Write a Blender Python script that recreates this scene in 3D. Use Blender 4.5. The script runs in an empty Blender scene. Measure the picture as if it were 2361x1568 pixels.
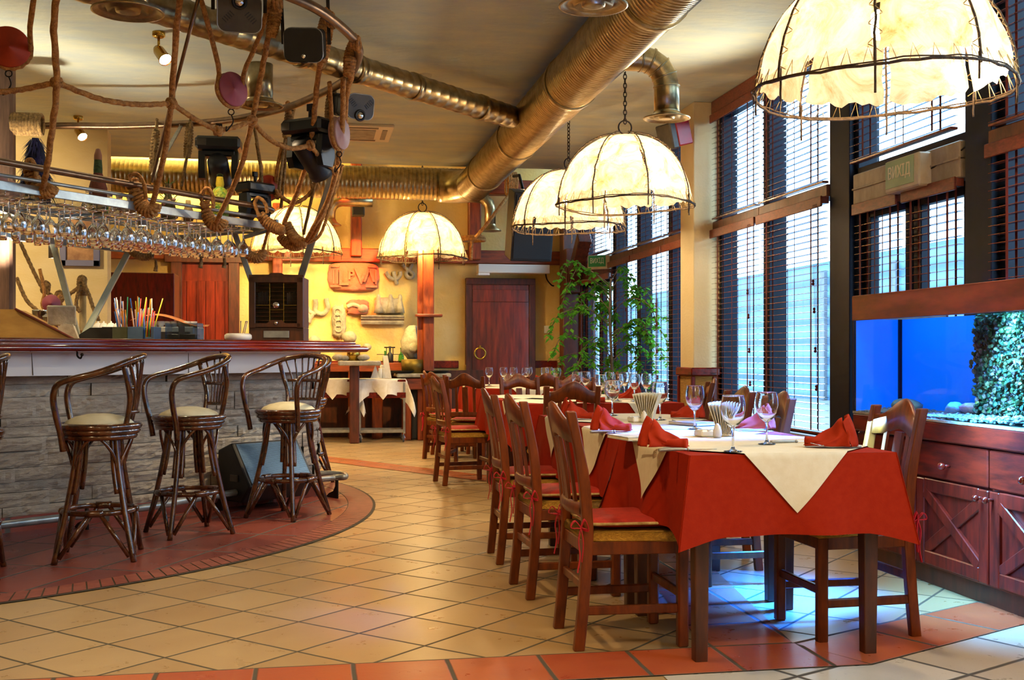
import bpy, math, random
from mathutils import Vector, Matrix
V=Vector
rnd=random.Random(11)
pi=math.pi; sin=math.sin; cos=math.cos; rad=math.radians
SC=bpy.context.scene; COL=SC.collection
# ---------------------------------------------------------------- camera frame
F=2600.0; HC=1.12; CX=1180.5; YH=817.0
TH=math.atan(460/2600); SN=sin(TH); CS=cos(TH)
def P(px,py,d):
    x=(px-CX)*d/F
    return V((x*CS+d*SN,-x*SN+d*CS,HC+(YH-py)*d/F))
def PZ(px,py,z): return P(px,py,(z-HC)*F/(YH-py))
def PX(px,py,x): return P(px,py,x/(SN+(px-CX)/F*CS))
def PY(px,py,y): return P(px,py,y/(CS-(px-CX)/F*SN))
# ---------------------------------------------------------------- mesh builder
def smooth(pts,n=6,closed=False):
    """Catmull-Rom through the points."""
    pts=[V(p) for p in pts]; m=len(pts); out=[]
    if m<3: return pts
    for i in range(m if closed else m-1):
        g=lambda k: pts[k%m] if closed else pts[min(max(k,0),m-1)]
        a,b,c,d=g(i-1),g(i),g(i+1),g(i+2)
        for j in range(n):
            t=j/n
            out.append(.5*((2*b)+(c-a)*t+(2*a-5*b+4*c-d)*t*t+(3*b-a-3*c+d)*t*t*t))
    if not closed: out.append(pts[-1])
    return out
class MB:
    def __init__(s): s.v=[]; s.f=[]; s.s=[]
    def add(s,vs,fs,sm=False,M=None):
        b=len(s.v)
        s.v+= [M@V(v) for v in vs] if M is not None else [V(v) for v in vs]
        s.f+= [tuple(i+b for i in f) for f in fs]; s.s+=[sm]*len(fs); return s
    def box(s,c,size,rz=0,bev=.004,M=None):
        hx,hy,hz=[q/2 for q in size]; b=min(bev,hx*.45,hy*.45,hz*.45)
        MM=Matrix.Translation(V(c))@Matrix.Rotation(rz,4,'Z')
        if M is not None: MM=M@MM
        if b<=0:
            vs=[(x,y,z) for x in(-hx,hx) for y in(-hy,hy) for z in(-hz,hz)]
            fs=[(0,1,3,2),(4,6,7,5),(0,4,5,1),(2,3,7,6),(0,2,6,4),(1,5,7,3)]
            return s.add(vs,fs,False,MM)
        vs=[];ix={}
        for sx in(-1,1):
            for sy in(-1,1):
                for sz in(-1,1):
                    for a in range(3):
                        p=[sx*(hx-b),sy*(hy-b),sz*(hz-b)]; p[a]=(sx*hx,sy*hy,sz*hz)[a]
                        ix[sx,sy,sz,a]=len(vs); vs.append(p)
        fs=[]
        def q(l,n):
            a,b_,c_=[V(vs[i]) for i in l[:3]]
            fs.append(tuple(l) if (b_-a).cross(c_-b_).dot(V(n))>0 else tuple(reversed(l)))
        for a in range(3):
            o=[i for i in range(3) if i!=a]
            for sg in(-1,1):
                l=[]
                for (u,w) in((-1,-1),(1,-1),(1,1),(-1,1)):
                    k=[0,0,0];k[a]=sg;k[o[0]]=u;k[o[1]]=w; l.append(ix[k[0],k[1],k[2],a])
                n=[0,0,0];n[a]=sg; q(l,n)
            for u in(-1,1):
                for w in(-1,1):
                    l=[]
                    for (t,ax) in((-1,o[0]),(1,o[0]),(1,o[1]),(-1,o[1])):
                        k=[0,0,0];k[a]=t;k[o[0]]=u;k[o[1]]=w; l.append(ix[k[0],k[1],k[2],ax])
                    n=[0,0,0];n[o[0]]=u;n[o[1]]=w; q(l,n)
        for sx in(-1,1):
            for sy in(-1,1):
                for sz in(-1,1): q([ix[sx,sy,sz,a] for a in range(3)],(sx,sy,sz))
        return s.add(vs,fs,False,MM)
    def bar(s,a,b,w,t,up=(0,0,1),bev=.003):
        """Rectangular beam from a to b: w across, t along 'up'."""
        a,b=V(a),V(b); z=(b-a); L=z.length; z.normalize(); u=V(up)
        x=u.cross(z)
        if x.length<1e-4: x=V((1,0,0)).cross(z)
        x.normalize(); y=z.cross(x)
        M=Matrix((x,y,z)).transposed().to_4x4(); M.translation=(a+b)/2
        return s.box((0,0,0),(w,t,L),bev=bev,M=M)
    def tube(s,pts,r,n=8,closed=False,cap=True,rope=0,sm=True):
        """r: number or list. rope: strands twist per metre (three-lobed section)."""
        pts=[V(p) for p in pts]; m=len(pts)
        if m<2: return s
        rr=r if isinstance(r,(list,tuple)) else [r]*m
        T=[]
        for i in range(m):
            a=pts[(i-1)%m] if closed or i>0 else pts[i]; b=pts[(i+1)%m] if closed or i<m-1 else pts[i]
            t=(b-a); T.append(t.normalized() if t.length>1e-9 else V((0,0,1)))
        u=V((0,0,1)).cross(T[0])
        if u.length<1e-3: u=V((1,0,0)).cross(T[0])
        u.normalize(); vs=[]; L=0
        for i in range(m):
            u=(u-T[i]*u.dot(T[i]))
            if u.length<1e-6: u=V((1,0,0)).cross(T[i])
            u.normalize(); w=T[i].cross(u)
            if i: L+=(pts[i]-pts[i-1]).length
            for k in range(n):
                a=2*pi*k/n; q=rr[i]
                if rope: q*=1+.16*cos(3*(a)+L*rope)
                vs.append(pts[i]+u*(cos(a)*q)+w*(sin(a)*q))
        fs=[]
        for i in range(m if closed else m-1):
            j=(i+1)%m
            for k in range(n):
                k2=(k+1)%n; fs.append((i*n+k,i*n+k2,j*n+k2,j*n+k))
        s.add(vs,fs,sm)
        if cap and not closed:
            b=len(s.v)-len(vs)
            s.f.append(tuple(b+k for k in reversed(range(n)))); s.s.append(False)
            s.f.append(tuple(b+(m-1)*n+k for k in range(n))); s.s.append(False)
        return s
    def lathe(s,prof,n=24,M=None,sm=True,arc=2*pi):
        vs=[];full=abs(arc-2*pi)<1e-6; k_=n if full else n+1
        for (r,z) in prof:
            for k in range(k_): a=arc*k/n; vs.append((r*cos(a),r*sin(a),z))
        fs=[]
        for i in range(len(prof)-1):
            for k in range(n):
                k2=(k+1)%k_
                fs.append((i*k_+k,i*k_+k2,(i+1)*k_+k2,(i+1)*k_+k))
        return s.add(vs,fs,sm,M)
    def prism(s,poly,h,M=None,sm=False):
        n=len(poly)
        ar=sum(poly[i][0]*poly[(i+1)%n][1]-poly[(i+1)%n][0]*poly[i][1] for i in range(n))
        if ar<0: poly=poly[::-1]
        vs=[(p[0],p[1],0) for p in poly]+[(p[0],p[1],h) for p in poly]
        fs=[tuple(reversed(range(n))),tuple(range(n,2*n))]+[(i,(i+1)%n,n+(i+1)%n,n+i) for i in range(n)]
        return s.add(vs,fs,sm,M)
    def grid(s,fn,nu,nv,sm=True,cu=False):
        vs=[fn(i/nu,j/nv) for j in range(nv+1) for i in range(nu+(0 if cu else 1))]
        w=nu if cu else nu+1
        fs=[(j*w+i,j*w+(i+1)%w,(j+1)*w+(i+1)%w,(j+1)*w+i) for j in range(nv) for i in range(nu)]
        return s.add(vs,fs,sm)
    def ball(s,c,r,n=12,sq=(1,1,1),jit=0,rg=None):
        m=max(4,n//2)
        vs=[];rg=rg or rnd
        for j in range(m+1):
            for i in range(n):
                a=2*pi*i/n;b=pi*j/m-pi/2; q=r*(1+(rg.uniform(-jit,jit) if jit else 0))
                vs.append((c[0]+q*sq[0]*cos(b)*cos(a),c[1]+q*sq[1]*cos(b)*sin(a),c[2]+q*sq[2]*sin(b)))
        fs=[(j*n+i,j*n+(i+1)%n,(j+1)*n+(i+1)%n,(j+1)*n+i) for j in range(m) for i in range(n)]
        return s.add(vs,fs,True)
    def build(s,name,mat,parent=None,world=False,mods=None):
        me=bpy.data.meshes.new(name)
        vs=s.v
        loc=V((0,0,0))
        if parent is None:
            xs=[v.x for v in vs];ys=[v.y for v in vs];zs=[v.z for v in vs]
            loc=V(((min(xs)+max(xs))/2,(min(ys)+max(ys))/2,min(zs)))
            vs=[v-loc for v in vs]
        elif world:
            Mi=WM(parent).inverted(); vs=[Mi@v for v in vs]
        me.from_pydata([tuple(v) for v in vs],[],s.f)
        me.polygons.foreach_set('use_smooth',s.s)
        if mat is not None: me.materials.append(mat)
        me.update()
        o=bpy.data.objects.new(name,me); COL.objects.link(o); o.location=loc
        if parent is not None: o.parent=parent
        return o
def WM(o):
    M=Matrix.Translation(o.location)@o.rotation_euler.to_matrix().to_4x4()@Matrix.Diagonal((*o.scale,1))
    return WM(o.parent)@M if o.parent else M
def tag(o,label,cat,group=None,kind=None):
    if label: o['label']=label
    if cat: o['category']=cat
    if group: o['group']=group
    if kind: o['kind']=kind
    return o
def thing(name,label,cat,loc=(0,0,0),rz=0,group=None,kind=None):
    o=bpy.data.objects.new(name,None); COL.objects.link(o)
    o.location=loc; o.rotation_euler=(0,0,rz); o.empty_display_size=.1
    return tag(o,label,cat,group,kind)
def struct(o): o['kind']='structure'; return o
def dup(root,loc,rz=0,label=None,group=None,scale=None):
    def cp(o,par):
        c=o.copy(); COL.objects.link(c)
        if par is not None: c.parent=par
        for ch in KIDS.get(o.name,()): cp(ch,c)
        return c
    r=cp(root,None); r.location=loc; r.rotation_euler=(0,0,rz)
    if scale: r.scale=(scale,)*3
    if label: r['label']=label
    if group: r['group']=group
    return r
KIDS={}
def index_kids():
    KIDS.clear()
    for o in bpy.data.objects:
        if o.parent: KIDS.setdefault(o.parent.name,[]).append(o)
# ---------------------------------------------------------------- materials
def nm(name):
    m=bpy.data.materials.new(name); m.use_nodes=True
    nt=m.node_tree; nt.nodes.clear()
    out=nt.nodes.new('ShaderNodeOutputMaterial')
    return m,nt,out
def N(nt,t,**k):
    n=nt.nodes.new('ShaderNode'+t)
    for a,b in k.items():
        if a in n.inputs: n.inputs[a].default_value=b
        else: setattr(n,a,b)
    return n
def c4(c): return (c[0],c[1],c[2],1)
def hexc(h):
    h=h.lstrip('#'); r=[]
    for i in(0,2,4):
        x=int(h[i:i+2],16)/255; r.append(x/12.92 if x<=.04045 else ((x+.055)/1.055)**2.4)
    return tuple(r)
def pm(name,c1,c2=None,scale=6,stretch=(1,1,1),rough=.5,metal=0,bump=0,bscale=None,coat=0,detail=5,lo=.35,hi=.65,spec=.5,trans=0,sheen=0,c3=None):
    if isinstance(c1,str): c1=hexc(c1)
    if isinstance(c2,str): c2=hexc(c2)
    m,nt,out=nm(name); L=nt.links
    b=N(nt,'BsdfPrincipled'); L.new(b.outputs[0],out.inputs[0])
    b.inputs['Base Color'].default_value=c4(c1); b.inputs['Roughness'].default_value=rough
    b.inputs['Metallic'].default_value=metal; b.inputs['Specular IOR Level'].default_value=spec
    b.inputs['Coat Weight'].default_value=coat; b.inputs['Coat Roughness'].default_value=.08
    if sheen: b.inputs['Sheen Weight'].default_value=sheen
    if c2 or bump:
        tc=N(nt,'TexCoord'); mp=N(nt,'Mapping'); mp.inputs['Scale'].default_value=stretch
        L.new(tc.outputs['Object'],mp.inputs[0])
        nz=N(nt,'TexNoise',Scale=scale,Detail=detail,Roughness=.6); L.new(mp.outputs[0],nz.inputs['Vector'])
    if c2:
        cr=N(nt,'ValToRGB'); L.new(nz.outputs[0],cr.inputs[0])
        cr.color_ramp.elements[0].position=lo; cr.color_ramp.elements[0].color=c4(c1)
        cr.color_ramp.elements[1].position=hi; cr.color_ramp.elements[1].color=c4(c2)
        if c3:
            e=cr.color_ramp.elements.new(min(1,hi+.15)); e.color=c4(hexc(c3) if isinstance(c3,str) else c3)
        L.new(cr.outputs[0],b.inputs['Base Color'])
    if bump:
        n2=nz
        if bscale:
            n2=N(nt,'TexNoise',Scale=bscale,Detail=4); L.new(mp.outputs[0],n2.inputs['Vector'])
        bp=N(nt,'Bump',Strength=bump,Distance=.02); L.new(n2.outputs[0],bp.inputs['Height']); L.new(bp.outputs[0],b.inputs['Normal'])
    return m
def glow(name,c,st):
    m,nt,out=nm(name); e=N(nt,'Emission',Color=c4(c),Strength=st); nt.links.new(e.outputs[0],out.inputs[0]); return m
def thin_glass(name,tint=(1,1,1),edge=.25,edgecol=(.9,.95,1),gl=1.0):
    """Clear thin glass: fresnel reflection over see-through, slightly milky at grazing angles."""
    m,nt,out=nm(name); L=nt.links
    tr=N(nt,'BsdfTransparent',Color=c4(tint)); gs=N(nt,'BsdfGlossy',Roughness=.02,Color=(gl,gl,gl,1)); df=N(nt,'BsdfDiffuse',Color=c4(edgecol))
    lw=N(nt,'LayerWeight',Blend=.5)
    p5=N(nt,'Math',operation='POWER'); p5.inputs[1].default_value=4.; L.new(lw.outputs['Facing'],p5.inputs[0])
    fr=N(nt,'Math',operation='MULTIPLY_ADD'); fr.inputs[1].default_value=.6; fr.inputs[2].default_value=.045; L.new(p5.outputs[0],fr.inputs[0])
    mx=N(nt,'MixShader'); L.new(fr.outputs[0],mx.inputs[0]); L.new(tr.outputs[0],mx.inputs[1]); L.new(gs.outputs[0],mx.inputs[2])
    if edge>0:
        mu=N(nt,'Math',operation='POWER'); mu.inputs[1].default_value=2.5; L.new(lw.outputs['Facing'],mu.inputs[0])
        m2=N(nt,'Math',operation='MULTIPLY'); m2.inputs[1].default_value=edge; L.new(mu.outputs[0],m2.inputs[0])
        mx2=N(nt,'MixShader'); L.new(m2.outputs[0],mx2.inputs[0]); L.new(mx.outputs[0],mx2.inputs[1]); L.new(df.outputs[0],mx2.inputs[2]); mx=mx2
    L.new(mx.outputs[0],out.inputs[0]); return m
def tilemat(name,ca,cb,grout,su,sv,rot,u0,v0,gw=.006,pits=True,rough=.3,bump=.35,stag=0):
    """Ceramic floor tiles su x sv laid in a grid turned by rot, with a colour of its own per tile."""
    m,nt,out=nm(name); L=nt.links
    def M(op,a,b=None):
        n=N(nt,'Math',operation=op)
        for i,x in enumerate((a,b)):
            if x is None: continue
            if isinstance(x,(int,float)): n.inputs[i].default_value=x
            else: L.new(x,n.inputs[i])
        return n.outputs[0]
    g=N(nt,'NewGeometry'); sp=N(nt,'SeparateXYZ'); L.new(g.outputs['Position'],sp.inputs[0])
    x,y=sp.outputs[0],sp.outputs[1]
    wob=N(nt,'TexNoise',Scale=9.,Detail=2); L.new(g.outputs['Position'],wob.inputs['Vector'])
    wv=M('MULTIPLY',M('SUBTRACT',wob.outputs[0],.5),.012)
    c,s_=cos(rot),sin(rot)
    u=M('ADD',M('DIVIDE',M('SUBTRACT',M('ADD',M('MULTIPLY',x,c),M('MULTIPLY',y,s_)),u0-.0),su),wv)
    v=M('ADD',M('DIVIDE',M('SUBTRACT',M('ADD',M('MULTIPLY',x,-s_),M('MULTIPLY',y,c)),v0),sv),wv)
    fv=M('FLOOR',v)
    if stag: u=M('ADD',u,M('MULTIPLY',M('MODULO',fv,2),stag))
    fu=M('FLOOR',u)
    du=M('MULTIPLY',M('SUBTRACT',.5,M('ABSOLUTE',M('SUBTRACT',M('FRACT',u),.5))),su)
    dv=M('MULTIPLY',M('SUBTRACT',.5,M('ABSOLUTE',M('SUBTRACT',M('FRACT',v),.5))),sv)
    d=M('MINIMUM',du,dv)
    mr=N(nt,'MapRange'); mr.interpolation_type='SMOOTHSTEP'
    mr.inputs['From Min'].default_value=gw*.55; mr.inputs['From Max'].default_value=gw*1.3; L.new(d,mr.inputs[0])
    cb_=N(nt,'CombineXYZ'); L.new(fu,cb_.inputs[0]); L.new(fv,cb_.inputs[1])
    wn=N(nt,'TexWhiteNoise'); L.new(cb_.outputs[0],wn.inputs['Vector'])
    nz=N(nt,'TexNoise',Scale=7.,Detail=7,Roughness=.68); L.new(g.outputs['Position'],nz.inputs['Vector'])
    fac=M('ADD',M('MULTIPLY',wn.outputs[0],.45),M('MULTIPLY',nz.outputs[0],.75))
    cr=N(nt,'ValToRGB'); L.new(fac,cr.inputs[0])
    cr.color_ramp.elements[0].position=.25; cr.color_ramp.elements[0].color=c4(ca)
    cr.color_ramp.elements[1].position=.85; cr.color_ramp.elements[1].color=c4(cb)
    col=cr.outputs[0]
    if pits:
        pn=N(nt,'TexNoise',Scale=70.,Detail=3,Roughness=.7); L.new(g.outputs['Position'],pn.inputs['Vector'])
        pr=N(nt,'MapRange'); pr.inputs['From Min'].default_value=.66; pr.inputs['From Max'].default_value=.74; L.new(pn.outputs[0],pr.inputs[0])
        mx0=N(nt,'MixRGB'); L.new(M('MULTIPLY',pr.outputs[0],.6),mx0.inputs[0]); L.new(col,mx0.inputs[1]); mx0.inputs[2].default_value=c4([q*.35 for q in ca]); col=mx0.outputs[0]
    mx=N(nt,'MixRGB'); L.new(mr.outputs[0],mx.inputs[0]); mx.inputs[1].default_value=c4(grout); L.new(col,mx.inputs[2])
    b=N(nt,'BsdfPrincipled'); L.new(mx.outputs[0],b.inputs['Base Color'])
    rm=M('ADD',M('MULTIPLY',M('SUBTRACT',1.,mr.outputs[0]),.5),M('ADD',M('MULTIPLY',nz.outputs[0],.2),rough-.1)); L.new(rm,b.inputs['Roughness'])
    bp=N(nt,'Bump',Strength=bump,Distance=.01); L.new(M('ADD',mr.outputs[0],M('MULTIPLY',nz.outputs[0],.35)),bp.inputs['Height']); L.new(bp.outputs[0],b.inputs['Normal'])
    L.new(b.outputs[0],out.inputs[0]); return m
def shade_mat(name,c1,c2):
    m,nt,out=nm(name); L=nt.links
    tc=N(nt,'TexCoord'); nz=N(nt,'TexNoise',Scale=4.2,Detail=8,Roughness=.66,Distortion=2.0); L.new(tc.outputs['Object'],nz.inputs['Vector'])
    cr=N(nt,'ValToRGB'); L.new(nz.outputs[0],cr.inputs[0])
    cr.color_ramp.elements[0].position=.3; cr.color_ramp.elements[0].color=c4(c2); cr.color_ramp.elements[1].position=.62; cr.color_ramp.elements[1].color=c4(c1)
    d=N(nt,'BsdfDiffuse'); t=N(nt,'BsdfTranslucent'); L.new(cr.outputs[0],d.inputs[0]); L.new(cr.outputs[0],t.inputs[0])
    bp=N(nt,'Bump',Strength=.5,Distance=.03); L.new(nz.outputs[0],bp.inputs['Height']); L.new(bp.outputs[0],d.inputs['Normal']); L.new(bp.outputs[0],t.inputs['Normal'])
    mx=N(nt,'MixShader',Fac=.62); L.new(d.outputs[0],mx.inputs[1]); L.new(t.outputs[0],mx.inputs[2]); L.new(mx.outputs[0],out.inputs[0]); return m
def text_mesh(txt,size,depth=.004,bold=0,align='CENTER'):
    cu=bpy.data.curves.new('lettering','FONT'); cu.body=txt; cu.size=size; cu.extrude=depth; cu.align_x=align; cu.align_y='CENTER'; cu.offset=bold
    o=bpy.data.objects.new('lettering',cu); COL.objects.link(o); bpy.context.view_layer.update()
    me=bpy.data.meshes.new_from_object(o.evaluated_get(bpy.context.evaluated_depsgraph_get()))
    vs=[v.co.copy() for v in me.vertices]; fs=[tuple(p.vertices) for p in me.polygons]
    bpy.data.objects.remove(o); bpy.data.meshes.remove(me); bpy.data.curves.remove(cu)
    return vs,fs
def frame_from(x,y,z,o):
    M=Matrix((V(x),V(y),V(z))).transposed().to_4x4(); M.translation=V(o); return M
M_={}
M_['wood']=pm('chair_wood','#7c380a','#522306',9,(3,3,.6),.4,coat=.05,spec=.35)
M_['walnut']=pm('walnut_table_wood','#55290f','#391a0a',9,(3,3,.6),.4,coat=.05)  # table and humidor wood, a darker brown than the chairs
M_['mahog']=pm('red_mahogany','#74190a','#420d05',7,(4,4,.7),.4,coat=.06,spec=.25)
M_['mahog_x']=pm('red_mahogany_grain_across','#7c1c0a','#480f06',7,(4,.7,4),.4,coat=.06,spec=.25)
M_['bartop']=pm('polished_bar_mahogany','#74190e','#4e0e08',6,(.8,.8,5),.1,coat=.9)
M_['beam']=pm('orange_timber','#a1481a','#6b2a10',7,(3,3,.5),.45)
M_['beam_x']=pm('orange_timber_across','#8f3d17','#5a220d',7,(.5,3,3),.45)
M_['dark_beam']=pm('dark_timber','#5c2614','#38160b',7,(3,3,.6),.45)
M_['rope']=pm('jute_rope','#cf9650','#93602f',40,(1,1,1),.9,bump=.6,bscale=120)
M_['rope_d']=pm('old_jute_rope','#a88550','#6b5230',40,(1,1,1),.9,bump=.6,bscale=120)
M_['duct']=pm('galvanised_duct','#b8a67f','#93815c',14,(1,1,1),.3,metal=1,bump=.05)
M_['steel']=pm('brushed_steel','#a9aba6','#8a8d8c',12,(1,1,1),.32,metal=.55)
M_['pipe']=pm('bronze_pipe','#8a6c52','#6a5443',12,(1,1,1),.35,metal=.9)
M_['chrome']=pm('chrome',(.8,.8,.82),None,rough=.12,metal=1)
M_['brass']=pm('brass','#b8923c',None,rough=.25,metal=1)
M_['iron']=pm('dark_iron','#2a2420','#16120f',20,(1,1,1),.5,metal=.7)
M_['black']=pm('black_plastic','#15161a','#0c0d10',20,(1,1,1),.5)
M_['blackpaint']=pm('black_lamp_housing','#14181a','#0b0e10',10,(1,1,1),.35)
M_['gunmetal']=pm('charcoal_plate','#4a443a','#3a352d',10,(1,1,1),.45,metal=.1)
M_['white']=pm('white_porcelain',(.78,.76,.70),None,rough=.2)
M_['whitep']=pm('white_lacquer_panel',(.80,.82,.86),None,rough=.35)
M_['cream']=pm('cream_cloth','#e4d8ba','#ded0ae',30,(1,1,1),.85,bump=.05,bscale=250)
M_['whitecloth']=pm('white_linen','#e9e2d2','#ddd3bb',20,(1,1,1),.85,bump=.1,bscale=200)
M_['red']=pm('brick_red_cloth','#9c270e','#94220b',30,(1,1,1),.85,bump=.06,bscale=250,spec=.08)
M_['rednap']=pm('red_napkin_linen','#a8331a','#9e2c12',25,(1,1,1),.85,bump=.06,bscale=300,spec=.1)
M_['redcush']=pm('red_cushion_cloth','#b3240f','#981808',18,(1,1,1),.75,bump=.15,bscale=150)
M_['redribbon']=pm('red_ribbon','#b81028',None,rough=.6)
M_['cane']=pm('woven_straw','#e0ac3a','#b8842a',60,(1,6,1),.7,bump=.8,bscale=140)
M_['rattan']=pm('dark_rattan','#5e3012','#2c1408',18,(1,1,1),.2,coat=.6)
M_['seatpad']=pm('sage_cream_vinyl','#d6ceae','#c4bb99',8,(1,1,1),.55,bump=.05)
M_['stone']=None
def real_glass(name,col=(1,1,1),ior=1.45):
    m,nt,out=nm(name); g=N(nt,'BsdfGlass',Roughness=0.,IOR=ior,Color=c4(col)); nt.links.new(g.outputs[0],out.inputs[0]); return m
M_['glass']=real_glass('clear_glassware')
M_['pane']=thin_glass('window_glass',(.92,.97,1),0,gl=.6)
M_['bottlegreen']=thin_glass('green_bottle_glass',(.25,.6,.25),.3,(.1,.3,.1))
M_['shade']=shade_mat('parchment',(.80,.69,.52),(.42,.23,.08))
M_['twig']=pm('dark_twig','#5b4326','#2e2012',30,(1,1,1),.85,bump=.6)
M_['twine']=pm('pale_twine','#cdb27a','#9a7d48',30,(1,1,1),.9)
M_['plaster']=pm('grey_stone_relief','#b8b09a','#938b78',9,(1,1,1),.9,bump=.5,bscale=30)
M_['tablet']=pm('red_sandstone_tablet','#b06a50','#94705f',5,(1,1,1),.9,bump=.6,bscale=25)
M_['green']=pm('exit_green',(.02,.28,.10),None,rough=.5)
M_['blind']=pm('mahogany_slat','#8a4634','#6e3527',8,(1,4,1),.22,coat=.6)
M_['tape']=pm('maroon_ladder_tape','#5a1712',None,rough=.8)
M_['valance']=pm('redwood_valance','#7e3826','#5e2618',9,(1,3,8),.4)
M_['frame']=pm('dark_window_frame','#0e1728','#0a101a',6,(1,1,1),.5,spec=.15)
M_['frameb']=pm('brown_window_rail','#6b3a22','#4c2816',8,(1,3,1),.4)
M_['leaf']=shade_mat('ficus_leaf',hexc('#6aa832'),hexc('#2e7a2a'))
M_['bark']=pm('ficus_bark','#6b5a42','#45382a',20,(1,1,1),.9)
M_['bulb']=glow('lit_bulb',(1,.8,.5),60)
# ================================================================ setting
XW=3.6; YB=15.6; ZC=3.4
M_['floor']=tilemat('cream_floor_tile',hexc('#a9875a'),hexc('#bda072'),hexc('#4a4232'),.34,.34,pi/4,(.424+4.804)/2**.5,(4.804-.424)/2**.5,.0065)
M_['terra']=tilemat('terracotta_tile',hexc('#a5462c'),hexc('#c0683c'),hexc('#4f4636'),.34,.34,0,1.163,4.11,.009)
M_['terra_dark']=tilemat('terracotta_bar_tile',hexc('#74342b'),hexc('#8f4a3c'),hexc('#4c4a48'),.62,.31,rad(66),.2,.1,.009,rough=.3)
M_['brickedge']=pm('terracotta_edge_brick','#7f3f32','#97513f',12,(1,1,1),.5,bump=.2)
M_['grout']=pm('floor_grout','#4f4636','#3c352a',30,(1,1,1),.9)
M_['ceil']=pm('mottled_plaster_ceiling','#b2c0c0','#cfd2ba',1.5,(1,2.2,1),.85,bump=.35,bscale=9,detail=10,lo=.36,hi=.68)
M_['ochre']=pm('ochre_plaster','#e0bb66','#e8cb88',1.6,(1,1,1),.85,bump=.35,bscale=28,detail=7)
M_['cream_wall']=pm('cream_plaster','#d3b878','#dcc58f',1.2,(1,1,3),.85,bump=.2,bscale=30,detail=7)
M_['col_wall']=pm('pale_column_plaster','#d8c28e','#e0cda0',2,(1,1,1),.8,bump=.15,bscale=50)
def quad(name,pts,mat):
    m=MB(); m.add(pts,[tuple(range(len(pts)))]); return struct(m.build(name,mat))
def slab(name,lo,hi,mat,bev=0):
    m=MB(); lo,hi=V(lo),V(hi); m.box((lo+hi)/2,hi-lo,bev=bev); return struct(m.build(name,mat))
slab('floor',(-9,-3,-.1),(XW+.2,YB+.2,0),M_['floor'])
slab('ceiling',(-9,-3,ZC),(XW+.2,13.6,ZC+.12),M_['ceil'])
slab('ceiling',(-9,13.3,4.0),(XW+.2,YB+.2,4.1),M_['ceil'])
slab('trim_1',(-9,13.55,ZC+.12),(XW+.2,13.6,4.0),M_['cream_wall'])
slab('wall_back',(-9,YB,0),(XW+.2,YB+.2,4.0),M_['ochre'])
slab('wall_left',(-9.2,-3,0),(-9,YB+.2,4.0),M_['cream_wall'])
slab('wall_front',(-9,-3.2,0),(XW+.2,-3,ZC),M_['cream_wall'])
slab('wall_bar',(-9,12.0,0),(-2.05,12.2,ZC),M_['cream_wall'],.003)
# terracotta bands let into the floor
def band(name,pts,mat=None,z=.004):
    return quad(name,[(p[0],p[1],z) for p in pts],mat or M_['terra'])
band('floor_band',[(-9,3.77),(1.98,3.77),(1.83,4.11),(-9,4.11)])
M_['terra2']=tilemat('terracotta_tile_turned',hexc('#a5462c'),hexc('#c0683c'),hexc('#4f4636'),.42,.36,rad(26),1.98*cos(rad(26))+3.77*sin(rad(26)),-1.98*sin(rad(26))+3.77*cos(rad(26)),.009)
band('floor_band',[(1.98,3.77),(3.6,4.57),(3.6,4.95),(1.83,4.11)],M_['terra2'])
band('floor_band',[(1.47,4.11),(1.83,4.11),(2.35,7.5),(1.95,7.5)],None,.0035)
band('floor_band',[(.17,11.85),(1.53,9.75),(2.4,8.4),(2.4,9.02),(1.53,10.37),(.18,12.47),(-.9,14.1),(-.9,13.5)],tilemat('terracotta_tile_slanted',hexc('#a5562c'),hexc('#b8683c'),hexc('#5a4a36'),.34,.34,rad(-57),0,.0,.006))
# pale stone tiles in front of the turned band
band('floor_patch',[(1.98,3.765),(3.6,4.565),(3.6,2.0),(1.2,2.0),(1.2,3.765)],tilemat('pale_stone_tile',hexc('#bdb2a0'),hexc('#d2c9b8'),hexc('#4f4a44'),.5,.34,rad(26),.1,.2,.010),.003)
# bar platform: big terracotta tiles inside an arc of edge bricks
BC=V((-3.3,8.6)); 
def arc(r,a0,a1,n): return [(BC.x+r*cos(a0+(a1-a0)*i/n),BC.y+r*sin(a0+(a1-a0)*i/n)) for i in range(n+1)]
A0,A1=rad(-125),rad(62)
band('floor_platform',arc(3.56,A0,A1,90)+[(BC.x,BC.y)],M_['terra_dark'],.006)
m=MB()
a=arc(3.545,A0,A1,90); b=arc(3.765,A0,A1,90)
m.add([(*p,.005) for p in a]+[(*p,.005) for p in b],[(i,i+91,i+92,i+1) for i in range(90)])
struct(m.build('floor_edge_grout',M_['grout']))
m=MB(); nb=170
for i in range(nb):
    t0=A0+(A1-A0)*(i+.06)/nb; t1=A0+(A1-A0)*(i+.94)/nb; sk=.012
    q=[(BC.x+r*cos(t),BC.y+r*sin(t),.0075) for (r,t) in((3.565,t0+sk),(3.745,t0-sk),(3.745,t1-sk),(3.565,t1+sk))]
    m.add(q,[(0,1,2,3)])
struct(m.build('floor_edge_bricks',M_['brickedge']))
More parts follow.
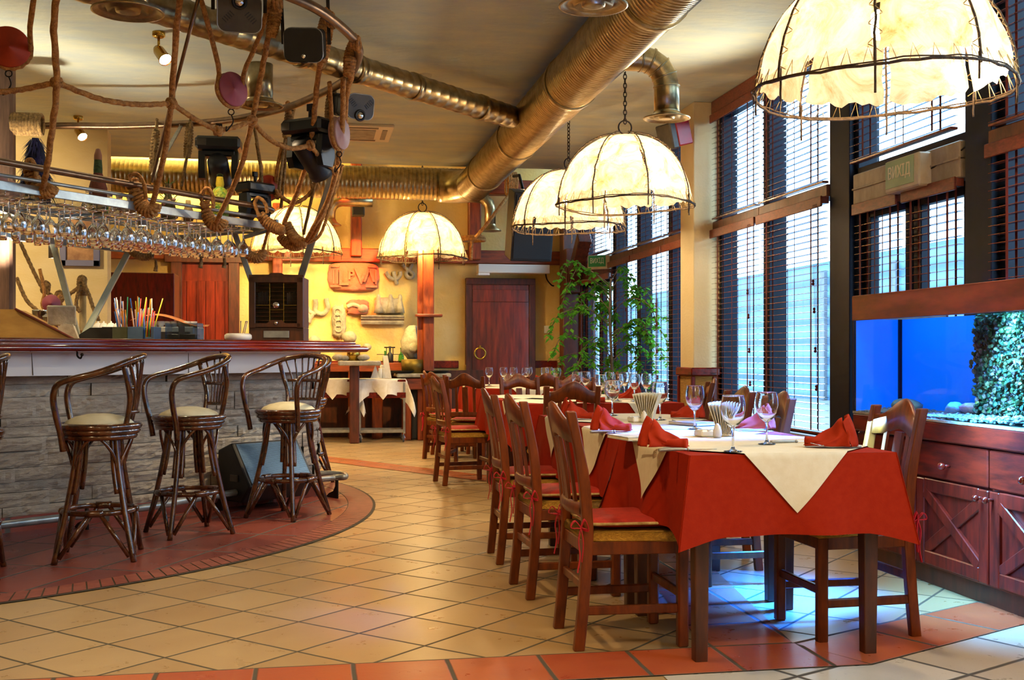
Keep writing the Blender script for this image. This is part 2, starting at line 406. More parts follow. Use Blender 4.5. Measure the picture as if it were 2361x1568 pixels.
# ---------------------------------------------------------------- window wall
def wy(px): return PX(px,800,XW).y
ZS,ZT0,ZT1,ZH=.55,2.235,2.32,3.27
mull=MB(); rail=MB(); low=MB()
wins=[(9.72,8.65,2),(8.65,7.42,2),(5.5,4.3,2),(4.3,3.0,2),(3.0,1.6,2),(11.15,10.1,2),(12.3,11.15,2),(13.3,12.3,2)]
slab('wall_right',(XW,-3,ZH+.05),(XW+.2,YB,ZC),M_['dark_beam'])
slab('wall_right',(XW,-3,0),(XW+.2,5.55,ZS-.05),M_['cream_wall'])
slab('wall_right',(XW,7.3,0),(XW+.2,13.3,ZS-.05),M_['cream_wall'])
slab('wall_right',(XW,14.95,0),(XW+.2,YB,ZC),M_['dark_beam'])
slab('wall_right',(XW,-3,ZS-.05),(XW+.2,1.6,ZH+.05),M_['cream_wall'])
for k,(y1,y0,n) in enumerate(wins):
    fr=MB(); yc=(y0+y1)/2; w=y1-y0
    for z in (ZS-.025,(ZT0+ZT1)/2,ZH+.02): fr.box((XW+.09,yc,z),(.13,w,.06 if z>ZS else .05),bev=.004)
    for y in (y0+.03,y1-.03): fr.box((XW+.1,y,(ZS+ZH)/2),(.15,.06,ZH-ZS),bev=.004)
    w_=struct(fr.build('window_%d'%(k+1),M_['frame']))
    for (za,zb) in((ZS,ZT0),(ZT1,ZH)):
        g=MB(); g.add([(XW+.12,y0+.06,za),(XW+.12,y1-.06,za),(XW+.12,y1-.06,zb),(XW+.12,y0+.06,zb)],[(0,1,2,3)])
        g.build('pane',M_['pane'],w_,True)
    r=MB(); r.box((XW-.015,yc,2.275),(.05,w,.085),bev=.006); struct(r.build('trim_%d'%(k+2),M_['frameb']))
# posts and sills
for j,(y0,y1) in enumerate([(7.12,7.42),(5.5,5.75)]):
    slab('wall_right_post',(XW-.02,y0,0),(XW+.2,y1,ZH+.05),M_['frame'],.005)
slab('wall_right_sill',(XW-.09,7.42,ZS-.06),(XW+.02,9.72,ZS-.02),M_['dark_beam'],.006)
slab('wall_right_sill',(XW-.09,10.1,ZS-.06),(XW+.02,13.3,ZS-.02),M_['dark_beam'],.006)
slab('trim_20',(XW-.06,-3,3.28),(XW,9.7,3.395),M_['valance'],.004)
slab('trim_21',(XW-.06,10.1,3.28),(XW,15.0,3.395),M_['valance'],.004)
# entrance door bay with lintel, two glazed leaves and an upper light
def door_bay(nm_,y0,y1,ym,lint):
    f=MB()
    f.box((XW+.09,(y0+y1)/2,2.35),(.14,y1-y0,.05),bev=.004); f.box((XW+.09,(y0+y1)/2,ZH+.02),(.14,y1-y0,.06),bev=.004)
    for y in(y0+.025,y1-.025): f.box((XW+.09,y,(0+ZH)/2),(.14,.05,ZH),bev=.004)
    d=struct(f.build(nm_,M_['frame']))
    l=MB(); l.box((XW+.06,(y0+y1)/2,2.22),(.16,y1-y0-.1,.21),bev=.006); l.box((XW+.05,(y0+y1)/2,2.225),(.16,y1-y0-.1,.012),bev=.002); l.build('lintel',lint,d,True)
    for (a,b) in((y0+.05,ym-.005),(ym+.005,y1-.05)):
        lf=MB()
        for y in(a+.045,b-.045): lf.box((XW+.09,y,1.055),(.06,.09,2.1),bev=.004)
        lf.box((XW+.09,(a+b)/2,.16),(.06,b-a,.3),bev=.004); lf.box((XW+.09,(a+b)/2,2.07),(.06,b-a,.08),bev=.004)
        q=lf.build('door_leaf',M_['frame'],d,True)
        g=MB(); g.add([(XW+.09,a+.09,.3),(XW+.09,b-.09,.3),(XW+.09,b-.09,2.04),(XW+.09,a+.09,2.04)],[(0,1,2,3)]); g.build('pane',M_['pane'],q,False) if False else g.build('pane',M_['pane'],q,True)
    g=MB(); g.add([(XW+.1,y0+.05,2.375),(XW+.1,y1-.05,2.375),(XW+.1,y1-.05,ZH),(XW+.1,y0+.05,ZH)],[(0,1,2,3)]); g.build('pane',M_['pane'],d,True)
M_['lintel']=pm('beige_metal_lintel','#a8977c','#8a7a62',6,(1,2,1),.4)
door_bay('door_1',5.75,7.12,6.44,M_['lintel'])
door_bay('door_2',13.32,14.95,14.1,M_['dark_beam'])
# column with dado rail
slab('wall_column',(3.385,9.73,.98),(XW+.1,10.1,ZC),M_['col_wall'],.006)
M_['rib']=pm('woven_ochre_panel','#b98a35','#8c6322',14,(1,1,14),.7,bump=.5,bscale=40)
slab('wall_column_base',(3.375,9.72,0),(XW+.1,10.11,.94),M_['rib'],.004)
slab('trim_30',(3.35,9.69,.925),(XW+.1,10.14,1.0),M_['mahog_x'],.01)
m=MB()
for (x,y) in((3.375,9.72),(3.58,9.72),(3.375,10.1)): m.box((x,y,.46),(.035,.035,.92),bev=.004)
struct(m.build('trim_31',M_['mahog']))
# outside: pavement and a long low building with ribbed cladding
M_['asph']=pm('pale_paving','#6a747d','#565f68',3,(1,1,1),.9)
M_['clad']=None
mm,nt,out=nm('ribbed_grey_cladding'); L=nt.links
tc=N(nt,'TexCoord'); sp=N(nt,'SeparateXYZ'); L.new(tc.outputs['Object'],sp.inputs[0])
w=N(nt,'TexWave',Scale=.62,Distortion=.3); w.bands_direction='Z'; L.new(tc.outputs['Object'],w.inputs[0])
cr=N(nt,'ValToRGB'); cr.color_ramp.elements[0].color=c4((.03,.10,.19)); cr.color_ramp.elements[1].color=c4((.09,.22,.38)); L.new(w.outputs[0],cr.inputs[0])
b=N(nt,'BsdfPrincipled',Roughness=.6); L.new(cr.outputs[0],b.inputs['Base Color']); L.new(b.outputs[0],out.inputs[0]); M_['clad']=mm
slab('pavement_outside',(XW+.2,-12,-.16),(60,60,-.06),M_['asph'])
slab('building_outside',(13,-6,-.06),(19,58,3.5),M_['clad'])
m=MB()
for k in range(14):
    y=2+k*3.6; m.box((12.96,y,1.6),(.1,.25,3.3),bev=.01)
struct(m.build('building_outside_pilasters',M_['asph']))
# ---------------------------------------------------------------- back of the room: dado, timbers, door
slab('trim_40',(-2.0,YB-.04,.93),(2.0,YB,1.03),M_['mahog_x'],.006)
slab('trim_41',(3.02,YB-.04,.93),(3.4,YB,1.03),M_['mahog_x'],.006)
slab('baseboard_back',(-5,YB-.03,0),(XW,YB,.12),M_['mahog_x'],.004)
M_['doorw']=pm('red_stained_door','#96321a','#541609',3.2,(5,5,.55),.3,coat=.4,detail=8)
dr=MB(); x0,x1=PY(1088,900,YB-.06).x,PY(1219,900,YB-.06).x; zt=PY(1150,656,YB-.06).z
dr.box(((x0+x1)/2,YB-.05,zt/2),(x1-x0,.06,zt),bev=.004)
for z in(.12,zt-.16): dr.box(((x0+x1)/2,YB-.085,z),(x1-x0-.01,.02,.17),bev=.004)
d3=struct(dr.build('door_3',M_['doorw']))
fr=MB()
for x in(x0-.045,x1+.045): fr.box((x,YB-.05,zt/2),(.09,.11,zt),bev=.006)
fr.box(((x0+x1)/2,YB-.05,zt+.04),(x1-x0+.18,.11,.09),bev=.006)
fr.build('frame',M_['dark_beam'],d3,True)
kn=MB(); c=P(1107,815,15.35); kn.tube([c+V((.075*cos(t*pi/12),-.0,.075*sin(t*pi/12))) for t in range(24)],.013,8,True)
kn.box(c+V((0,.02,.085)),(.03,.06,.05)); kn.build('ring_handle',M_['brass'],d3,True)
kn=MB(); kn.box((c.x-.14,YB-.09,c.z-.22),(.05,.02,.13),bev=.01); kn.build('lock_plate',M_['brass'],d3,True)
# dark panelled doorway behind the bar
m=MB(); a=PY(408,700,YB-.05).x; b_=PY(540,700,YB-.05).x
m.box(((a+b_)/2,YB-.04,1.2),(b_-a,.05,2.4),bev=.004)
for k in range(6): m.box((a+(b_-a)*(k+.5)/6,YB-.075,1.1),((b_-a)/6-.012,.02,2.0),bev=.003)
d4=struct(m.build('door_4',M_['doorw']))
m=MB()
for x in(a,b_): m.box((x,YB-.08,1.2),(.14,.12,2.4),bev=.006)
m.box(((a+b_)/2,YB-.08,2.42),(b_-a+.3,.14,.16),bev=.006); m.build('frame',M_['dark_beam'],d4,True)
def timber(nm_,a,b,w,t,mat,up=(0,1,0)):
    m=MB(); m.bar(a,b,w,t,up,.012); o=m.build(nm_,mat); return o
yb=YB-.06
zb=PY(900,590,yb).z
B_=[]
o=struct(timber('wall_back_beam',(PY(250,590,yb).x,yb,zb),(XW-.1,yb,zb),.19,.09,M_['beam_x']))
for px,t0,t1,w,dy in((821,455,592,.15,0),(1093,435,600,.17,0),(640,470,700,.13,.02)):
    a=PY(px,t0,yb+dy); b=PY(px,t1,yb+dy)
    struct(timber('wall_back_post',(a.x,yb+dy-.03,3.95 if px!=640 else a.z),(a.x,yb+dy-.03,b.z),w,.16,M_['beam']))
struct(timber('wall_back_beam',(PY(1085,425,yb).x,yb-.35,PY(1120,425,14.9).z),(XW-.05,yb-.35,PY(1120,425,14.9).z),.2,.2,M_['beam_x']))
# free-standing timber post with a small cross shelf
y_=14.6
a=PY(988,600,y_)
t=thing('timber_post','square orange timber post with small cross shelf by the wall reliefs','post',(a.x,y_,0))
m=MB(); m.box((0,.03,1.25),(.14,.12,2.5),bev=.01); m.box((-.1,.1,1.25),(.07,.1,2.5),bev=.008); m.build('post',M_['beam'],t)
m=MB(); m.box((0,-.02,PY(988,728,y_).z),(.34,.2,.035),bev=.006); m.build('shelf',M_['beam_x'],t)
# dark corner post and brace by the windows
m=MB(); cx=PY(1312,700,15.2).x
m.box((cx,15.15,1.7),(.24,.24,3.4),bev=.012)
t=struct(m.build('wall_corner_post',M_['dark_beam']))
m=MB(); m.bar((cx,15.05,2.0),(cx,14.3,2.65),.16,.18,(1,0,0),.01); m.bar((cx-.02,14.95,2.55),(cx-.02,14.95,1.95),.2,.2,(0,1,0),.01); m.build('brace',M_['dark_beam'],t,True)
# shelf-backed cabinet panel left of the dark doorway
m=MB(); a=P(255,632,13.2); b=P(405,632,13.2)
m.box(((a.x+b.x)/2,(a.y+b.y)/2,a.z/2),((b-a).length,.5,a.z),bev=.008)
tag(m.build('panelled_cabinet',M_['mahog']),'tall reddish wooden cabinet back standing behind the straw caddy','cabinet')
# ================================================================ chairs
def make_chair():
    t=thing('dining_chair','', 'chair')
    zt=.905
    for s in(-1,1):
        y=.178*s
        m=MB(); pts=[(-.215,y,0),(-.197,y,.18),(-.182,y,.40),(-.183,y,.5),(-.2,y,.68),(-.247,y,zt)]
        pts=smooth(pts,3); n=len(pts); vs=[];fs=[]
        for i,p in enumerate(pts):
            hw=.017; hd=.021 if i<n-3 else .019
            for (dx,dy) in((-hd,-hw),(hd,-hw),(hd,hw),(-hd,hw)): vs.append(p+V((dx,dy,0)))
        for i in range(n-1):
            for k in range(4): fs.append((i*4+k,i*4+(k+1)%4,i*4+4+(k+1)%4,i*4+4+k))
        fs+=[(3,2,1,0),tuple(4*(n-1)+k for k in range(4))]
        m.add(vs,fs); o=m.build('rear_leg',M_['wood'],t)
        bv=o.modifiers.new('b','BEVEL'); bv.width=.005; bv.segments=2; bv.limit_method='ANGLE'; bv.angle_limit=.9
        m=MB(); m.box((.19,.19*s,.205),(.042,.038,.41),bev=.006); m.build('front_leg',M_['wood'],t)
    # apron
    m=MB(); m.box((.19,0,.385),(.026,.35,.05),bev=.003); m.box((-.18,0,.385),(.024,.33,.05),bev=.003)
    for s in(-1,1): m.bar((-.17,.178*s,.385),(.18,.19*s,.385),.024,.05,(0,0,1))
    m.build('seat_frame',M_['wood'],t)
    # straw seat
    m=MB()
    def f(u,v):
        x=-.185+.4*u; w=(.165+.05*u)*(1 if u>.0 else 1); y=(v*2-1)*w
        e=max(abs(u*2-1),abs(v*2-1)); return V((x,y,.447-.012*max(0,e-.8)/.2*1.0))
    m.grid(f,14,14)
    edge=[]
    pr=[(-.185,-.165),(.215,-.215),(.215,.215),(-.185,.165)]
    lo=[V((x*.99,y*.99,.408)) for x,y in pr]; hi=[V((x,y,.436)) for x,y in pr]; 
    for i in range(4):
        j=(i+1)%4; m.add([lo[i],lo[j],hi[j],hi[i]],[(0,1,2,3)])
    m.tube([V((x*.985,y*.985,.428)) for x,y in pr],.021,8,True)
    m.add([lo[3],lo[2],lo[1],lo[0]],[(0,1,2,3)])
    m.build('straw_seat',M_['cane'],t)
    for (a,b) in(((.19,-.19,.2),(.19,.19,.2)),((-.19,-.178,.24),(-.19,.178,.24)),((-.2,-.178,.15),(.19,-.19,.15)),((-.2,.178,.15),(.19,.19,.15)),((-.19,-.178,.27),(.19,-.19,.27)),((-.19,.178,.27),(.19,.19,.27))):
        if a[2]==.27: continue
        m=MB(); m.bar(a,b,.02,.034,(0,0,1),.004); m.build('stretcher',M_['wood'],t)
    # arched top rail, lower rail, slats
    def xb(z): 
        return -.183 if z<.5 else -.183-.064*((z-.5)/.405)**1.35
    m=MB(); n=18
    vs=[];fs=[]
    for i in range(n+1):
        u=i/n*2-1; y=.165*u; b_=.5*(1+cos(pi*min(1,abs(u)*1.12)))
        top=.868+.07*b_; bot=.785+.028*b_; bx=-.028*(1-u*u)
        for (z,dx) in((bot,-.011),(bot,.011),((top+bot)/2,.012),(top-.006,.011),(top,0),(top-.006,-.011),((top+bot)/2,-.012)): vs.append((xb(z)+bx+dx,y,z))
    for i in range(n):
        for k in range(7): fs.append((i*7+k,i*7+(k+1)%7,i*7+7+(k+1)%7,i*7+7+k))
    fs+=[tuple(range(7)),tuple(reversed(range(n*7,n*7+7)))]
    m.add(vs,fs,True); m.build('top_rail',M_['wood'],t)
    m=MB(); m.grid(lambda u,v:V((xb(.53)-.012-.02*(1-(2*u-1)**2)+.011*cos(2*pi*v),.165*(2*u-1),.53+.026*sin(2*pi*v))),10,10); m.build('lower_rail',M_['wood'],t)
    for (y,w) in((-.088,.026),(0,.056),(.088,.026)):
        m=MB(); k=8; bx=-.03*(1-(y/.165)**2); vs=[]
        for i in range(k+1):
            z=.545+.255*i/k; x=xb(z)+bx*.9
            for (dx,dy) in((-.006,-w/2),(-.006,w/2),(.006,w/2),(.006,-w/2)): vs.append((x+dx,y+dy,z))
        m.add(vs,[(4*i+q,4*i+(q+1)%4,4*i+4+(q+1)%4,4*i+4+q) for i in range(k) for q in range(4)]+[(3,2,1,0),(4*k,4*k+1,4*k+2,4*k+3)])
        m.build('back_slat',M_['wood'],t)
    # cushion with piping and ties
    m=MB()
    def cu(u,v,sg):
        a=2*u-1;b=2*v-1; e=max(0,1-a**4)*max(0,1-b**4)
        x=.015+.185*a*(1-.03*b*b); y=.178*b*(1+.06*a)*(1-.02*a*a); return V((x,y,.474+sg*.024*e**.5))
    m.grid(lambda u,v:cu(u,v,1),16,16); m.grid(lambda u,v:cu(1-u,v,-1),16,16)
    c=m.build('cushion',M_['redcush'],t)
    m=MB(); ring=[cu(u,0,0) for u in[i/14 for i in range(14)]]+[cu(1,v,0) for v in[i/14 for i in range(14)]]+[cu(1-u,1,0) for u in[i/14 for i in range(14)]]+[cu(0,1-v,0) for v in[i/14 for i in range(14)]]
    m.tube(ring,.006,6,True,rope=260); m.build('piping',M_['twine'],c)
    for s in(-1,1):
        m=MB()
        loops=[smooth([(-.17,.165*s,.474),(-.205,.19*s,.476),(-.212,.2*s,.47)],3),
               smooth([(-.212,.2*s,.47),(-.235,.205*s,.495),(-.25,.2*s,.47),(-.212,.2*s,.465)],4),
               smooth([(-.212,.2*s,.468),(-.2,.215*s,.50),(-.185,.212*s,.46),(-.21,.2*s,.465)],4),
               smooth([(-.212,.2*s,.466),(-.222,.206*s,.42),(-.216,.205*s,.36),(-.226,.207*s,.30)],4),
               smooth([(-.212,.2*s,.466),(-.204,.207*s,.41),(-.21,.205*s,.34)],4)]
        for l in loops:
            for i in range(len(l)-1): m.bar(l[i],l[i+1],.012,.003,(1,0,0),0)
        m.build('tie',M_['redribbon'],c)
    return t
chair0=make_chair(); index_kids()
used=[0]
def chair(x,y,rz,label,group=None):
    if not used[0]:
        used[0]=1; chair0.location=(x,y,0); chair0.rotation_euler=(0,0,rz); chair0['label']=label
        if group: chair0['group']=group
        return chair0
    return dup(chair0,(x,y,0),rz,label,group)
GA='chairs around the long near table'
chair(1.205,4.33,0,'wooden dining chair with red cushion nearest us on the aisle side of the near table',GA)
chair(1.185,5.24,.04,'wooden chair with red cushion, middle of three on the near table aisle side',GA)
chair(1.2,6.10,-.02,'wooden chair with red cushion, farthest of three on the near table aisle side',GA)
chair(2.135,4.30,pi+.02,'wooden dining chair tucked under the near table in front of the aquarium',GA)
chair(2.06,5.36,pi-.02,'wooden dining chair, middle one on the window side of the near table',GA)
chair(2.2,6.22,pi+.03,'wooden dining chair, far one on the window side of the near table',GA)
GB='chairs around the middle table'
chair(1.74,7.72,pi/2,'wooden dining chair with its back to us at the front of the middle table',GB)
chair(2.78,8.35,pi-.25,'dining chair at the window end of the middle table beside the ochre column',GB)
chair(2.42,10.05,-pi/2,'dining chair facing us behind the middle table, nearest the column',GB)
chair(1.95,10.25,-pi/2+.1,'dining chair facing us behind the middle table below the ficus',GB)
chair(1.30,9.75,.12,'dining chair with its side to us, at the far aisle corner of the middle table',GB)
GC='chairs around the far table'
chair(1.55,11.15,pi/2-.35,'dining chair angled with its back to us at the near corner of the far table',GC)
chair(1.46,12.05,.62,'turned dining chair with straw seat, second from the wall at the far table',GC)
chair(1.52,12.72,.05,'side-on dining chair nearest the black cabinet at the far table',GC)
chair(2.25,11.05,pi/2,'dining chair at the front edge of the far table behind the glasses',GC)
chair(2.95,11.75,pi,'dining chair on the window side of the far table beside the ficus',GC)
# ================================================================ tables, cloths
def table(x0,x1,y0,y1,label,group):
    t=thing('dining_table',label,'table',((x0+x1)/2,(y0+y1)/2,0),0,group)
    w,d=x1-x0,y1-y0
    m=MB(); m.box((0,0,.738),(w,d,.03),bev=.005); m.build('tabletop',M_['walnut'],t)
    m=MB()
    for s in(-1,1): m.box((0,s*(d/2-.06),.675),(w-.16,.024,.09)); m.box((s*(w/2-.06),0,.675),(.024,d-.16,.09))
    m.build('apron',M_['walnut'],t)
    for sx in(-1,1):
        for sy in(-1,1):
            m=MB(); x,y=sx*(w/2-.06),sy*(d/2-.08); a=.031;b=.024
            m.add([(x-b,y-b,0),(x+b,y-b,0),(x+b,y+b,0),(x-b,y+b,0),(x-a,y-a,.722),(x+a,y-a,.722),(x+a,y+a,.722),(x-a,y+a,.722)],[(3,2,1,0),(4,5,6,7),(0,1,5,4),(1,2,6,5),(2,3,7,6),(3,0,4,7)])
            o=m.build('leg',M_['walnut'],t); bv=o.modifiers.new('b','BEVEL'); bv.width=.005; bv.segments=2
    return t
ZT=.763
def skirt(s,t,ph):  # outward offset of the hanging cloth at distance s along its side, t 0 top..1 hem
    return .008+.028*t+.02*t*t*sin(s*11+ph)+.012*t*t*sin(s*23+ph*2)
TCN=[0]
def tablecloth(x0,x1,y0,y1,sides,label,group,drop=.29,ph=0):
    """Red cloth: flat top plus hanging skirts with pointed, folded corners."""
    m=MB(); g=.006; X0,X1,Y0,Y1=x0-g,x1+g,y0-g,y1+g
    TCN[0]+=1; zt=ZT-.002-.0012*(TCN[0]%2); m.add([(X0,Y0,zt),(X1,Y0,zt),(X1,Y1,zt),(X0,Y1,zt)],[(0,1,2,3)])
    cor={'f':((X0,Y0),(X1,Y0),(0,-1)),'r':((X1,Y0),(X1,Y1),(1,0)),'b':((X1,Y1),(X0,Y1),(0,1)),'l':((X0,Y1),(X0,Y0),(-1,0))}
    order='frbl'
    for k in order:
        if k not in sides: continue
        a,b,nrm=cor[k]; L=math.hypot(b[0]-a[0],b[1]-a[1]); n=int(L/.03); ux,uy=(b[0]-a[0])/L,(b[1]-a[1])/L
        pk=order[(order.index(k)-1)%4] in sides; nk=order[(order.index(k)+1)%4] in sides
        rows=10; vs=[];fs=[]
        for j in range(rows+1):
            t=j/rows
            for i in range(n+1):
                s=i/n*L
                ca=max(0,1-s/.13); cb=max(0,1-(L-s)/.13)
                ex=.045*(ca**1.6+cb**1.6)
                d=(drop+ex)*t
                o=skirt(s+ (0 if k in'fb' else 3),t,ph+ord(k))
                ka=ca**1.6 if pk else 0; kb=cb**1.6 if nk else 0; co=.004+.06*t
                o=o*(1-ka-kb)+co*(ka+kb)+(.05*t*ca**1.3 if not pk else 0)+(.05*t*cb**1.3 if not nk else 0)
                # at true corners the cloth turns outward along the diagonal
                al=co*(kb-ka)
                rnd_=.006*(1-min(1,t*8))
                x=a[0]+ux*(s+al)+nrm[0]*(o-.004); y=a[1]+uy*(s+al)+nrm[1]*(o-.004)
                vs.append((x,y,zt-d))
        w=n+1
        for j in range(rows):
            for i in range(n): fs.append((j*w+i,(j+1)*w+i,(j+1)*w+i+1,j*w+i+1))
        m.add(vs,fs,True)
    o=m.build('tablecloth',M_['red'])
    return tag(o,label,'tablecloth',group)
OVN=[0]
def overlay(x0,x1,y0,y1,rx,ry,label,group,ph=0,dx=0,dy=0,mat='cream',clipf=None,sides='lrfb'):
    """Cream cloth laid cornerwise: a diamond with half-diagonals rx, ry, its points hanging over the edges."""
    OVN[0]+=1; zo=.0008+.0014*(OVN[0]%2); m=MB(); cx,cy=(x0+x1)/2+dx,(y0+y1)/2+dy; n=56
    def f(u,v):
        a,b=u*2-1,v*2-1
        x=cx+rx*(a+b)/2; y=cy+ry*(b-a)/2; z=ZT+zo; g=.008
        def fold(o,s,k): 
            t=o/.29; return skirt(s,min(t,1.1),ph+ord(k))+.007
        if x<x0-g and 'l' in sides: e=x0-g-x; z-=e; x=x0-g-fold(e,3+(y1-y),'l')+.004
        elif x>x1+g and 'r' in sides: e=x-x1-g; z-=e; x=x1+g+fold(e,3+(y-y0),'r')-.004
        if y<y0-g and 'f' in sides: e=y0-g-y; z-=e; y=y0-g-fold(e,x-x0,'f')+.004
        elif y>y1+g and 'b' in sides: e=y-y1-g; z-=e; y=y1+g+fold(e,x1-x,'b')-.004
        return V((x,y,z))
    m.grid(f,n,n)
    o=m.build('cream_overlay',M_[mat]); return tag(o,label,'tablecloth',group)
TA=[(1.33,2.11,3.85,4.75),(1.33,2.11,4.755,5.65),(1.33,2.11,5.655,6.55)]
wh=['near','middle','far']
for i,(a,b,c,d) in enumerate(TA):
    table(a,b,c,d,'dark wooden table, %s one of the three joined in the near row'%wh[i],'joined dining tables')
    tablecloth(a,b,c,d,['flr','lr','lrb'][i],'brick red cloth on the %s table of the near row'%wh[i],'red tablecloths',ph=i*1.7)
    overlay(a,b,c,d,.615,.675,'cream cloth laid cornerwise on the %s table of the near row'%wh[i],'cream overlays',ph=i*1.7,sides=['flr','lr','lrb'][i])
TB=[(1.46,2.69,7.98,8.88),(1.46,2.69,8.885,9.78)]
for i,(a,b,c,d) in enumerate(TB):
    table(a,b,c,d,'wide table under red cloth, %s half of the middle row'%['front','rear'][i],'joined dining tables')
    tablecloth(a,b,c,d,['flr','lrb'][i],'red cloth on the %s table of the middle row'%['front','rear'][i],'red tablecloths',ph=3+i)
    for j in range(2):
        xm=a+(b-a)*(j+.5)/2
        overlay(a,b,c,d,.42,.62,'cream cloth laid cornerwise on the %s middle table, %s side'%(['front','rear'][i],['aisle','window'][j]),'cream overlays',ph=3+i,dx=xm-(a+b)/2,sides=['flr','lrb'][i])
TC=[(1.72,2.72,11.5,12.35),(1.72,2.72,12.355,13.2)]
for i,(a,b,c,d) in enumerate(TC):
    table(a,b,c,d,'table under red cloth, %s half of the far row'%['front','rear'][i],'joined dining tables')
    tablecloth(a,b,c,d,['flr','lrb'][i],'red cloth on the %s table of the far row'%['front','rear'][i],'red tablecloths',ph=5+i)
    overlay(a,b,c,d,.6,.62,'cream cloth laid cornerwise on the %s table of the far row'%['front','rear'][i],'cream overlays',ph=5+i,sides=['flr','lrb'][i])
# ================================================================ glasses
ZP=ZT+.004
def make_wineglass(name='wine_glass',h=.205,R=.045,rb=.034,stem=.085):
    t=thing(name,'','wine glass')
    m=MB(); m.lathe([(.0005,.0025),(rb*.6,.0022),(rb,.0008),(rb,.002),(rb*.5,.0045),(.009,.008),(.0048,.02),(.0042,stem*.6),(.005,stem-.006),(.008,stem)],20); m.build('stem',M_['glass'],t)
    m=MB(); bh=h-stem; pr=[(.002,stem),(.012,stem+.004),(R*.58,stem+bh*.14),(R*.86,stem+bh*.32),(R,stem+bh*.55),(R*.97,stem+bh*.78),(R*.872,h-.006),(R*.862,h-.001),(R*.857,h),(R*.85,h),(R*.845,h-.001),(R*.853,h-.006),(R*.955,stem+bh*.78),(R*.985,stem+bh*.55),(R*.84,stem+bh*.33),(R*.55,stem+bh*.16),(.002,stem+.008)]
    pp=[(p[0],p[1]) for p in pr]; m.lathe(pp,24); m.build('bowl',M_['glass'],t)
    return t
wg0=make_wineglass(); index_kids(); wused=[0]
def wineglass(px,py,label,sc=1,z=ZP,grp='wine glasses on the tables'):
    p=PZ(px,py,z); p.z=z
    if not wused[0]:
        wused[0]=1; o=wg0; o.location=p; o['label']=label; o['group']=grp; return o
    return dup(wg0,p,0,label,grp,sc if sc!=1 else None)
WG=[(1690,1041,'large wine glass nearest us on the near table'),(1768,1024,'wine glass in front of the red napkin by the window on the near table'),(1602,989,'wine glass beside the second napkin holder on the near table'),(1522,968,'wine glass partly behind the napkin holder on the near table'),(1412,958,'wine glass standing behind the red napkin on the aisle side of the near table')]
for w in WG: wineglass(*w)
WG2=[(1385,928),(1424,925),(1463,925),(1490,923),(1330,913),(1350,912),(1440,915),(1405,914)]
LB=['wine glass on the middle table, %s'%s for s in('left of the white napkin holder','right of the white napkin holder','before the red napkin on the window side','nearest the column','just above the brown chair back','right of the brown chair back','behind the holder','at the far edge')]
for (w,l) in zip(WG2,LB): wineglass(w[0],w[1],l)
WG3=[(1256,889),(1284,892),(1219,887),(1212,891),(1161,888),(1184,889),(1128,889),(1266,887)]
LC=['wine glass on the far table, %s'%s for s in('right of its napkin holder','right again, beside the window chair','at its middle, taller','at its middle, behind another','beside the paper napkins','just right of the paper napkins','at the aisle end','by the far edge')]
for (w,l) in zip(WG3,LC): wineglass(w[0],w[1],l)
# ---------------------------------------------------------------- folded red napkins
def napkin(px,py,rz,label,sc=1,seed=0,z=ZP):
    p=PZ(px,py,z); p.z=z+.001; m=MB()
    sc*=1.0; rs=random.Random(seed*10+3)
    k1=rs.uniform(.8,1.2); k2=rs.uniform(0,3)
    def base(u,s): return V((-.052+.155*u, s*(.046*(1-u)**.6+.010+.008*sin(u*9+k2+s)),.001))
    def top(u): return V((-.036+.135*u+.006*sin(8*u+k2), .010*sin(7*u+k2), .012+.088*max(0,1-u)**1.2+.010*abs(sin(u*8*k1+.4))*(1-u)))
    for s_ in(-1,1):
        def f(u,t,s_=s_):
            if s_>0: u=1-u
            b,t_=base(u,s_),top(u); q=b.lerp(t_,t)
            q.y+= s_*(.016*sin(pi*t)*(1-u)+.011*sin(t*5.5+u*10*k1+k2)*(t*(1-t)*4)*(1-.5*u)); q.x+=.010*sin(t*6+k2)*t*(1-t)*4
            return q*sc
        m.grid(f,22,16)
    def cap(v,t):
        a=v*2-1; b=V((-.052-.030*(1-a*a)-.006*cos(a*12),a*.056,.001)); q=top(0)+V((-.018*(1-a*a)+.006*cos(a*14),a*.034,.012*cos(a*7+k2)-.014*a*a))
        r=b.lerp(q,t); return V((r.x-.012*sin(pi*t)*(1-a*a),r.y*(1-.25*sin(pi*t)),r.z))*sc
    m.grid(cap,20,12)
    # rolled tail
    m.tube([V((-.005+.10*i/10,-.030+.006*i/10+.004*sin(i),.014))*sc for i in range(11)],[(.013+.006*(i/10))*sc for i in range(11)],10)
    o=m.build('red_napkin',M_['rednap']); o.location=p; o.rotation_euler=(0,0,rz)
    # centre the mesh on its base
    for v in o.data.vertices: pass
    so=o.modifiers.new('t','SOLIDIFY'); so.thickness=.0025
    return tag(o,label,'napkin','folded red napkins')
napkin(1530,1032,-.25,'folded red napkin nearest us, in front of the closed magazine',1,0)
napkin(1410,994,-.2,'folded red napkin on the aisle side, second from the near end',1,1.3)
napkin(1330,966,-.2,'folded red napkin half hidden behind the nearest chair back',1,2.2)
napkin(1915,1031,2.85,'folded red napkin near the aquarium with a fork before it',1.05,3.1)
napkin(1740,990,2.9,'folded red napkin between the two window-side wine glasses',1,4.0)
napkin(1585,964,2.9,'folded red napkin at the window side, far end of the near table',1,5.0)
napkin(1362,929,.1,'red napkin fan behind the brown chair, middle table front',1.15,.6)
napkin(1448,920,2.6,'red napkin beneath the window side glasses on the middle table',1.1,1.9)
napkin(1340,914,.3,'red napkin fan standing farther back on the middle table',1.1,2.7)
napkin(1248,889,.3,'red napkin on the far table beside the bluish chair',1,3.6)
napkin(1090,888,.4,'red napkin at the aisle end of the far table',1,4.4)
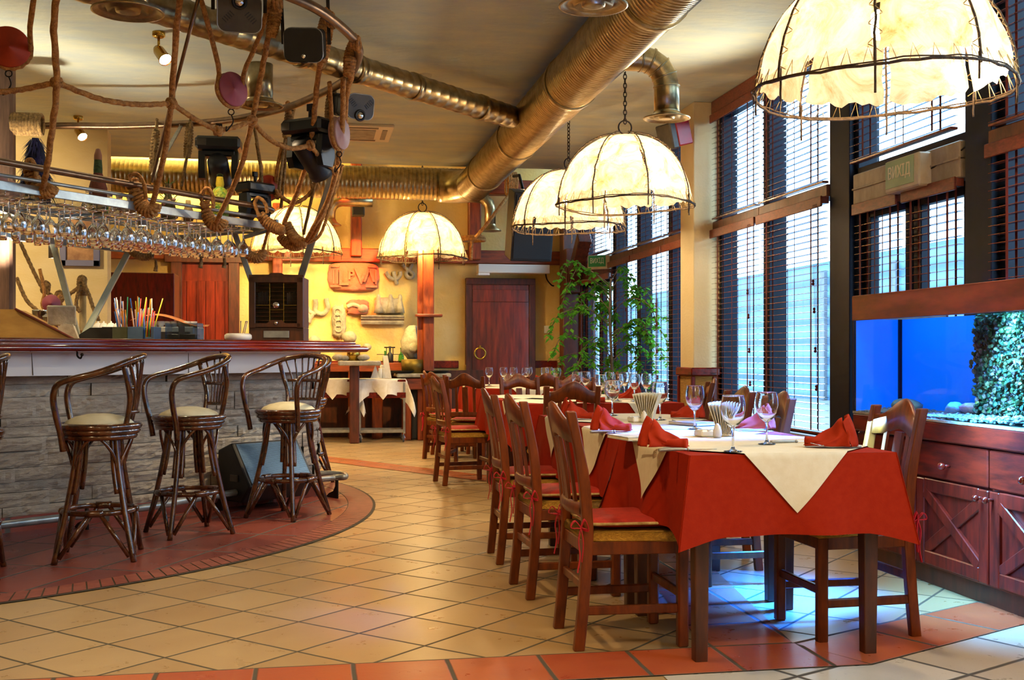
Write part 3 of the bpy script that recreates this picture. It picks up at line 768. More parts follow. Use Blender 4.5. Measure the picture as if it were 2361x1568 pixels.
# ---------------------------------------------------------------- napkin holders, ashtrays, shakers
M_['ivory']=pm('ivory_plastic','#d8d0ba',None,rough=.4)
M_['paper']=pm('paper_napkins','#eadfc0','#dccda6',30,(1,1,1),.9)
def holder(px,py,rz,label,sc=1,z=ZP):
    p=PZ(px,py,z); p.z=z
    t=thing('napkin_holder',label,'napkin holder',p,rz,'paper napkin holders'); t.scale=(sc,)*3
    m=MB()
    for s in(-1,1): m.prism([(-.05,0),(.05,0),(.03,.085),(.0,.125),(-.03,.085)],.004,Matrix.Translation((0,s*.028,.0))@Matrix.Rotation(rad(90-s*12),4,'X'))
    m.box((0,0,.004),(.1,.07,.008),bev=.002); m.build('holder_sides',M_['ivory'],t)
    m=MB()
    for k in range(10):
        a=(k-4.5)*.075; b=k*.0045-.02
        m.prism([(-.055,.004),(.055,.004),(.055,.15),(-.055,.15)],.0018,Matrix.Translation((0,b,0))@Matrix.Rotation(rad(90)-a,4,'X'))
    m.build('paper_napkins',M_['paper'],t); return t
holder(1672,1004,1.1,'ivory napkin holder with fanned paper napkins behind the nearest wine glass')
holder(1492,970,1.1,'ivory napkin holder with fanned paper napkins at the far end of the near table',1.0)
holder(1405,921,1.3,'white napkin holder on the middle table between wine glasses',.9)
holder(1271,890,1.3,'white napkin holder on the far table between wine glasses',.9)
holder(1172,890,1.4,'white napkin holder at the aisle end of the far table',.9)
def ashtray(px,py,label,z=ZP,rz=.2,sc=1):
    p=PZ(px,py,z); p.z=z
    m=MB(); m.box((0,0,.014),(.072*sc,.072*sc,.028),bev=.006); m.box((0,0,.026),(.05*sc,.05*sc,.006),bev=.002)
    for k in range(4): a=k*pi/2; m.box((.034*cos(a)*sc,.034*sin(a)*sc,.0285),(.012,.012,.003),bev=.001)
    o=m.build('ashtray',M_['white']); o.location=p; o.rotation_euler=(0,0,rz); return tag(o,label,'ashtray','white ashtrays')
ashtray(1625,1006,'small white ashtray beside the nearer napkin holder')
ashtray(1467,973,'small white ashtray beside the far napkin holder on the near table')
ashtray(1387,922,'small white ashtray on the middle table',sc=.9)
def shaker(px,py,label,mat='ivory',z=ZP):
    p=PZ(px,py,z); p.z=z
    m=MB(); m.lathe([(.0,.0),(.016,.0),(.019,.012),(.018,.03),(.012,.05),(.004,.06),(0,.061)],16); o=m.build('salt_shaker',M_[mat]); o.location=p
    return tag(o,label,'salt shaker','egg shaped shakers')
shaker(1654,1009,'grey egg shaped salt shaker by the nearer napkin holder')
shaker(1485,974,'grey egg shaped salt shaker by the far napkin holder')
# ---------------------------------------------------------------- cutlery
def knife(px,py,rz,label):
    p=PZ(px,py,ZP); p.z=ZP+.003
    t=thing('table_knife',label,'knife',p,rz,'table knives')
    m=MB(); m.tube(smooth([(-.11,0,0),(-.06,0,.002),(0,0,.001)],4),[.006,.0065,.007,.007,.0065,.006,.0055,.005,.0045],8); m.ball((.003,0,.001),.007,8); m.build('handle',M_['steel'],t)
    m=MB(); m.prism([(.005,-.004),(.06,-.009),(.11,-.004),(.115,.003),(.06,.005),(.005,.004)],.0018); m.build('blade',M_['chrome'],t)
    return t
def fork(px,py,rz,label):
    p=PZ(px,py,ZP); p.z=ZP+.003
    t=thing('table_fork',label,'fork',p,rz,'table forks')
    m=MB(); m.tube(smooth([(-.1,0,0),(-.05,0,.004),(.02,0,.002),(.045,0,.006)],4),[.005]*4+[.004]*4+[.003]*4+[.004],6); m.build('handle',M_['steel'],t)
    m=MB()
    for k in range(4):
        y=(k-1.5)*.0055; m.tube(smooth([(.045,y*.4,.006),(.06,y,.008),(.09,y,.016)],3),.0016,5)
    m.box((.053,0,.007),(.016,.02,.002),bev=.001); m.build('tines',M_['chrome'],t); return t
knife(1585,1039,-.02,'silver knife lying in front of the nearest red napkin')
fork(1480,1024,-1.5,'silver fork tip left of the nearest red napkin')
knife(1415,997,0,'silver knife before the second red napkin on the aisle side')
fork(1925,1033,3.0,'silver fork lying before the red napkin by the aquarium')
knife(1835,1020,.05,'silver knife pointing to the red napkin by the aquarium')
fork(1720,997,2.95,'silver fork before the middle window-side napkin')
fork(1590,978,2.6,'silver fork resting on the plate by the far napkin')
# menus / magazines and a plate
M_['mag']=pm('printed_cover','#8a98a4','#cfc8b8',12,(1,1,1),.5,c3='#9a5a4c')
def magazine(px,py,rz,label):
    p=PZ(px,py,ZP); p.z=ZP+.001
    t=thing('magazine',label,'magazine',p,rz)
    m=MB(); m.box((0,0,.006),(.15,.21,.01),bev=.001); m.build('pages',M_['paper'],t)
    m=MB(); m.box((0,0,.0128),(.152,.212,.003),bev=.001); m.box((0,0,.0),(.152,.212,.002),bev=.0005); m.build('cover',M_['mag'],t); return t
magazine(1462,1012,.15,'closed printed magazine lying at the aisle edge of the near table')
magazine(1600,979,.4,'stack of pale plates and menu beside the far window side napkin')
# ================================================================ parchment dome lamps
RL=.55
def make_lamp():
    t=thing('parchment_lamp','','hanging lamp')
    rg=random.Random(5)
    def dome(a,b,r=RL,k=1.0):   # a azimuth, b 0 ring .. 1 apex
        e=min(b,1)*pi/2; ce=max(0,cos(e))**.9; return V((r*ce*cos(a),r*ce*sin(a),r*1.06*sin(e)**1.05 if e>0 else 0))
    wav=[rg.uniform(-.02,.02) for _ in range(8)]
    def jit(p,q): return p+V((rg.uniform(-q,q),rg.uniform(-q,q),rg.uniform(-q,q)))
    # ring of bent twigs, a second thin one just outside
    m=MB(); n=64
    m.tube([jit(V(((RL+.008)*cos(2*pi*i/n),(RL+.008)*sin(2*pi*i/n),.012*sin(3*2*pi*i/n))),.0035) for i in range(n)],.0065,6,True)
    m.tube([jit(V(((RL+.012)*cos(2*pi*i/n),(RL+.012)*sin(2*pi*i/n),.010+.012*sin(3*2*pi*i/n+.3))),.004) for i in range(n)],.0035,5,True)
    m.build('ring',M_['twig'],t)
    for k in range(8):
        a=2*pi*k/8
        m=MB(); pts=[jit(dome(a,b/14,RL+.008),.003) for b in range(14)]; 
        m.tube(pts,[.006-.002*i/14 for i in range(14)],6); m.build('rib',M_['twig'],t)
        m=MB(); L=.11+.03*(k%3); m.tube([jit(V((RL*cos(a)*1.0,RL*sin(a)*1.0,.05-L*j/4)),.002) for j in range(5)],.005,6); m.build('stick',M_['twig'],t)
        # panel
        m=MB(); nu,nv=12,14; ed=[rg.uniform(-1,1) for _ in range(80)]
        a2=a+pi/4
        def f(u,v):
            mg=.030+.014*ed[int(v*nv)]; mg2=.030+.014*ed[40+int(v*nv)]
            aa=a+mg+(pi/4-mg-mg2)*u
            bb=.075+.02*ed[20+int(u*nu)]+(.985-.075)*v
            p=dome(aa,bb,RL-.012+.010*sin(u*9+k)*sin(v*11)*(1-v)); return p
        m.grid(f,nu,nv); o=m.build('shade_panel',M_['shade'],t)
        # lacing
    m=MB()
    for k in range(8):
        a=2*pi*k/8
        for j in range(15):
            b=.05+.05*j+.0; s=1 if j%2 else -1
            m.tube([dome(a-.05*s,b,RL-.004),dome(a+.0,b+.02,RL+.012),dome(a+.05*s,b+.045,RL-.004)],.0022,4)
        for j in range(5):
            aa=a+pi/4*(j+.5)/5
            m.tube([V(((RL+.012)*cos(aa),(RL+.012)*sin(aa),.0)),dome(aa+.03,.09,RL-.008),V(((RL+.012)*cos(aa+.07),(RL+.012)*sin(aa+.07),.004))],.002,4)
    m.build('stitching',M_['twine'],t)
    # hoop, chain, hook plate
    m=MB(); zt=RL*1.06
    m.tube([(0.055*cos(2*pi*i/20),0,zt+.05+.055*sin(2*pi*i/20)) for i in range(20)],.006,6,True)
    o=m.build('hoop',M_['iron'],t)
    def chain(zt2,par):
        m=MB(); z=zt+.10; k=0
        while z<zt2-.07:
            q=[(.013*cos(2*pi*i/10),0,z+.024*sin(2*pi*i/10)) for i in range(10)]
            if k%2: q=[(0,p[0],p[2]) for p in q]
            m.tube(q,.0042,5,True); z+=.036; k+=1
        m.build('chain',M_['iron'],par)
        m=MB(); m.box((0,0,zt2-.008),(.1,.06,.016),bev=.003); m.tube(smooth([(0,0,zt2-.015),(.015,0,zt2-.035),(.012,0,zt2-.06),(-.012,0,zt2-.065),(-.018,0,zt2-.045)],4),.007,6); m.build('ceiling_hook',M_['iron'],par)
    chain(ZC-2.17,t)
    m=MB(); m.ball((0,0,.30),.06,14,(1,1,1.15)); m.build('bulb',M_['bulb'],t)
    m=MB(); m.lathe([(.001,.395),(.024,.395),(.024,.36),(.018,.35)],14); m.tube([(0,0,.395),(0,0,.56)],.004,6); m.build('socket',M_['iron'],t)
    return t
lamp0=make_lamp(); index_kids()
LAMPS=[(2032,213,5.0,'huge parchment dome lamp nearest us, hanging above the aquarium',.25),
 (1441,475,9.1,'parchment dome lamp on a chain before the yellow column',.05),
 (1311,528,11.0,'torn parchment dome lamp hanging behind the one by the column',.5),
 (974,597,14.45,'bright yellow parchment dome lamp near the back wall timbers',.3),
 (684,585,14.4,'parchment dome lamp partly hidden by the rack ropes',.15)]
LPOS=[]
for i,(px,py,d,lb,rz) in enumerate(LAMPS):
    p=P(px,py,d); dz=p.z-2.17
    o=lamp0 if i==0 else dup(lamp0,p,rz)
    if i>2: o.scale=(1.04,)*3
    o.location=p; o.rotation_euler=(0,0,rz); o['label']=lb; o['group']='parchment dome lamps'; LPOS.append(p)
# ================================================================ air ducts
def ribbed(m,a,b,r,pitch,rib=.004,n=28):
    """Spiral-seam duct between two points."""
    a,b=V(a),V(b); L=(b-a).length; k=int(L/pitch); pts=[];rr=[]
    for i in range(k):
        t=i/k
        for (dt,dr) in((0,0),(.72,0),(.80,rib),(.92,rib)): pts.append(a+(b-a)*min(1,t+dt/k)); rr.append(r+dr)
    pts.append(b); rr.append(r); m.tube(pts,rr,n,cap=True); return m
XD,ZD,RD=1.9,3.15,.2
t=thing('main_air_duct','wide ribbed metal air duct running under the ceiling along the room','air duct',(XD,8,2.9)); main_duct=t
m=MB(); ribbed(m,(XD,-1,ZD),(XD,13.35,ZD),RD,.045,.003); m.build('duct',M_['duct'],t,True)
for y in(6.1,8.2,10.4,12.4):
    m=MB(); m.tube([(XD,y-.03,ZD),(XD,y+.03,ZD)],RD+.012,28); m.box((XD,y,ZD+RD+.02),(.03,.04,.06),bev=.002); m.build('joint_band',M_['duct'],t,True)
m=MB()
el=[V((XD-.35*(1-cos(a)),13.35+.35*sin(a)*1.6,ZD+.06*(a/(pi/2)))) for a in[pi/2*i/10 for i in range(11)]]
m.tube(el,[RD+.003*i/10 for i in range(11)],28); m.build('elbow',M_['duct'],t,True)
t=thing('back_air_duct','fat ribbed duct along the back wall under the glowing ceiling slot','air duct',(-1.5,13.95,3.0))
m=MB(); ribbed(m,(1.95,13.98,3.235),(-5.2,13.98,3.235),.20,.05,.004,28); m.build('duct',M_['duct'],t,True)
# slanting branch
a=P(1180,262,9.55); b=P(330,8,6.45); a.z=b.z=3.13
t=thing('branch_air_duct','thinner round duct slanting from the main duct over the bar','air duct',(b.x,b.y,3.0))
m=MB(); ribbed(m,a,b+(b-a)*.4,.095,.11,.0025,24); m.build('duct',M_['duct'],t,True)
for s in(.12,.35,.52,.66):
    m=MB(); q=a+(b-a)*s; e=(b-a).normalized()*.03; m.tube([q-e,q+e],.104,24); m.build('joint_band',M_['duct'],t,True)
def diffuser(m,c,R=.16,r=.085,neck=.1):
    m.lathe([(r,neck),(r,.05),(r+.01,.03),(R*.8,.008),(R,.0),(R,-.006),(R*.93,-.008),(R*.86,.004),(R*.6,.014),(R*.56,-.004),(R*.36,.012),(R*.33,-.006),(R*.2,-.008),(0,-.008)],32,Matrix.Translation(c))
# drop under the branch (px 600,245)
c=P(600,243,7.62); q=a+(b-a)*((c-a).dot(b-a)/(b-a).length_squared)
m=MB(); m.tube([V((c.x,c.y,3.08)),V((c.x,c.y,c.z+.03))],.085,24); m.build('drop_pipe',M_['duct'],t,True)
m=MB(); diffuser(m,c,.155,.085,.05); m.build('air_diffuser',M_['duct'],t,True)
c=P(295,26,5.75); m=MB(); m.tube([V((c.x,c.y,3.4)),V((c.x,c.y,c.z+.03))],.1,24); diffuser(m,c,.18,.1,.05)
o=m.build('ceiling_air_vent',M_['duct']); tag(o,'round bronze ceiling air diffuser above the rope knot at the bar','air vent','round air diffusers')
c=P(1368,12,5.35); m=MB(); m.tube([V((c.x,c.y,3.38)),V((c.x,c.y,c.z+.03))],.09,24); diffuser(m,c,.165,.09,.05)
o=m.build('ceiling_air_vent',M_['duct']); tag(o,'round air diffuser hanging beside the main duct at top centre','air vent','round air diffusers')
# elbow branch to the right with diffuser
c=P(1537,272,7.9)
t=main_duct
zb_=P(1480,138,7.9).z; s0=V((XD+.1,c.y,zb_)); R_=.19
pts=[s0,V((c.x-R_,c.y,zb_))]+[V((c.x-R_+R_*sin(g),c.y,zb_-R_+R_*cos(g))) for g in(pi/8,pi/4,3*pi/8,pi/2)]+[V((c.x,c.y,c.z+.03))]
m=MB(); m.tube(pts,.088,24,sm=True); m.build('branch_elbow',M_['duct'],t,True)
m=MB()
for i in range(1,6):
    e=(pts[i+1]-pts[i-1]).normalized()*.006; m.tube([pts[i]-e,pts[i]+e],.094,24)
m.build('seams',M_['duct'],t,True)
m=MB(); diffuser(m,c,.165,.088,.05); m.build('air_diffuser',M_['duct'],t,True)
# back wall drops
for (px,py,d,lb) in((760,520,14.6,'bell mouthed brass coloured pipe on the back wall left of the small loudspeaker'),(1130,533,14.95,'dark pipe with bell mouth under the beam beside the rope')):
    c=P(px,py,d); R_=.16
    tp=P(px+(-30 if px>1000 else 60),462 if px<1000 else 455,d)
    sx=1 if px<1000 else -1
    pts=[V((c.x+sx*.55,c.y,tp.z)),V((c.x+sx*R_,c.y,tp.z))]+[V((c.x+sx*(R_-R_*sin(g)),c.y,tp.z-R_+R_*cos(g))) for g in(pi/6,pi/3,pi/2)]+[V((c.x,c.y,c.z+.05))]
    m=MB(); m.tube(pts,.075,18); m.lathe([(.075,.09),(.09,.05),(.15,.01),(.15,0),(.12,.004),(.0,.02)],24,Matrix.Translation(c))
    tag(m.build('wall_air_pipe',M_['duct']),lb,'air duct')
# cassette air conditioner in the ceiling
p0=PZ(812,302,ZC); 
t=thing('ceiling_air_conditioner','square white air conditioning cassette set in the ceiling behind the ropes','air conditioner',(p0.x,p0.y,ZC-.03))
m=MB(); m.box((0,0,.015),(.8,.8,.03),bev=.006); m.build('panel',M_['ivory'],t)
m=MB(); m.box((0,0,-.002),(.46,.46,.012),bev=.003); m.build('grille',M_['plaster'],t)
m=MB()
for s in(-1,1): m.box((0,s*.32,-.001),(.5,.05,.008)); m.box((s*.32,0,-.001),(.05,.5,.008))
m.build('slots',M_['gunmetal'],t)
# small smoke detector
p0=PZ(980,172,ZC); m=MB(); m.lathe([(.0,-.05),(.02,-.05),(.028,-.035),(.045,-.03),(.05,-.018),(.055,0)],18,Matrix.Translation((p0.x,p0.y,ZC)))
tag(m.build('smoke_detector',M_['ivory']),'small round smoke detector on the ceiling beside the main duct','smoke detector')
# ================================================================ venetian blinds
def blind(y0,y1,z0,z1,label,group,val=True,pitch=.047,x=XW-.035,tilt=.03,tassel=True,rg=None):
    rg=rg or rnd; w=y1-y0; yc=(y0+y1)/2
    t=thing('venetian_blind',label,'blind',(x,yc,z0),0,group)
    m=MB(); m.box((0,0,z1-z0-.025),(.05,w-.01,.05),bev=.003); m.build('head_rail',M_['blind'],t)
    if val:
        m=MB(); m.box((-.035,0,z1-z0-.035),(.016,w,.075),bev=.004); m.build('valance',M_['valance'],t)
    m=MB(); n=int((z1-z0-.08)/pitch); c,s=cos(tilt)*.025,sin(tilt)*.025
    for i in range(n):
        z=.03+i*pitch
        vs=[]
        for yy in(-w/2+.012,w/2-.012):
            for (u,dz) in((-1,0),(0,.0028),(1,0)): vs.append((u*c,yy,z+dz+u*s))
            for (u,dz) in((1,-.0025),(0,.0003),(-1,-.0025)): vs.append((u*c,yy,z+dz+u*s))
        m.add(vs,[(k,(k+1)%6,6+(k+1)%6,6+k) for k in range(6)]+[(5,4,3,2,1,0),(6,7,8,9,10,11)])
    m.box((0,0,.008),(.05,w-.02,.016),bev=.003); m.build('slats',M_['blind'],t)
    for q in(-.34,.0,.34):
        m=MB()
        for xx in(-.027,.027): m.box((xx,q*w,(z1-z0)/2),(.0012,.022 if q!=0 else .01,z1-z0-.05),bev=0)
        m.build('ladder_tape',M_['tape'],t)
    if tassel:
        m=MB()
        for k,zz in enumerate((.35,.62,.9,1.1)):
            if zz>z1-z0: continue
            yy=-w/2+.05+.018*k; m.tube([(-.05,yy,zz),(-.05,yy,z1-z0-.05)],.0015,4); m.lathe([(0,0),(.01,.004),(.012,.015),(.005,.022),(.011,.03),(.009,.04),(0,.044)],8,Matrix.Translation((-.05,yy,zz-.04)))
        m.build('pull_cords',M_['tape'],t)
    return t
GL='lower window blinds';GU='upper window blinds'
for k,(y0,y1,s) in enumerate([(8.67,9.70,'nearest the ochre column'),(7.44,8.63,'between the column bay and the dark post')]):
    blind(y0,y1,ZS,2.235,'lower wooden venetian blind '+s,GL); blind(y0,y1,2.33,3.27,'upper wooden venetian blind '+s,GU,tassel=False,tilt=.17)
for k,(y0,y1,s) in enumerate([(10.13,11.13,'just past the column'),(11.17,12.28,'behind the ficus leaves'),(12.32,13.28,'beside the far exit door')]):
    blind(y0,y1,ZS,2.235,'lower wooden venetian blind '+s,GL); blind(y0,y1,2.33,3.27,'upper wooden venetian blind '+s,GU,tassel=False,tilt=.17)
blind(6.47,7.05,.35,2.12,'short wooden blind on the left leaf of the near exit door',GL,tassel=False,x=XW-.0)
blind(5.82,6.41,.35,2.12,'short wooden blind on the right leaf of the near exit door',GL,tassel=False,x=XW-.0)
blind(5.82,7.05,2.39,3.27,'wide wooden blind in the light above the near exit door',GU,tassel=False,tilt=.24)
blind(4.35,5.48,ZS,2.235,'lower wooden blind behind the aquarium, right of the exit door',GL,tassel=False); blind(4.35,5.48,2.33,3.27,'upper wooden blind right of the near exit door',GU,tassel=False,tilt=.26)
blind(14.12,14.9,.35,2.12,'blind on the far leaf of the distant exit door',GL,tassel=False,x=XW-.0)
blind(13.37,14.08,.35,2.12,'blind on the near leaf of the distant exit door',GL,tassel=False,x=XW-.0)
blind(13.37,14.9,2.39,3.27,'blind in the light above the distant exit door',GU,tassel=False,tilt=.6)
# exit signs
M_['signbox']=pm('ivory_sign_box','#cfc2a4','#b8ab8e',8,(1,1,1),.5)
M_['signface']=pm('faded_green_sign','#9fb48a','#8aa680',5,(1,1,1),.4)
M_['signtxt']=pm('pale_sign_lettering','#efe6c6',None,rough=.5)
M_['signtxtw']=pm('white_sign_lettering','#e4e6d8',None,rough=.5)
def exit_sign(c,w,h,d,face,box,txt,label,rzz=0):
    t=thing('exit_sign',label,'exit sign',c,rzz)
    m=MB(); m.box((d/2,0,0),(d,w,h),bev=.01); m.build('sign_box',box,t)
    m=MB(); m.box((-.001,.02,.01),(.006,w-.07,h-.035),bev=.001); m.build('sign_face',face,t)
    vs,fs=text_mesh('ВИХІД',1.0,.004); tw=max(v.x for v in vs)-min(v.x for v in vs); th=max(v.y for v in vs)-min(v.y for v in vs)
    Mt=frame_from((0,-1,0),(0,0,1),(-1,0,0),(-.0055,.02,.012))@Matrix.Diagonal(((w-.07)*.78/tw,h*.46/th,.4,1))
    m=MB(); m.add(vs,fs,False,Mt); m.build('lettering',txt,t); return t
c=PX(2078,400,XW-.10); t=thing('sign_cables','thin dark cables looped along the lintel beside the near exit sign','cable',c)
for dz in(.0,-.035):
    m=MB(); m.tube(smooth([c+V((.08,.20,dz)),c+V((.09,.32,dz-.05)),c+V((.09,.45,dz-.045)),c+V((.09,.6,dz-.09))],6),.005,6); m.build('cable',M_['iron'],t,True)
m=MB(); m.tube(smooth([c+V((.08,-.2,0)),c+V((.09,-.35,.02)),c+V((.09,-.55,.07))],6),.005,6); m.build('cable',M_['iron'],t,True)
exit_sign(c,.40,.2,.09,M_['signface'],M_['signbox'],M_['signtxt'],'dull green exit sign box above the near exit door')
c=PX(1380,604,XW-.16); exit_sign(c,.30,.17,.08,M_['green'],M_['signbox'],M_['signtxtw'],'small bright green exit sign above the distant door',.9)
# ================================================================ bar
T1=V((.43,8.86)); BD=V((-2.14,-1.68)).normalized(); BN=V((-BD.y,BD.x)) # along the bar to the left; BN away from guests?
if BN.dot(V((-.62,.78)))<0: BN=-BN
def bp(s,n,z=0): q=T1+BD*s+BN*n; return V((q.x,q.y,z))   # s metres left of the tip, n metres behind the front edge
mm,nt,out=nm('split_stone'); L=nt.links
tc=N(nt,'TexCoord'); mp=N(nt,'Mapping'); mp.inputs['Scale'].default_value=(1,1,4.5); L.new(tc.outputs['Object'],mp.inputs[0])
n1=N(nt,'TexNoise',Scale=5.,Detail=9,Roughness=.68); L.new(mp.outputs[0],n1.inputs['Vector'])
n3=N(nt,'TexNoise',Scale=1.1,Detail=3); L.new(tc.outputs['Object'],n3.inputs['Vector'])
ad=N(nt,'Math',operation='ADD'); L.new(n1.outputs[0],ad.inputs[0]); L.new(n3.outputs[0],ad.inputs[1]); mu=N(nt,'Math',operation='MULTIPLY'); mu.inputs[1].default_value=.5; L.new(ad.outputs[0],mu.inputs[0])
cr=N(nt,'ValToRGB'); L.new(mu.outputs[0],cr.inputs[0]); e=cr.color_ramp.elements; e[0].position=.36; e[0].color=c4(hexc('#9c9186')); e[1].position=.62; e[1].color=c4(hexc('#ddd3c2'))
b=N(nt,'BsdfPrincipled',Roughness=.85); L.new(cr.outputs[0],b.inputs['Base Color'])
bb=N(nt,'Bump',Strength=1.,Distance=.05); L.new(n1.outputs[0],bb.inputs['Height']); L.new(bb.outputs[0],b.inputs['Normal']); L.new(b.outputs[0],out.inputs[0]); M_['stone']=mm
bar=thing('bar_counter','long bar with stone clad front, white fascia and polished red mahogany top','bar counter',bp(2,0.3))
# stone courses: individual split blocks along front and around the end
def fpath(u):  # stone line: front then rounded end, u in metres from far left
    Lf=4.4
    if u<Lf: return bp(Lf-u+.42,.36), V((-BN.x,-BN.y,0))
    a=(u-Lf)/.42
    if a<pi/2: 
        c=bp(.42,.78); d_=V((-BN.x,-BN.y,0))*cos(a)+V((-BD.x,-BD.y,0))*sin(a); return c+d_*.42, d_
    c=bp(.0,.78); d_=V((-BD.x,-BD.y,0)); e_=V((BN.x,BN.y,0)); return c+e_*(u-Lf-.42*pi/2), d_
m=MB(); z=.10; rs=random.Random(3); row=0
while z<.99:
    h=min(rs.choice([.045,.06,.075,.1,.13])*rs.uniform(.85,1.15),.995-z); u=-rs.uniform(0,.3)
    while u<5.25:
        w=rs.choice([.14,.22,.34,.5,.7])*rs.uniform(.8,1.2)
        if u>4.2: w=min(w,.16)
        hh=h-.002; off=rs.uniform(0,.034)
        nx=max(3,int(w/.03)); nz=max(3,int(h/.018)); vs=[]
        for j in range(nz+1):
            for i in range(nx+1):
                uu=max(0,u+w*i/nx); p,d_=fpath(uu); ed=(i in(0,nx)) or (j in(0,nz))
                q=p+d_*(off+(rs.uniform(-.011,.009) if not ed else -.010)); vs.append((q.x,q.y,z+hh*j/nz+(rs.uniform(-.004,.004) if not ed else 0)))
        m.add(vs,[(j*(nx+1)+i,j*(nx+1)+i+1,(j+1)*(nx+1)+i+1,(j+1)*(nx+1)+i) for j in range(nz) for i in range(nx)],False)
        u+=w
    z+=h; row+=1
m.build('stone_cladding',M_['stone'],bar,True)
m=MB(); core=[fpath(i*.1) for i in range(54)]
vs=[];n=len(core)
for p,d_ in core: q=p-d_*.012; vs+= [(q.x,q.y,0),(q.x,q.y,1.0)]
m.add(vs,[(2*i,2*i+2,2*i+3,2*i+1) for i in range(n-1)]); m.build('core',M_['gunmetal'],bar,True)
m=MB(); vs=[]
for p,d_ in core: q=p+d_*.03; vs+=[(q.x,q.y,0),(q.x,q.y,.10),((p.x),(p.y),.102)]
m.add(vs,[(3*i,3*i+3,3*i+4,3*i+1) for i in range(n-1)]+[(3*i+1,3*i+4,3*i+5,3*i+2) for i in range(n-1)]); m.build('skirting_tiles',M_['terra_dark'],bar,True)
# fascia panel slanting in below the top
m=MB()
f0,f1=bp(4.9,.15,1.14),bp(.34,.15,1.14); g0,g1=bp(4.9,.20,.985),bp(.42,.20,.985)
k0,k1=bp(.34,.75,1.14),bp(.42,.75,.985)
m.add([f0,f1,g1,g0],[(0,3,2,1)]); m.add([f1,k0,k1,g1],[(0,3,2,1)]); m.add([g0,g1,bp(.42,.4,.985),bp(4.9,.4,.985)],[(0,3,2,1)])
m.build('fascia_panel',M_['whitep'],bar,True)
m=MB()
for s in(1.5,2.6,3.75): a=bp(s,.155,1.135);b_=bp(s-.03,.196,.99); m.bar(a,b_,.004,.006,(BN.x,BN.y,0),0)
m.build('panel_joint',M_['gunmetal'],bar,True)
for s in(1.3,2.35,3.6):
    m=MB(); a=bp(s,.06,1.14); m.tube(smooth([a,a+V((0,0,-.03)),a+V((-BN.x*.04,-BN.y*.04,-.045)),a+V((-BN.x*.06,-BN.y*.06,-.025))],4),.006,6); m.ball(a+V((-BN.x*.06,-BN.y*.06,-.022)),.011,8); m.build('bag_hook',M_['iron'],bar,True)
# moulded top: profile extruded along the front and returned at the end
prof=[(.06,1.135)]
for (n0,z0,r) in((.0,1.158,.022),(.035,1.186,.012),(.06,1.206,.011)):
    for k in range(7): a=-pi/2+pi*k/6; prof.append((n0+.02-r*cos(a)*1.0,z0+r*sin(a)))
prof+=[(.09,1.222),(.75,1.222),(.75,1.135)]
m=MB(); n=len(prof)
vs=[bp(5.2,p[0],p[1]) for p in prof]+[bp(p[0]*1.0,p[0],p[1]) for p in prof]
m.add(vs,[(i,n+i,n+(i+1)%n,(i+1)%n) for i in range(n)],False); m.s=[True if 2<i%n<22 else False for i in range(len(m.f))]
m.add([bp(p[0],p[0],p[1]) for p in prof]+[bp(p[0],.75,p[1]) for p in prof if 1],[(i,i+1,n+i+1,n+i) for i in range(n-3)],False)
m.build('bar_top',M_['bartop'],bar,True)
# foot rail on brackets
rp=[PZ(-120,1226,.14),PZ(0,1211,.14),PZ(330,1171,.14),PZ(440,1152,.14),PZ(620,1124,.14),PZ(720,1108,.14),PZ(770,1102,.14),PZ(795,1100,.15),PZ(792,1094,.15),PZ(765,1092,.15),PZ(735,1092,.15)]
m=MB(); m.tube(smooth(rp,5),.024,12); m.build('foot_rail',M_['steel'],bar,True)
for (px,py) in((500,1178),(190,1222),(768,1150)):
    c=PZ(px,py,0.0); m=MB(); pl=[(0,0),(.16,0),(.16,.015),(.12,.04),(.06,.06),(.03,.10),(.03,.15),(0,.15)]
    dirv=V((-BN.x,-BN.y,0)); 
    if px==768: dirv=V((.5,-.86,0))
    Mx=frame_from(-dirv,(0,0,1),(-dirv).cross(V((0,0,1))),c+dirv*.06); m.prism(pl,.012,Mx); m.build('rail_bracket',M_['iron'],bar,True)
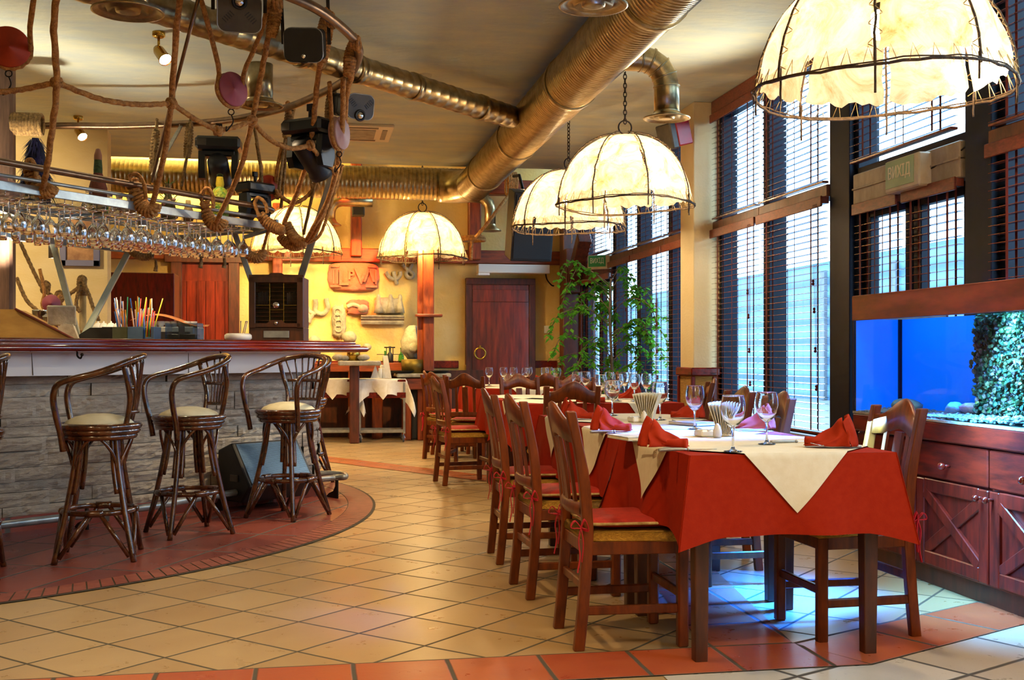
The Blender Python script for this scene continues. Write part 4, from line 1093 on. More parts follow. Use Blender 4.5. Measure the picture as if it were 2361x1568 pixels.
# ================================================================ rattan stools
def make_stool():
    t=thing('rattan_bar_stool','','bar stool')
    for k in range(4):
        a=pi/4+k*pi/2; c,s=cos(a),sin(a)
        m=MB(); m.tube(smooth([(.135*c,.135*s,.69),(.16*c,.16*s,.5),(.215*c,.215*s,.25),(.285*c,.285*s,0)],4),.0165,8)
        for q in(-1,1):
            b=a+q*.15; m.tube(smooth([(.128*cos(b),.128*sin(b),.69),(.150*cos(b),.150*sin(b),.5),(.178*cos(a+q*.13),.178*sin(a+q*.13),.36)],4),.013,7)
        m.build('leg',M_['rattan'],t)
    m=MB()
    for (z,r,tr) in((.668,.185,.018),(.695,.2,.018),(.722,.208,.019)): m.tube([(r*cos(2*pi*i/36),r*sin(2*pi*i/36),z) for i in range(36)],tr,8,True)
    m.build('seat_ring',M_['rattan'],t)
    m=MB(); m.lathe([(.0,.79),(.06,.787),(.12,.774),(.165,.754),(.185,.735),(.19,.72),(.18,.705),(0,.7)],32); m.build('seat_cushion',M_['seatpad'],t)
    m=MB(); m.tube([(.19*cos(2*pi*i/32),.19*sin(2*pi*i/32),.262) for i in range(32)],.0155,8,True); m.build('foot_ring',M_['rattan'],t)
    for k in range(4):
        a=pi/4+k*pi/2
        m=MB()
        for q in(-1,1):
            b=a+q*(pi/4-.16); m.tube([(.19*cos(b),.19*sin(b),.255),(.268*cos(a+q*.06),.268*sin(a+q*.06),.03)],.0125,7)
        m.build('brace',M_['rattan'],t)
        m=MB(); b=a+pi/4
        for q in(-1,1):
            e=a if q<0 else a+pi/2
            m.tube(smooth([(.155*cos(e),.155*sin(e),.46),(.165*cos(e-q*.18),.165*sin(e-q*.18),.56),(.172*cos(b+q*.3),.172*sin(b+q*.3),.635),(.17*cos(b+q*.12),.17*sin(b+q*.12),.662)],4),.009,6)
        m.build('arch_brace',M_['rattan'],t)
        m=MB(); m.tube([(.19*cos(b+w),.19*sin(b+w),.262) for w in(-.22,-.1,0,.1,.22)],.0205,8); m.build('binding',M_['rattan'],t)
    # hoop back open to +x
    hp=[]
    for s in(1,-1):
        h=[(.155,s*.20,.60),(.168,s*.212,.70),(.19,s*.222,.80),(.20,s*.23,.89),(.175,s*.24,.955),(.10,s*.248,.985),(.0,s*.246,1.01),(-.1,s*.225,1.045),(-.19,s*.16,1.085)]
        hp.append(h)
    pts=hp[0]+[(-.235,.0,1.105)]+hp[1][::-1]
    m=MB(); m.tube(smooth(pts,5),.0175,9); m.build('arm_hoop',M_['rattan'],t)
    def hoop(y):  # top point of the hoop above lateral y
        a=y/.22; return V((-.235+.06*abs(a)**1.5+.07*abs(a)**4,y,1.10-.055*abs(a)**1.6))
    for s in(1,-1):
        m=MB(); m.tube(smooth([(-.15,s*.125,.715),(-.175,s*.142,.85),(-.17,s*.175,.95),hoop(s*.19)],4),.0155,8); m.build('back_post',M_['rattan'],t)
    for k in range(7):
        y=(k-3)*.04
        m=MB(); m.tube(smooth([(-.182-.012*(1-(y/.13)**2),y*.85,.80),(-.20-.012*(1-(y/.13)**2),y,.93),hoop(y*1.32)],4),.0065,6); m.build('back_spindle',M_['rattan'],t)
    for z in(.80,.93):
        m=MB(); m.tube(smooth([(-.168,-.135,z),(-.195,-.07,z),(-.203,0,z),(-.195,.07,z),(-.168,.135,z)],4),.011,7); m.build('crossbar',M_['rattan'],t)
    return t
st0=make_stool(); index_kids()
GS='rattan bar stools'
def ang(cam_deg): # heading given in the camera's own frame: 0 right, 90 away
    return rad(cam_deg)-TH
ST=[(-1.76,6.06,200,'rattan bar stool cut off by the left picture edge'),(-1.155,6.5,193,'rattan bar stool seen from the side, left of the three whole ones'),(-.757,7.27,218,'rattan bar stool standing left of the black floor speaker'),(-.165,7.9,243,'rattan bar stool in front of the black floor speaker'),(-.10,9.86,250,'rattan bar stool half hidden past the rounded end of the bar')]
for i,(x,y,a,l) in enumerate(ST):
    if i==0: st0.location=(x,y,.006); st0.rotation_euler=(0,0,ang(a)); st0['label']=l; st0['group']=GS
    else: dup(st0,(x,y,.006),ang(a),l,GS)
# ================================================================ stage monitor leaning at the bar foot
c=bp(.87,.12,.07); 
t=thing('floor_speaker','black wedge stage speaker with wire grille lying at the foot of the bar','loudspeaker',c,math.atan2(-BD.y,-BD.x))
m=MB(); pl=[(-.19,0),(.10,0),(.20,.12),(-.02,.42),(-.19,.36)]
Mx=frame_from((0,-1,0),(0,0,1),(-1,0,0),(.29,0,.0)); m.prism(pl,.58,Mx); o=m.build('cabinet',M_['black'],t); bv=o.modifiers.new('b','BEVEL'); bv.width=.012; bv.segments=2
m=MB(); e0,e1=V((0,-.20,.12)),V((0,.02,.42)); up=(e1-e0)
nn=V((0,-up.z,up.y)).normalized()
for k in range(40):
    q=e0+up*(.06+.88*k/39)+nn*.006; m.bar(q+V((-.26,0,0)),q+V((.26,0,0)),.003,.003,nn,0)
for k in range(60):
    x=-.26+.52*k/59; m.bar(e0+up*.06+nn*.007+V((x,0,0)),e0+up*.94+nn*.007+V((x,0,0)),.0022,.002,nn,0)
m.build('grille',pm('window_blue_wire_mesh','#5f80aa',None,rough=.35,metal=.9),t)  # blue window reflection put into the mesh colour
m=MB(); m.box((-.295,-.02,.17),(.012,.09,.05),bev=.003); m.build('side_handle',M_['gunmetal'],t)
# ================================================================ things on the bar top
ZB=1.223
def onbar(px,py,d): return P(px,py,d)
# humidor
Q0=P(644,785,9.05); Q0.z=ZB
hum=thing('cigar_humidor','dark wooden glass fronted cigar cabinet standing on the right end of the bar','cabinet',Q0,-TH+.05)
W,D,H=.43,.30,.51
m=MB()
m.box((0,0,.055),(W,D,.11),bev=.004); m.box((0,D/2-.01,.3),(W-.02,.02,.4),bev=.002)
for s in(-1,1): m.box((s*(W/2-.012),0,.30),(.024,D-.01,.38),bev=.003)
m.box((0,0,.495),(W,D,.025),bev=.004); m.prism([(-.215,0),(.215,0),(.215,.02),(.06,.022),(.04,.035),(-.04,.035),(-.06,.022),(-.215,.02)],.02,Matrix.Translation((0,-.13,.505))@Matrix.Rotation(pi/2,4,'X')); m.build('carcass',M_['walnut'],hum)
m=MB(); 
for s in(-1,1): m.box((s*(W/2-.028),-D/2-.008,.305),(.05,.022,.40),bev=.003)
m.box((0,-D/2-.008,.485),(W-.01,.022,.045),bev=.003); m.prism([(-.19,0),(.19,0),(.19,.03),(.07,.03),(.04,.055),(-.04,.055),(-.07,.03),(-.19,.03)],.022,Matrix.Translation((0,-D/2+.003,.112))@Matrix.Rotation(pi/2,4,'X'))
dd=m.build('door',M_['walnut'],hum)
m=MB(); m.add([(-.165,-D/2-.006,.13),(.165,-D/2-.006,.13),(.165,-D/2-.006,.465),(-.165,-D/2-.006,.465)],[(0,1,2,3)]); m.build('pane',M_['pane'],dd)
m=MB(); m.lathe([(0,.012),(.008,.012),(.014,.008),(.016,0)],14,Matrix.Translation((0,-D/2-.02,.145))@Matrix.Rotation(pi/2,4,'X')); m.build('knob',M_['chrome'],dd)
m=MB()
for k in range(11): m.box((0,.06,.135+k*.033),(W-.05,.16,.004),bev=.001)
m.build('slatted_shelves',M_['wood'],hum)
m=MB()
for x in(-.055,.055): m.box((x,-.13,.3),(.006,.006,.34),bev=.001)
for (x,w,z) in((-.11,.11,.285),(.11,.11,.285),(0,.11,.25)): m.box((x,-.13,z),(w,.006,.005),bev=.001)
m.build('glazing_bars',M_['brass'],hum)
m=MB(); m.lathe([(0,.012),(.022,.012),(.026,.006),(.026,0)],20,Matrix.Translation((0,-D/2-.012,.285))@Matrix.Rotation(pi/2,4,'X')); m.build('dial',M_['chrome'],hum)
m=MB()
for x0 in(-.145,.08):
    for k in range(6): m.tube([(x0+.013*k,-.10,.29),(x0+.013*k,-.10,.385+.006*(k%3))],.0062,7)
m.build('cigars',pm('cigar_leaf','#3a2214','#22130b',20,(1,1,1),.8),hum)
m=MB(); m.box((0,-D/2-.003,.055),(.20,.01,.055),bev=.002); m.build('name_plate',M_['steel'],hum)
# bowl with tongs
q=P(549,782,8.7); q.z=ZB
t=thing('ashtray_bowl','round white ashtray bowl on the bar left of the cigar cabinet','bowl',q)
m=MB(); m.lathe([(.0,.0),(.085,.002),(.105,.02),(.103,.045),(.088,.058),(.075,.05),(.06,.03),(0,.025)],28); m.build('bowl',M_['white'],t)
m=MB()
for (x,y,dx) in((.03,0,-.01),(.045,.02,.012),(.07,-.01,.0)): m.tube([(x*.6,y,.03),(x+dx,y,.15)],.004,6); m.ball((x+dx,y,.15),.006,6)
tag(m.build('cigar_tools',M_['steel']),'thin metal cigar tools standing in the white bowl','cigar tool'); o=bpy.data.objects[-1] if False else None
ct=[o for o in bpy.data.objects if o.name.startswith('cigar_tools')][0]; ct.location=ct.location+q
# straw caddies
M_['caddy']=pm('olive_caddy','#6a7050','#5c6245',8,(1,1,1),.5); M_['caddyb']=pm('slate_blue_caddy','#4d6880','#42596e',8,(1,1,1),.5)
S0=P(285,778,8.35); S0.z=ZB; S1=P(333,778,8.3); S1.z=ZB
rzb=-TH
for (c_,w,mt,lb) in((S0,.105,'caddy','olive green bar caddy full of drinking straws'),(S1,.19,'caddyb','slate blue bar caddy with a notch, full of drinking straws')):
    t=thing('straw_caddy',lb,'caddy',c_,rzb)
    m=MB(); d=.16;h=.098;e=.005
    m.box((0,0,.004),(w,d,.008),bev=.001); m.box((0,d/2,h/2),(w,e,h),bev=.001)
    if mt=='caddyb':
        m.box((-.04,-d/2,h/2),(w-.08,e,h),bev=.001); m.box((.085,-d/2,h/2),(.022,e,h),bev=.001); m.box((.055,-d/2,.012),(.05,e,.02),bev=.001)
    else: m.box((0,-d/2,h/2),(w,e,h),bev=.001)
    for s in(-1,1): m.box((s*w/2,0,h/2),(e,d,h),bev=.001)
    m.build('tray',M_[mt],t)
    m=MB(); m.box((0,.0,h*.5),(e*.8,d-.01,h*.9),bev=.001); m.build('divider',M_[mt],t)
cols=[('yellow',(.9,.72,.02)),('blue',(.03,.2,.75)),('red',(.85,.06,.05)),('pale pink',(.85,.6,.55)),('orange',(.95,.35,.02)),('light blue',(.1,.5,.85)),('green',(.05,.45,.2))]
smat={n:pm('straw_'+n.replace(' ','_'),c,None,rough=.3) for n,c in cols}
rs=random.Random(9)
for i in range(60):
    n_,_=cols[rs.randrange(7)]
    if i<20: n_=['pale pink','orange','pale pink'][i%3] if i<14 else 'blue'
    base=(S0 if i<22 else S1)+V((rs.uniform(-.035,.035)*(1 if i<22 else 1.8),rs.uniform(-.05,.05),.012))
    hh=rs.uniform(.19,.23) if i%3 else rs.uniform(.27,.31)
    an=rs.uniform(-.16,.16)+ (base.x-(S0.x+S1.x)/2)*1.2
    m=MB(); m.tube([base,base+V((an*hh,rs.uniform(-.03,.05),hh))],.0042,7)
    tag(m.build('drinking_straw',smat[n_]),'%s drinking straw standing in the %s caddy'%(n_,'olive green' if i<22 else 'slate blue'),'straw','drinking straws in the caddies')
# napkin dispenser box of smoked plastic
q=P(425,779,8.45); q.z=ZB
t=thing('plastic_tray_box','smoky clear plastic box with compartments on the bar','box',q,rzb)
m=MB(); m.box((0,0,.01),(.24,.16,.02),bev=.002)
for s in(-1,1): m.box((s*.118,0,.065),(.004,.16,.13),bev=.001); m.box((0,s*.078,.065),(.24,.004,.13),bev=.001)
m.build('box',thin_glass('smoky_plastic',(.72,.78,.84),.35,(.3,.36,.42)),t)
m=MB(); m.box((-.02,0,.06),(.004,.15,.1),bev=.001); m.box((0,0,.03),(.2,.13,.035),bev=.003); m.build('insert',M_['gunmetal'],t)
# white sugar pots
for k,(px,py) in enumerate(((245,762),(262,764),(278,764),(232,765))):
    q=P(px-6,py+6,8.9); q.z=ZB+.03
    t=thing('white_china_pot','white china pot, number %s along the back of the bar by the straws'%['two','three','four','one'][k],'pot',q,0,'white china pots')
    m=MB(); m.lathe([(0,0),(.03,0),(.045,.02),(.05,.05),(.044,.085),(.03,.1),(0,.102)],20); m.build('body',M_['white'],t)
    m=MB(); m.lathe([(.03,.1),(.02,.113),(.006,.116),(.008,.126),(0,.13)],14); m.build('lid',M_['white'],t)
# stack of cups on the espresso machine
q=P(385,742,9.0); mb=MB()
t=thing('espresso_machine','low grey coffee machine behind the bar with cups stored on top','coffee machine',(q.x,q.y,1.2),rzb)
m=MB(); m.box((0,.1,.06),(.46,.3,.16),bev=.01); m.build('body',M_['steel'],t)
m=MB(); m.box((0,-.06,.05),(.40,.03,.1),bev=.004); m.build('front_panel',M_['black'],t)
for k in range(9):
    p=V(q)+V((-.2+.05*k,.05-.02*(k%2),1.34-q.z)); m=MB(); m.lathe([(0,0),(.018,0),(.027,.02),(.03,.045),(.027,.045),(.02,.01)],14,Matrix.Translation(p))
    tag(m.build('coffee_cup',M_['white']),'white coffee cup stored upside on the coffee machine under orange paper','cup','cups on the coffee machine')
m=MB(); m.grid(lambda u,v: V((q.x-.28+.6*u,q.y-.05+.2*v,1.385+.045*sin(u*5)+.02*v)),12,4)
tag(m.build('orange_paper',pm('orange_paper','#e08a4a',None,rough=.8)),'sheet of orange paper draped over the cups','paper')
# black tills and screen
q=P(236,775,8.7)
t=thing('cash_register','black cash terminal with receipt slot beside the straw caddies','cash register',(q.x,q.y,ZB),rzb)
m=MB(); m.prism([(-.15,0),(.15,0),(.15,.10),(-.05,.10),(-.13,.05)],.24,frame_from((1,0,0),(0,0,1),(0,-1,0),(0,.12,0))); m.build('body',M_['black'],t)
m=MB(); m.box((.06,0,.103),(.1,.08,.01)); m.build('printer_slot',M_['gunmetal'],t)
q=P(150,776,8.4)
t=thing('till_screen','grey swivel till display standing behind the steel struts','till screen',(q.x,q.y,ZB),rzb+.3)
m=MB(); m.prism([(-.1,0),(.1,0),(.06,.12),(-.02,.12)],.2,frame_from((1,0,0),(0,0,1),(0,-1,0),(0,.1,0))); m.build('stand',M_['plaster'],t)
m=MB(); m.box((-.02,0,.19),(.2,.03,.15),bev=.008,M=Matrix.Rotation(.25,4,'X')); m.build('display',M_['plaster'],t)
q=P(70,775,8.2)
t=thing('sloped_wood_hood','pale yellow sloped wooden hood behind the bar at the left','hood',(q.x-.1,q.y,ZB))
m=MB(); m.prism([(-.35,0),(.42,0),(.02,.22),(-.35,.22)],.3,frame_from((1,0,0),(0,0,1),(0,-1,0),(0,.2,0))); m.build('hood',pm('pale_yellow_wood','#c99a4c','#b58540',5,(1,1,3),.5),t)
m=MB(); m.bar((.42,-.105,.01),(.02,-.105,.225),.015,.02,(0,1,0)); m.build('edge_strip',M_['valance'],t)
# steel shaker cans
for k,(px,dx) in enumerate(((98,0),(118,.1))):
    q=P(px,760,9.2); m=MB(); m.lathe([(0,0),(.07,0),(.085,.25-.05*k),(.088,.26-.05*k),(.08,.26-.05*k),(.065,.02),(0,.02)],20,Matrix.Translation((q.x,q.y,1.22)))
    tag(m.build('ice_bucket',M_['chrome']),['tall polished steel bucket behind the red pulley','short polished steel bucket in front of the tall one'][k],'bucket')
# ================================================================ rack over the bar
M_['strut']=pm('grey_painted_steel','#9aa08f','#858d84',8,(1,1,1),.4)
RA=P(-150,357,6.18); RA.z=2.24
RT=P(640,478,8.75); RT.z=2.24
RDv=(RT-RA); RLn=RDv.length; RDv.normalize()
RN=V((-RDv.y,RDv.x,0)); 
if RN.y<0: RN=-RN
def rk(s,n,z): return RT-RDv*s+RN*n+V((0,0,z-2.24))   # s left of tip, n behind the front rail
rack=thing('bar_rack','steel rack with double rails hung over the bar, holding glasses and bottles','rack',rk(1.6,.3,1.95))
def rail(name,z,n0,r,mat):
    pts=[rk(RLn-.02,n0,z),rk(1.5,n0,z),rk(.5,n0,z),rk(.12,n0,z),rk(-.06,n0+.12,z),rk(-.1,n0+.35,z),rk(-.02,n0+.62,z),rk(.3,n0+.78,z),rk(1.5,n0+.8,z),rk(RLn,n0+.8,z)]
    m=MB(); m.tube(smooth(pts,6),r,10); m.build(name,mat,rack,True)
rail('top_rail',2.24,0,.021,M_['pipe']); rail('lower_rail',2.165,.02,.012,M_['steel'])
m=MB()
m.bar(rk(RLn,.02,2.105),rk(.12,.02,2.105),.02,.055,(0,0,1)); m.bar(rk(RLn,.8,2.105),rk(.3,.8,2.105),.02,.055,(0,0,1))
m.bar(rk(.12,.02,2.105),rk(-.08,.3,2.105),.02,.055,(0,0,1)); m.bar(rk(-.08,.3,2.105),rk(.3,.8,2.105),.02,.055,(0,0,1))
m.build('edge_beam',M_['steel'],rack,True)
m=MB(); 
m.add([rk(RLn,.03,2.085),rk(.15,.03,2.085),rk(-.05,.3,2.085),rk(.3,.78,2.085),rk(RLn,.78,2.085)],[(0,1,2,3,4)])
m.build('shelf_glass',thin_glass('rack_shelf_glass',(.96,.98,.98),0,gl=.4),rack,True)
# lower frame and V struts down to the bar
lf0,lf1=P(28,546,8.3),P(305,577,9.15)
m=MB(); m.bar(lf0,lf1,.04,.05,(0,0,1)); m.bar(lf0,rk(3.0,.8,2.09),.035,.035); m.bar(lf1,rk(1.9,.8,2.09),.035,.035); m.bar(P(300,560,9.0),P(600,528,9.0),.035,.04); m.build('lower_frame',M_['steel'],rack,True)
for (a,b) in((P(122,560,8.6),P(180,777,8.75)),(P(298,578,9.1),P(192,777,8.75)),(P(528,500,9.0),P(598,700,9.25))):
    m=MB(); m.bar(a,b,.045,.045,(0,1,0),.004); m.build('strut',M_['strut'],rack,True)
m=MB(); m.bar(P(790,330,8.35),P(690,650,9.3),.055,.05,(0,1,0),.004); m.build('long_strut',M_['strut'],rack,True)
for (a,b,d0,d1) in(((460,-10),(402,215),6.3,7.0),((402,215),(352,418),7.0,7.55)):
    pass
m=MB(); m.tube([P(460,-15,6.3),P(400,215,6.95),P(350,418,7.5)],.011,8); m.build('hanger_rod',M_['pipe'],rack,True)
m=MB(); m.bar(P(418,290,9.2),P(352,405,7.6),.03,.012,(0,1,0)); m.build('hanger_strap',M_['steel'],rack,True)
m=MB(); m.bar(P(560,530,9.1),P(640,510,8.9),.03,.03); m.bar(P(560,548,8.9),P(640,525,8.8),.02,.03)
m.build('end_arm',M_['steel'],rack,True)
# ---------------------------------------------------------------- hanging glasses in wire rails
def flip(name,prof,n=14):
    m=MB(); m.lathe(prof,n); o=m.build(name,M_['glass']); return o
def wine_prof(h,R,st): 
    bh=h-st; return [(.0005,0),(.032,-.001),(.033,-.003),(.008,-.008),(.004,-.02),(.004,-st+.008),(.008,-st),(R*.6,-st-bh*.15),(R*.9,-st-bh*.34),(R,-st-bh*.55),(R*.95,-st-bh*.8),(R*.84,-h),(R*.81,-h),(R*.92,-st-bh*.8),(R*.965,-st-bh*.55),(R*.87,-st-bh*.36),(R*.56,-st-bh*.18),(.002,-st-bh*.07)]
hg=[flip('hanging_wine_glass',wine_prof(.20,.042,.085)),flip('hanging_flute_glass',wine_prof(.225,.027,.085))]
for o in hg: o['category']='wine glass'
first=[1,1]; rs=random.Random(21)
m=MB(); rails=[]
def hang(s,n,kind,side):
    kh=.20 if kind==0 else .225; p=rk(s,n,2.062-kh); p+=V((rs.uniform(-.008,.008),rs.uniform(-.008,.008),0))
    o=hg[kind]
    if not first[kind]: o=hg[kind].copy(); COL.objects.link(o)
    first[kind]=0
    o.location=p
    k=['wine glass','champagne flute'][kind]
    o['label']='clear %s hanging upside down in the %s group of the rack over the bar'%(k,side); o['group']='%ss hanging in the %s rack'%(k,side); o['category']='wine glass' if kind==0 else 'flute glass'
for (s0,s1,nr,side,kd) in((1.62,3.25,11,'left',0),(.28,1.42,9,'right',0)):
    for i in range(nr):
        s=s0+(s1-s0)*i/(nr-1)
        for q in(-.03,.03):
            a,b=rk(s+q,.06,2.062),rk(s+q,.70,2.062); m.tube([a,b],.0022,5); m.tube([rk(s+q,.06,2.062),rk(s+q,.06,2.1)],.003,5)
        m.tube([rk(s-.03,.06,2.1),rk(s+.03,.06,2.1)],.003,5)
        for j in range(5):
            kind=0 if (side=='right' or j<2 or s>3.0) else 1
            hang(s,.11+.105*j+(.02 if i%2 else 0),kind,side)
m.build('glass_rails',M_['chrome'],rack,True)
# ---------------------------------------------------------------- lit downlights in the rack
for k,(px,py,d) in enumerate(((329,520,8.0),(322,575,8.6),(122,595,8.9))):
    c=P(px,py,d)
    t=thing('rack_downlight','small cylindrical spotlight %s'%['shining between the two glass groups','glowing low beneath the glasses','glowing beside the left steel strut'][k],'spotlight',c,0)
    m=MB(); m.lathe([(0,.10),(.03,.10),(.034,.095),(.034,.0),(.03,-.002)],18); m.tube([(0,0,.1),(0,0,.18)],.006,6); m.build('housing',M_['steel'],t)
    m=MB(); m.lathe([(0,.0),(.029,.002)],16); m.build('lens',glow('warm_spot_lens',(1,.72,.4),26),t)
# ---------------------------------------------------------------- bottles and ornaments on the rack
def lat(name,prof,pos,mat,label,cat,grp=None,n=18):
    m=MB(); m.lathe(prof,n,Matrix.Translation(pos)); return tag(m.build(name,mat),label,cat,grp)
ZR=2.09
p=P(226,440,7.75); p.z=ZR
t=thing('clay_decorated_bottle','tall bottle coated in brown clay with green neck on the rack','bottle',p)
m=MB(); m.lathe([(0,0),(.055,0),(.065,.06),(.06,.13),(.062,.17),(.045,.23),(.03,.27),(.027,.28)],18); m.build('body',pm('terracotta_clay','#8a4a34','#6b3626',20,(1,1,1),.8,bump=.5),t)
m=MB(); m.lathe([(.029,.27),(.03,.30),(.026,.36),(.026,.37)],14); m.build('green_neck',pm('green_beads','#3f5a26','#27401a',60,(1,1,1),.6,bump=.8),t)
m=MB(); m.lathe([(.027,.365),(.026,.40),(.02,.42),(.014,.44),(0,.445)],14); m.build('cap',pm('cork_cap','#9a6a50',None,rough=.8),t)
m=MB(); m.lathe([(.0,-.0),(.068,0),(.07,.05),(.066,.07)],18); m.build('dark_base',M_['bottlegreen'],t)
p=P(507,480,8.35); p.z=2.115
t=thing('yellow_decorated_bottle','bright yellow and green bottle of shells standing on the rack beneath the moving light','bottle',p); t.scale=(1.1,)*3
m=MB(); m.lathe([(0,0),(.055,0),(.06,.05),(.058,.16),(.045,.2),(.025,.22),(.022,.23)],18); m.build('body',pm('yellow_shells','#cdbf2a','#4f9a2c',25,(1,1,1),.4,bump=.9,bscale=60),t)
m=MB(); m.lathe([(.024,.215),(.028,.24),(.022,.285),(.02,.29)],14); m.build('yellow_neck',pm('yellow_twine','#e6cf10','#c9a80a',60,(1,1,6),.6,bump=.5),t)
m=MB(); m.lathe([(.02,.288),(.021,.305),(.012,.31),(0,.311)],14); m.build('cap',M_['bottlegreen'],t)
for k,(px,d) in enumerate(((205,7.6),(252,7.8),(275,7.9),(300,8.0),(342,8.1))):
    p=P(px,448,d); p.z=ZR
    lat('glass_carafe',[(0,0),(.045,0),(.05,.03),(.03,.08),(.02,.12),(.028,.15),(.026,.15),(.018,.12),(.028,.08),(.046,.03),(0,.01)],p,M_['glass'],['small clear carafe left of the clay bottle','small clear carafe right of the clay bottle','clear carafe by the second rope whipping','clear carafe behind the middle rope whipping','clear carafe before the flower ornament'][k],'carafe','clear carafes on the rack')
# flower and shell ornament
p=P(388,470,8.2); p.z=ZR
t=thing('flower_ornament','shell and greenery bottle ornament with leaves standing on the rack','ornament',p)
m=MB(); m.lathe([(0,0),(.05,0),(.055,.08),(.045,.14),(.025,.18),(.022,.25),(.026,.27),(0,.272)],16); m.build('bottle',pm('brown_shells','#7d5a3a','#4e5a2c',30,(1,1,1),.6,bump=.8),t)
m=MB(); rs=random.Random(4)
for k in range(70):
    a=rs.uniform(0,2*pi); z=rs.uniform(.02,.20) if k<55 else .27; r=.05 if k<55 else .02; c=V((r*cos(a),r*sin(a),z)); e=c+V((cos(a)*.06,sin(a)*.06,rs.uniform(.0,.05))); s=V((-sin(a),cos(a),0))*.006
    m.add([c-s,c+s,e],[(0,1,2)])
tag(m.build('leaves',pm('ornament_leaf','#4d8a26','#2f6a1c',10,(1,1,1),.5),t),None,None,None,'stuff')
m=MB()
for k in range(9): a=k*.7; m.ball((.055*cos(a),.055*sin(a),.03+.015*k),.016,8)
m.build('shells',pm('pale_shell','#c9a06a','#b08a8a',20,(1,1,1),.5),t)
p=P(434,488,8.2); p.z=ZR
t=thing('small_flower_ornament','small shell ornament with pink flower beside the larger one on the rack','ornament',p)
m=MB(); m.lathe([(0,0),(.035,0),(.04,.06),(.02,.12),(.018,.15),(0,.152)],14); m.build('bottle',pm('cream_shells','#b59a5c','#8a7a5a',30,(1,1,1),.6,bump=.8),t)
m=MB()
for k in range(6): a=k*pi/3; m.ball((.05+.018*cos(a),-.02,.035+.018*sin(a)),.012,6)
m.build('pink_flower',pm('pink_petal','#d0507a',None,rough=.6),t)
# blue feathered figure and a pink shell at the left end
p=P(82,440,7.4); p.z=ZR+.03
t=thing('blue_feather_figure','deep blue feathered ornament standing on the left end of the rack','ornament',p)
m=MB(); m.lathe([(0,0),(.07,0),(.08,.06),(.06,.16),(.04,.26),(.02,.3),(0,.305)],14); m.build('body',pm('navy_cloth','#14163c','#0b0c24',20,(1,1,1),.8),t)
m=MB(); rs=random.Random(6)
for k in range(160):
    z=rs.uniform(.03,.31); a=rs.uniform(0,2*pi); r=.08*(1-z/.34)+.015; c=V((r*cos(a),r*sin(a),z)); e=c+V((cos(a)*rs.uniform(.02,.06),sin(a)*.05,-rs.uniform(.04,.10))); s=V((-sin(a),cos(a),0))*.007
    m.add([c-s,c+s,e],[(0,1,2)])
tag(m.build('feathers',pm('blue_feather','#1c1f66','#10103a',10,(1,1,1),.6),t),None,None,None,'stuff'); t.scale=(1.3,1.3,1.35)
p=P(14,438,7.2); p.z=ZR
m=MB(); m.ball(p+V((0,0,.07)),.09,14,(1.3,1,.8),.03); m.ball(p+V((-.03,-.03,.14)),.05,10,(1,1,.8),.05)
tag(m.build('pink_shell',pm('pink_shell','#c98a7a','#e0b8a8',6,(1,1,1),.5,bump=.4)),'large pink sea shell lying at the left end of the rack','shell')
# ================================================================ upper ring pipe
UZ=3.0
def U(px,py,z=UZ): return PZ(px,py,z)
ring=[P(-350,-330,5.0)]
ring=[V((-2.6,4.6,UZ)),V((-1.2,5.35,UZ)),V((-.35,5.85,UZ)),U(700,5),U(775,52),U(822,100),U(824,140),U(795,185),U(720,225),U(640,254),U(500,280),U(300,290),U(170,290),U(60,290)]
m=MB(); m.tube(smooth(ring,6),.028,12)
o=m.build('overhead_pipe',M_['pipe']); tag(o,'curved bronze pipe hung under the ceiling, carrying the ropes and stage lights','pipe')
m=MB()
for q in(ring[4],ring[8],ring[10]): m.tube([q,V((q.x,q.y,ZC))],.008,6)
tag(m.build('pipe_hanger_rod',M_['iron']),'thin ceiling rods holding the curved overhead pipe','rod') if False else None
# ================================================================ rope net
net=thing('rope_net','jute rope net of knotted strands stretched from the overhead pipe to the bar rack','rope net',rk(1.2,-.1,2.2))
def dline(pts,d0,d1):
    n=len(pts)-1; return [P(x,y,d0+(d1-d0)*i/max(1,n)) for i,(x,y) in enumerate(pts)]
def strand(name,pts,d0,d1,r=.0175,mat='rope',par=net,dense=10):
    m=MB(); s=smooth(dline(pts,d0,d1),dense); m.tube(s,r,9,rope=150); return m.build(name,M_[mat],par,True)
SV=[([(136,-40),(124,60),(131,190),(120,300),(106,400),(95,440)],5.7,6.85),
 ([(418,-40),(405,90),(395,235),(378,360),(352,470)],6.1,7.5),
 ([(648,-30),(618,90),(581,280),(550,400),(498,515)],6.5,8.0),
 ([(742,130),(733,180),(716,335),(690,430),(655,515)],6.9,8.45),
 ([(812,170),(798,230),(780,380),(735,520),(705,560)],7.2,8.9),
 ([(792,180),(786,330),(760,450),(720,530),(700,566)],7.25,8.95)]
for p_,a_,b_ in SV: strand('vertical_strand',p_,a_,b_)
SR=[([(362,275),(358,330),(352,420)],9.2,8.9),([(440,270),(434,340),(418,430)],9.1,8.9),([(586,290),(600,380),(606,450)],8.9,8.8),([(668,240),(655,340),(640,460)],8.7,8.9),([(680,240),(662,340),(648,480)],8.7,8.95),([(765,200),(748,380),(728,420),(700,540)],8.1,9.0)]
for p_,a_,b_ in SR: strand('rear_strand',p_,a_,b_,.012,'rope_d')
CRS=[([(-40,215),(40,208),(131,190)],6.1,6.2),([(131,190),(230,228),(320,241),(395,238)],6.2,6.75),([(395,238),(450,275),(503,302)],6.75,7.0),([(503,302),(545,292),(581,278)],7.0,7.15),([(581,278),(620,320),(670,342),(716,335)],7.15,7.5),([(716,335),(745,370),(772,392)],7.5,7.8),([(640,448),(675,468),(705,455),(727,430)],8.8,8.8)]
for p_,a_,b_ in CRS: strand('cross_rope',p_,a_,b_,.0155)
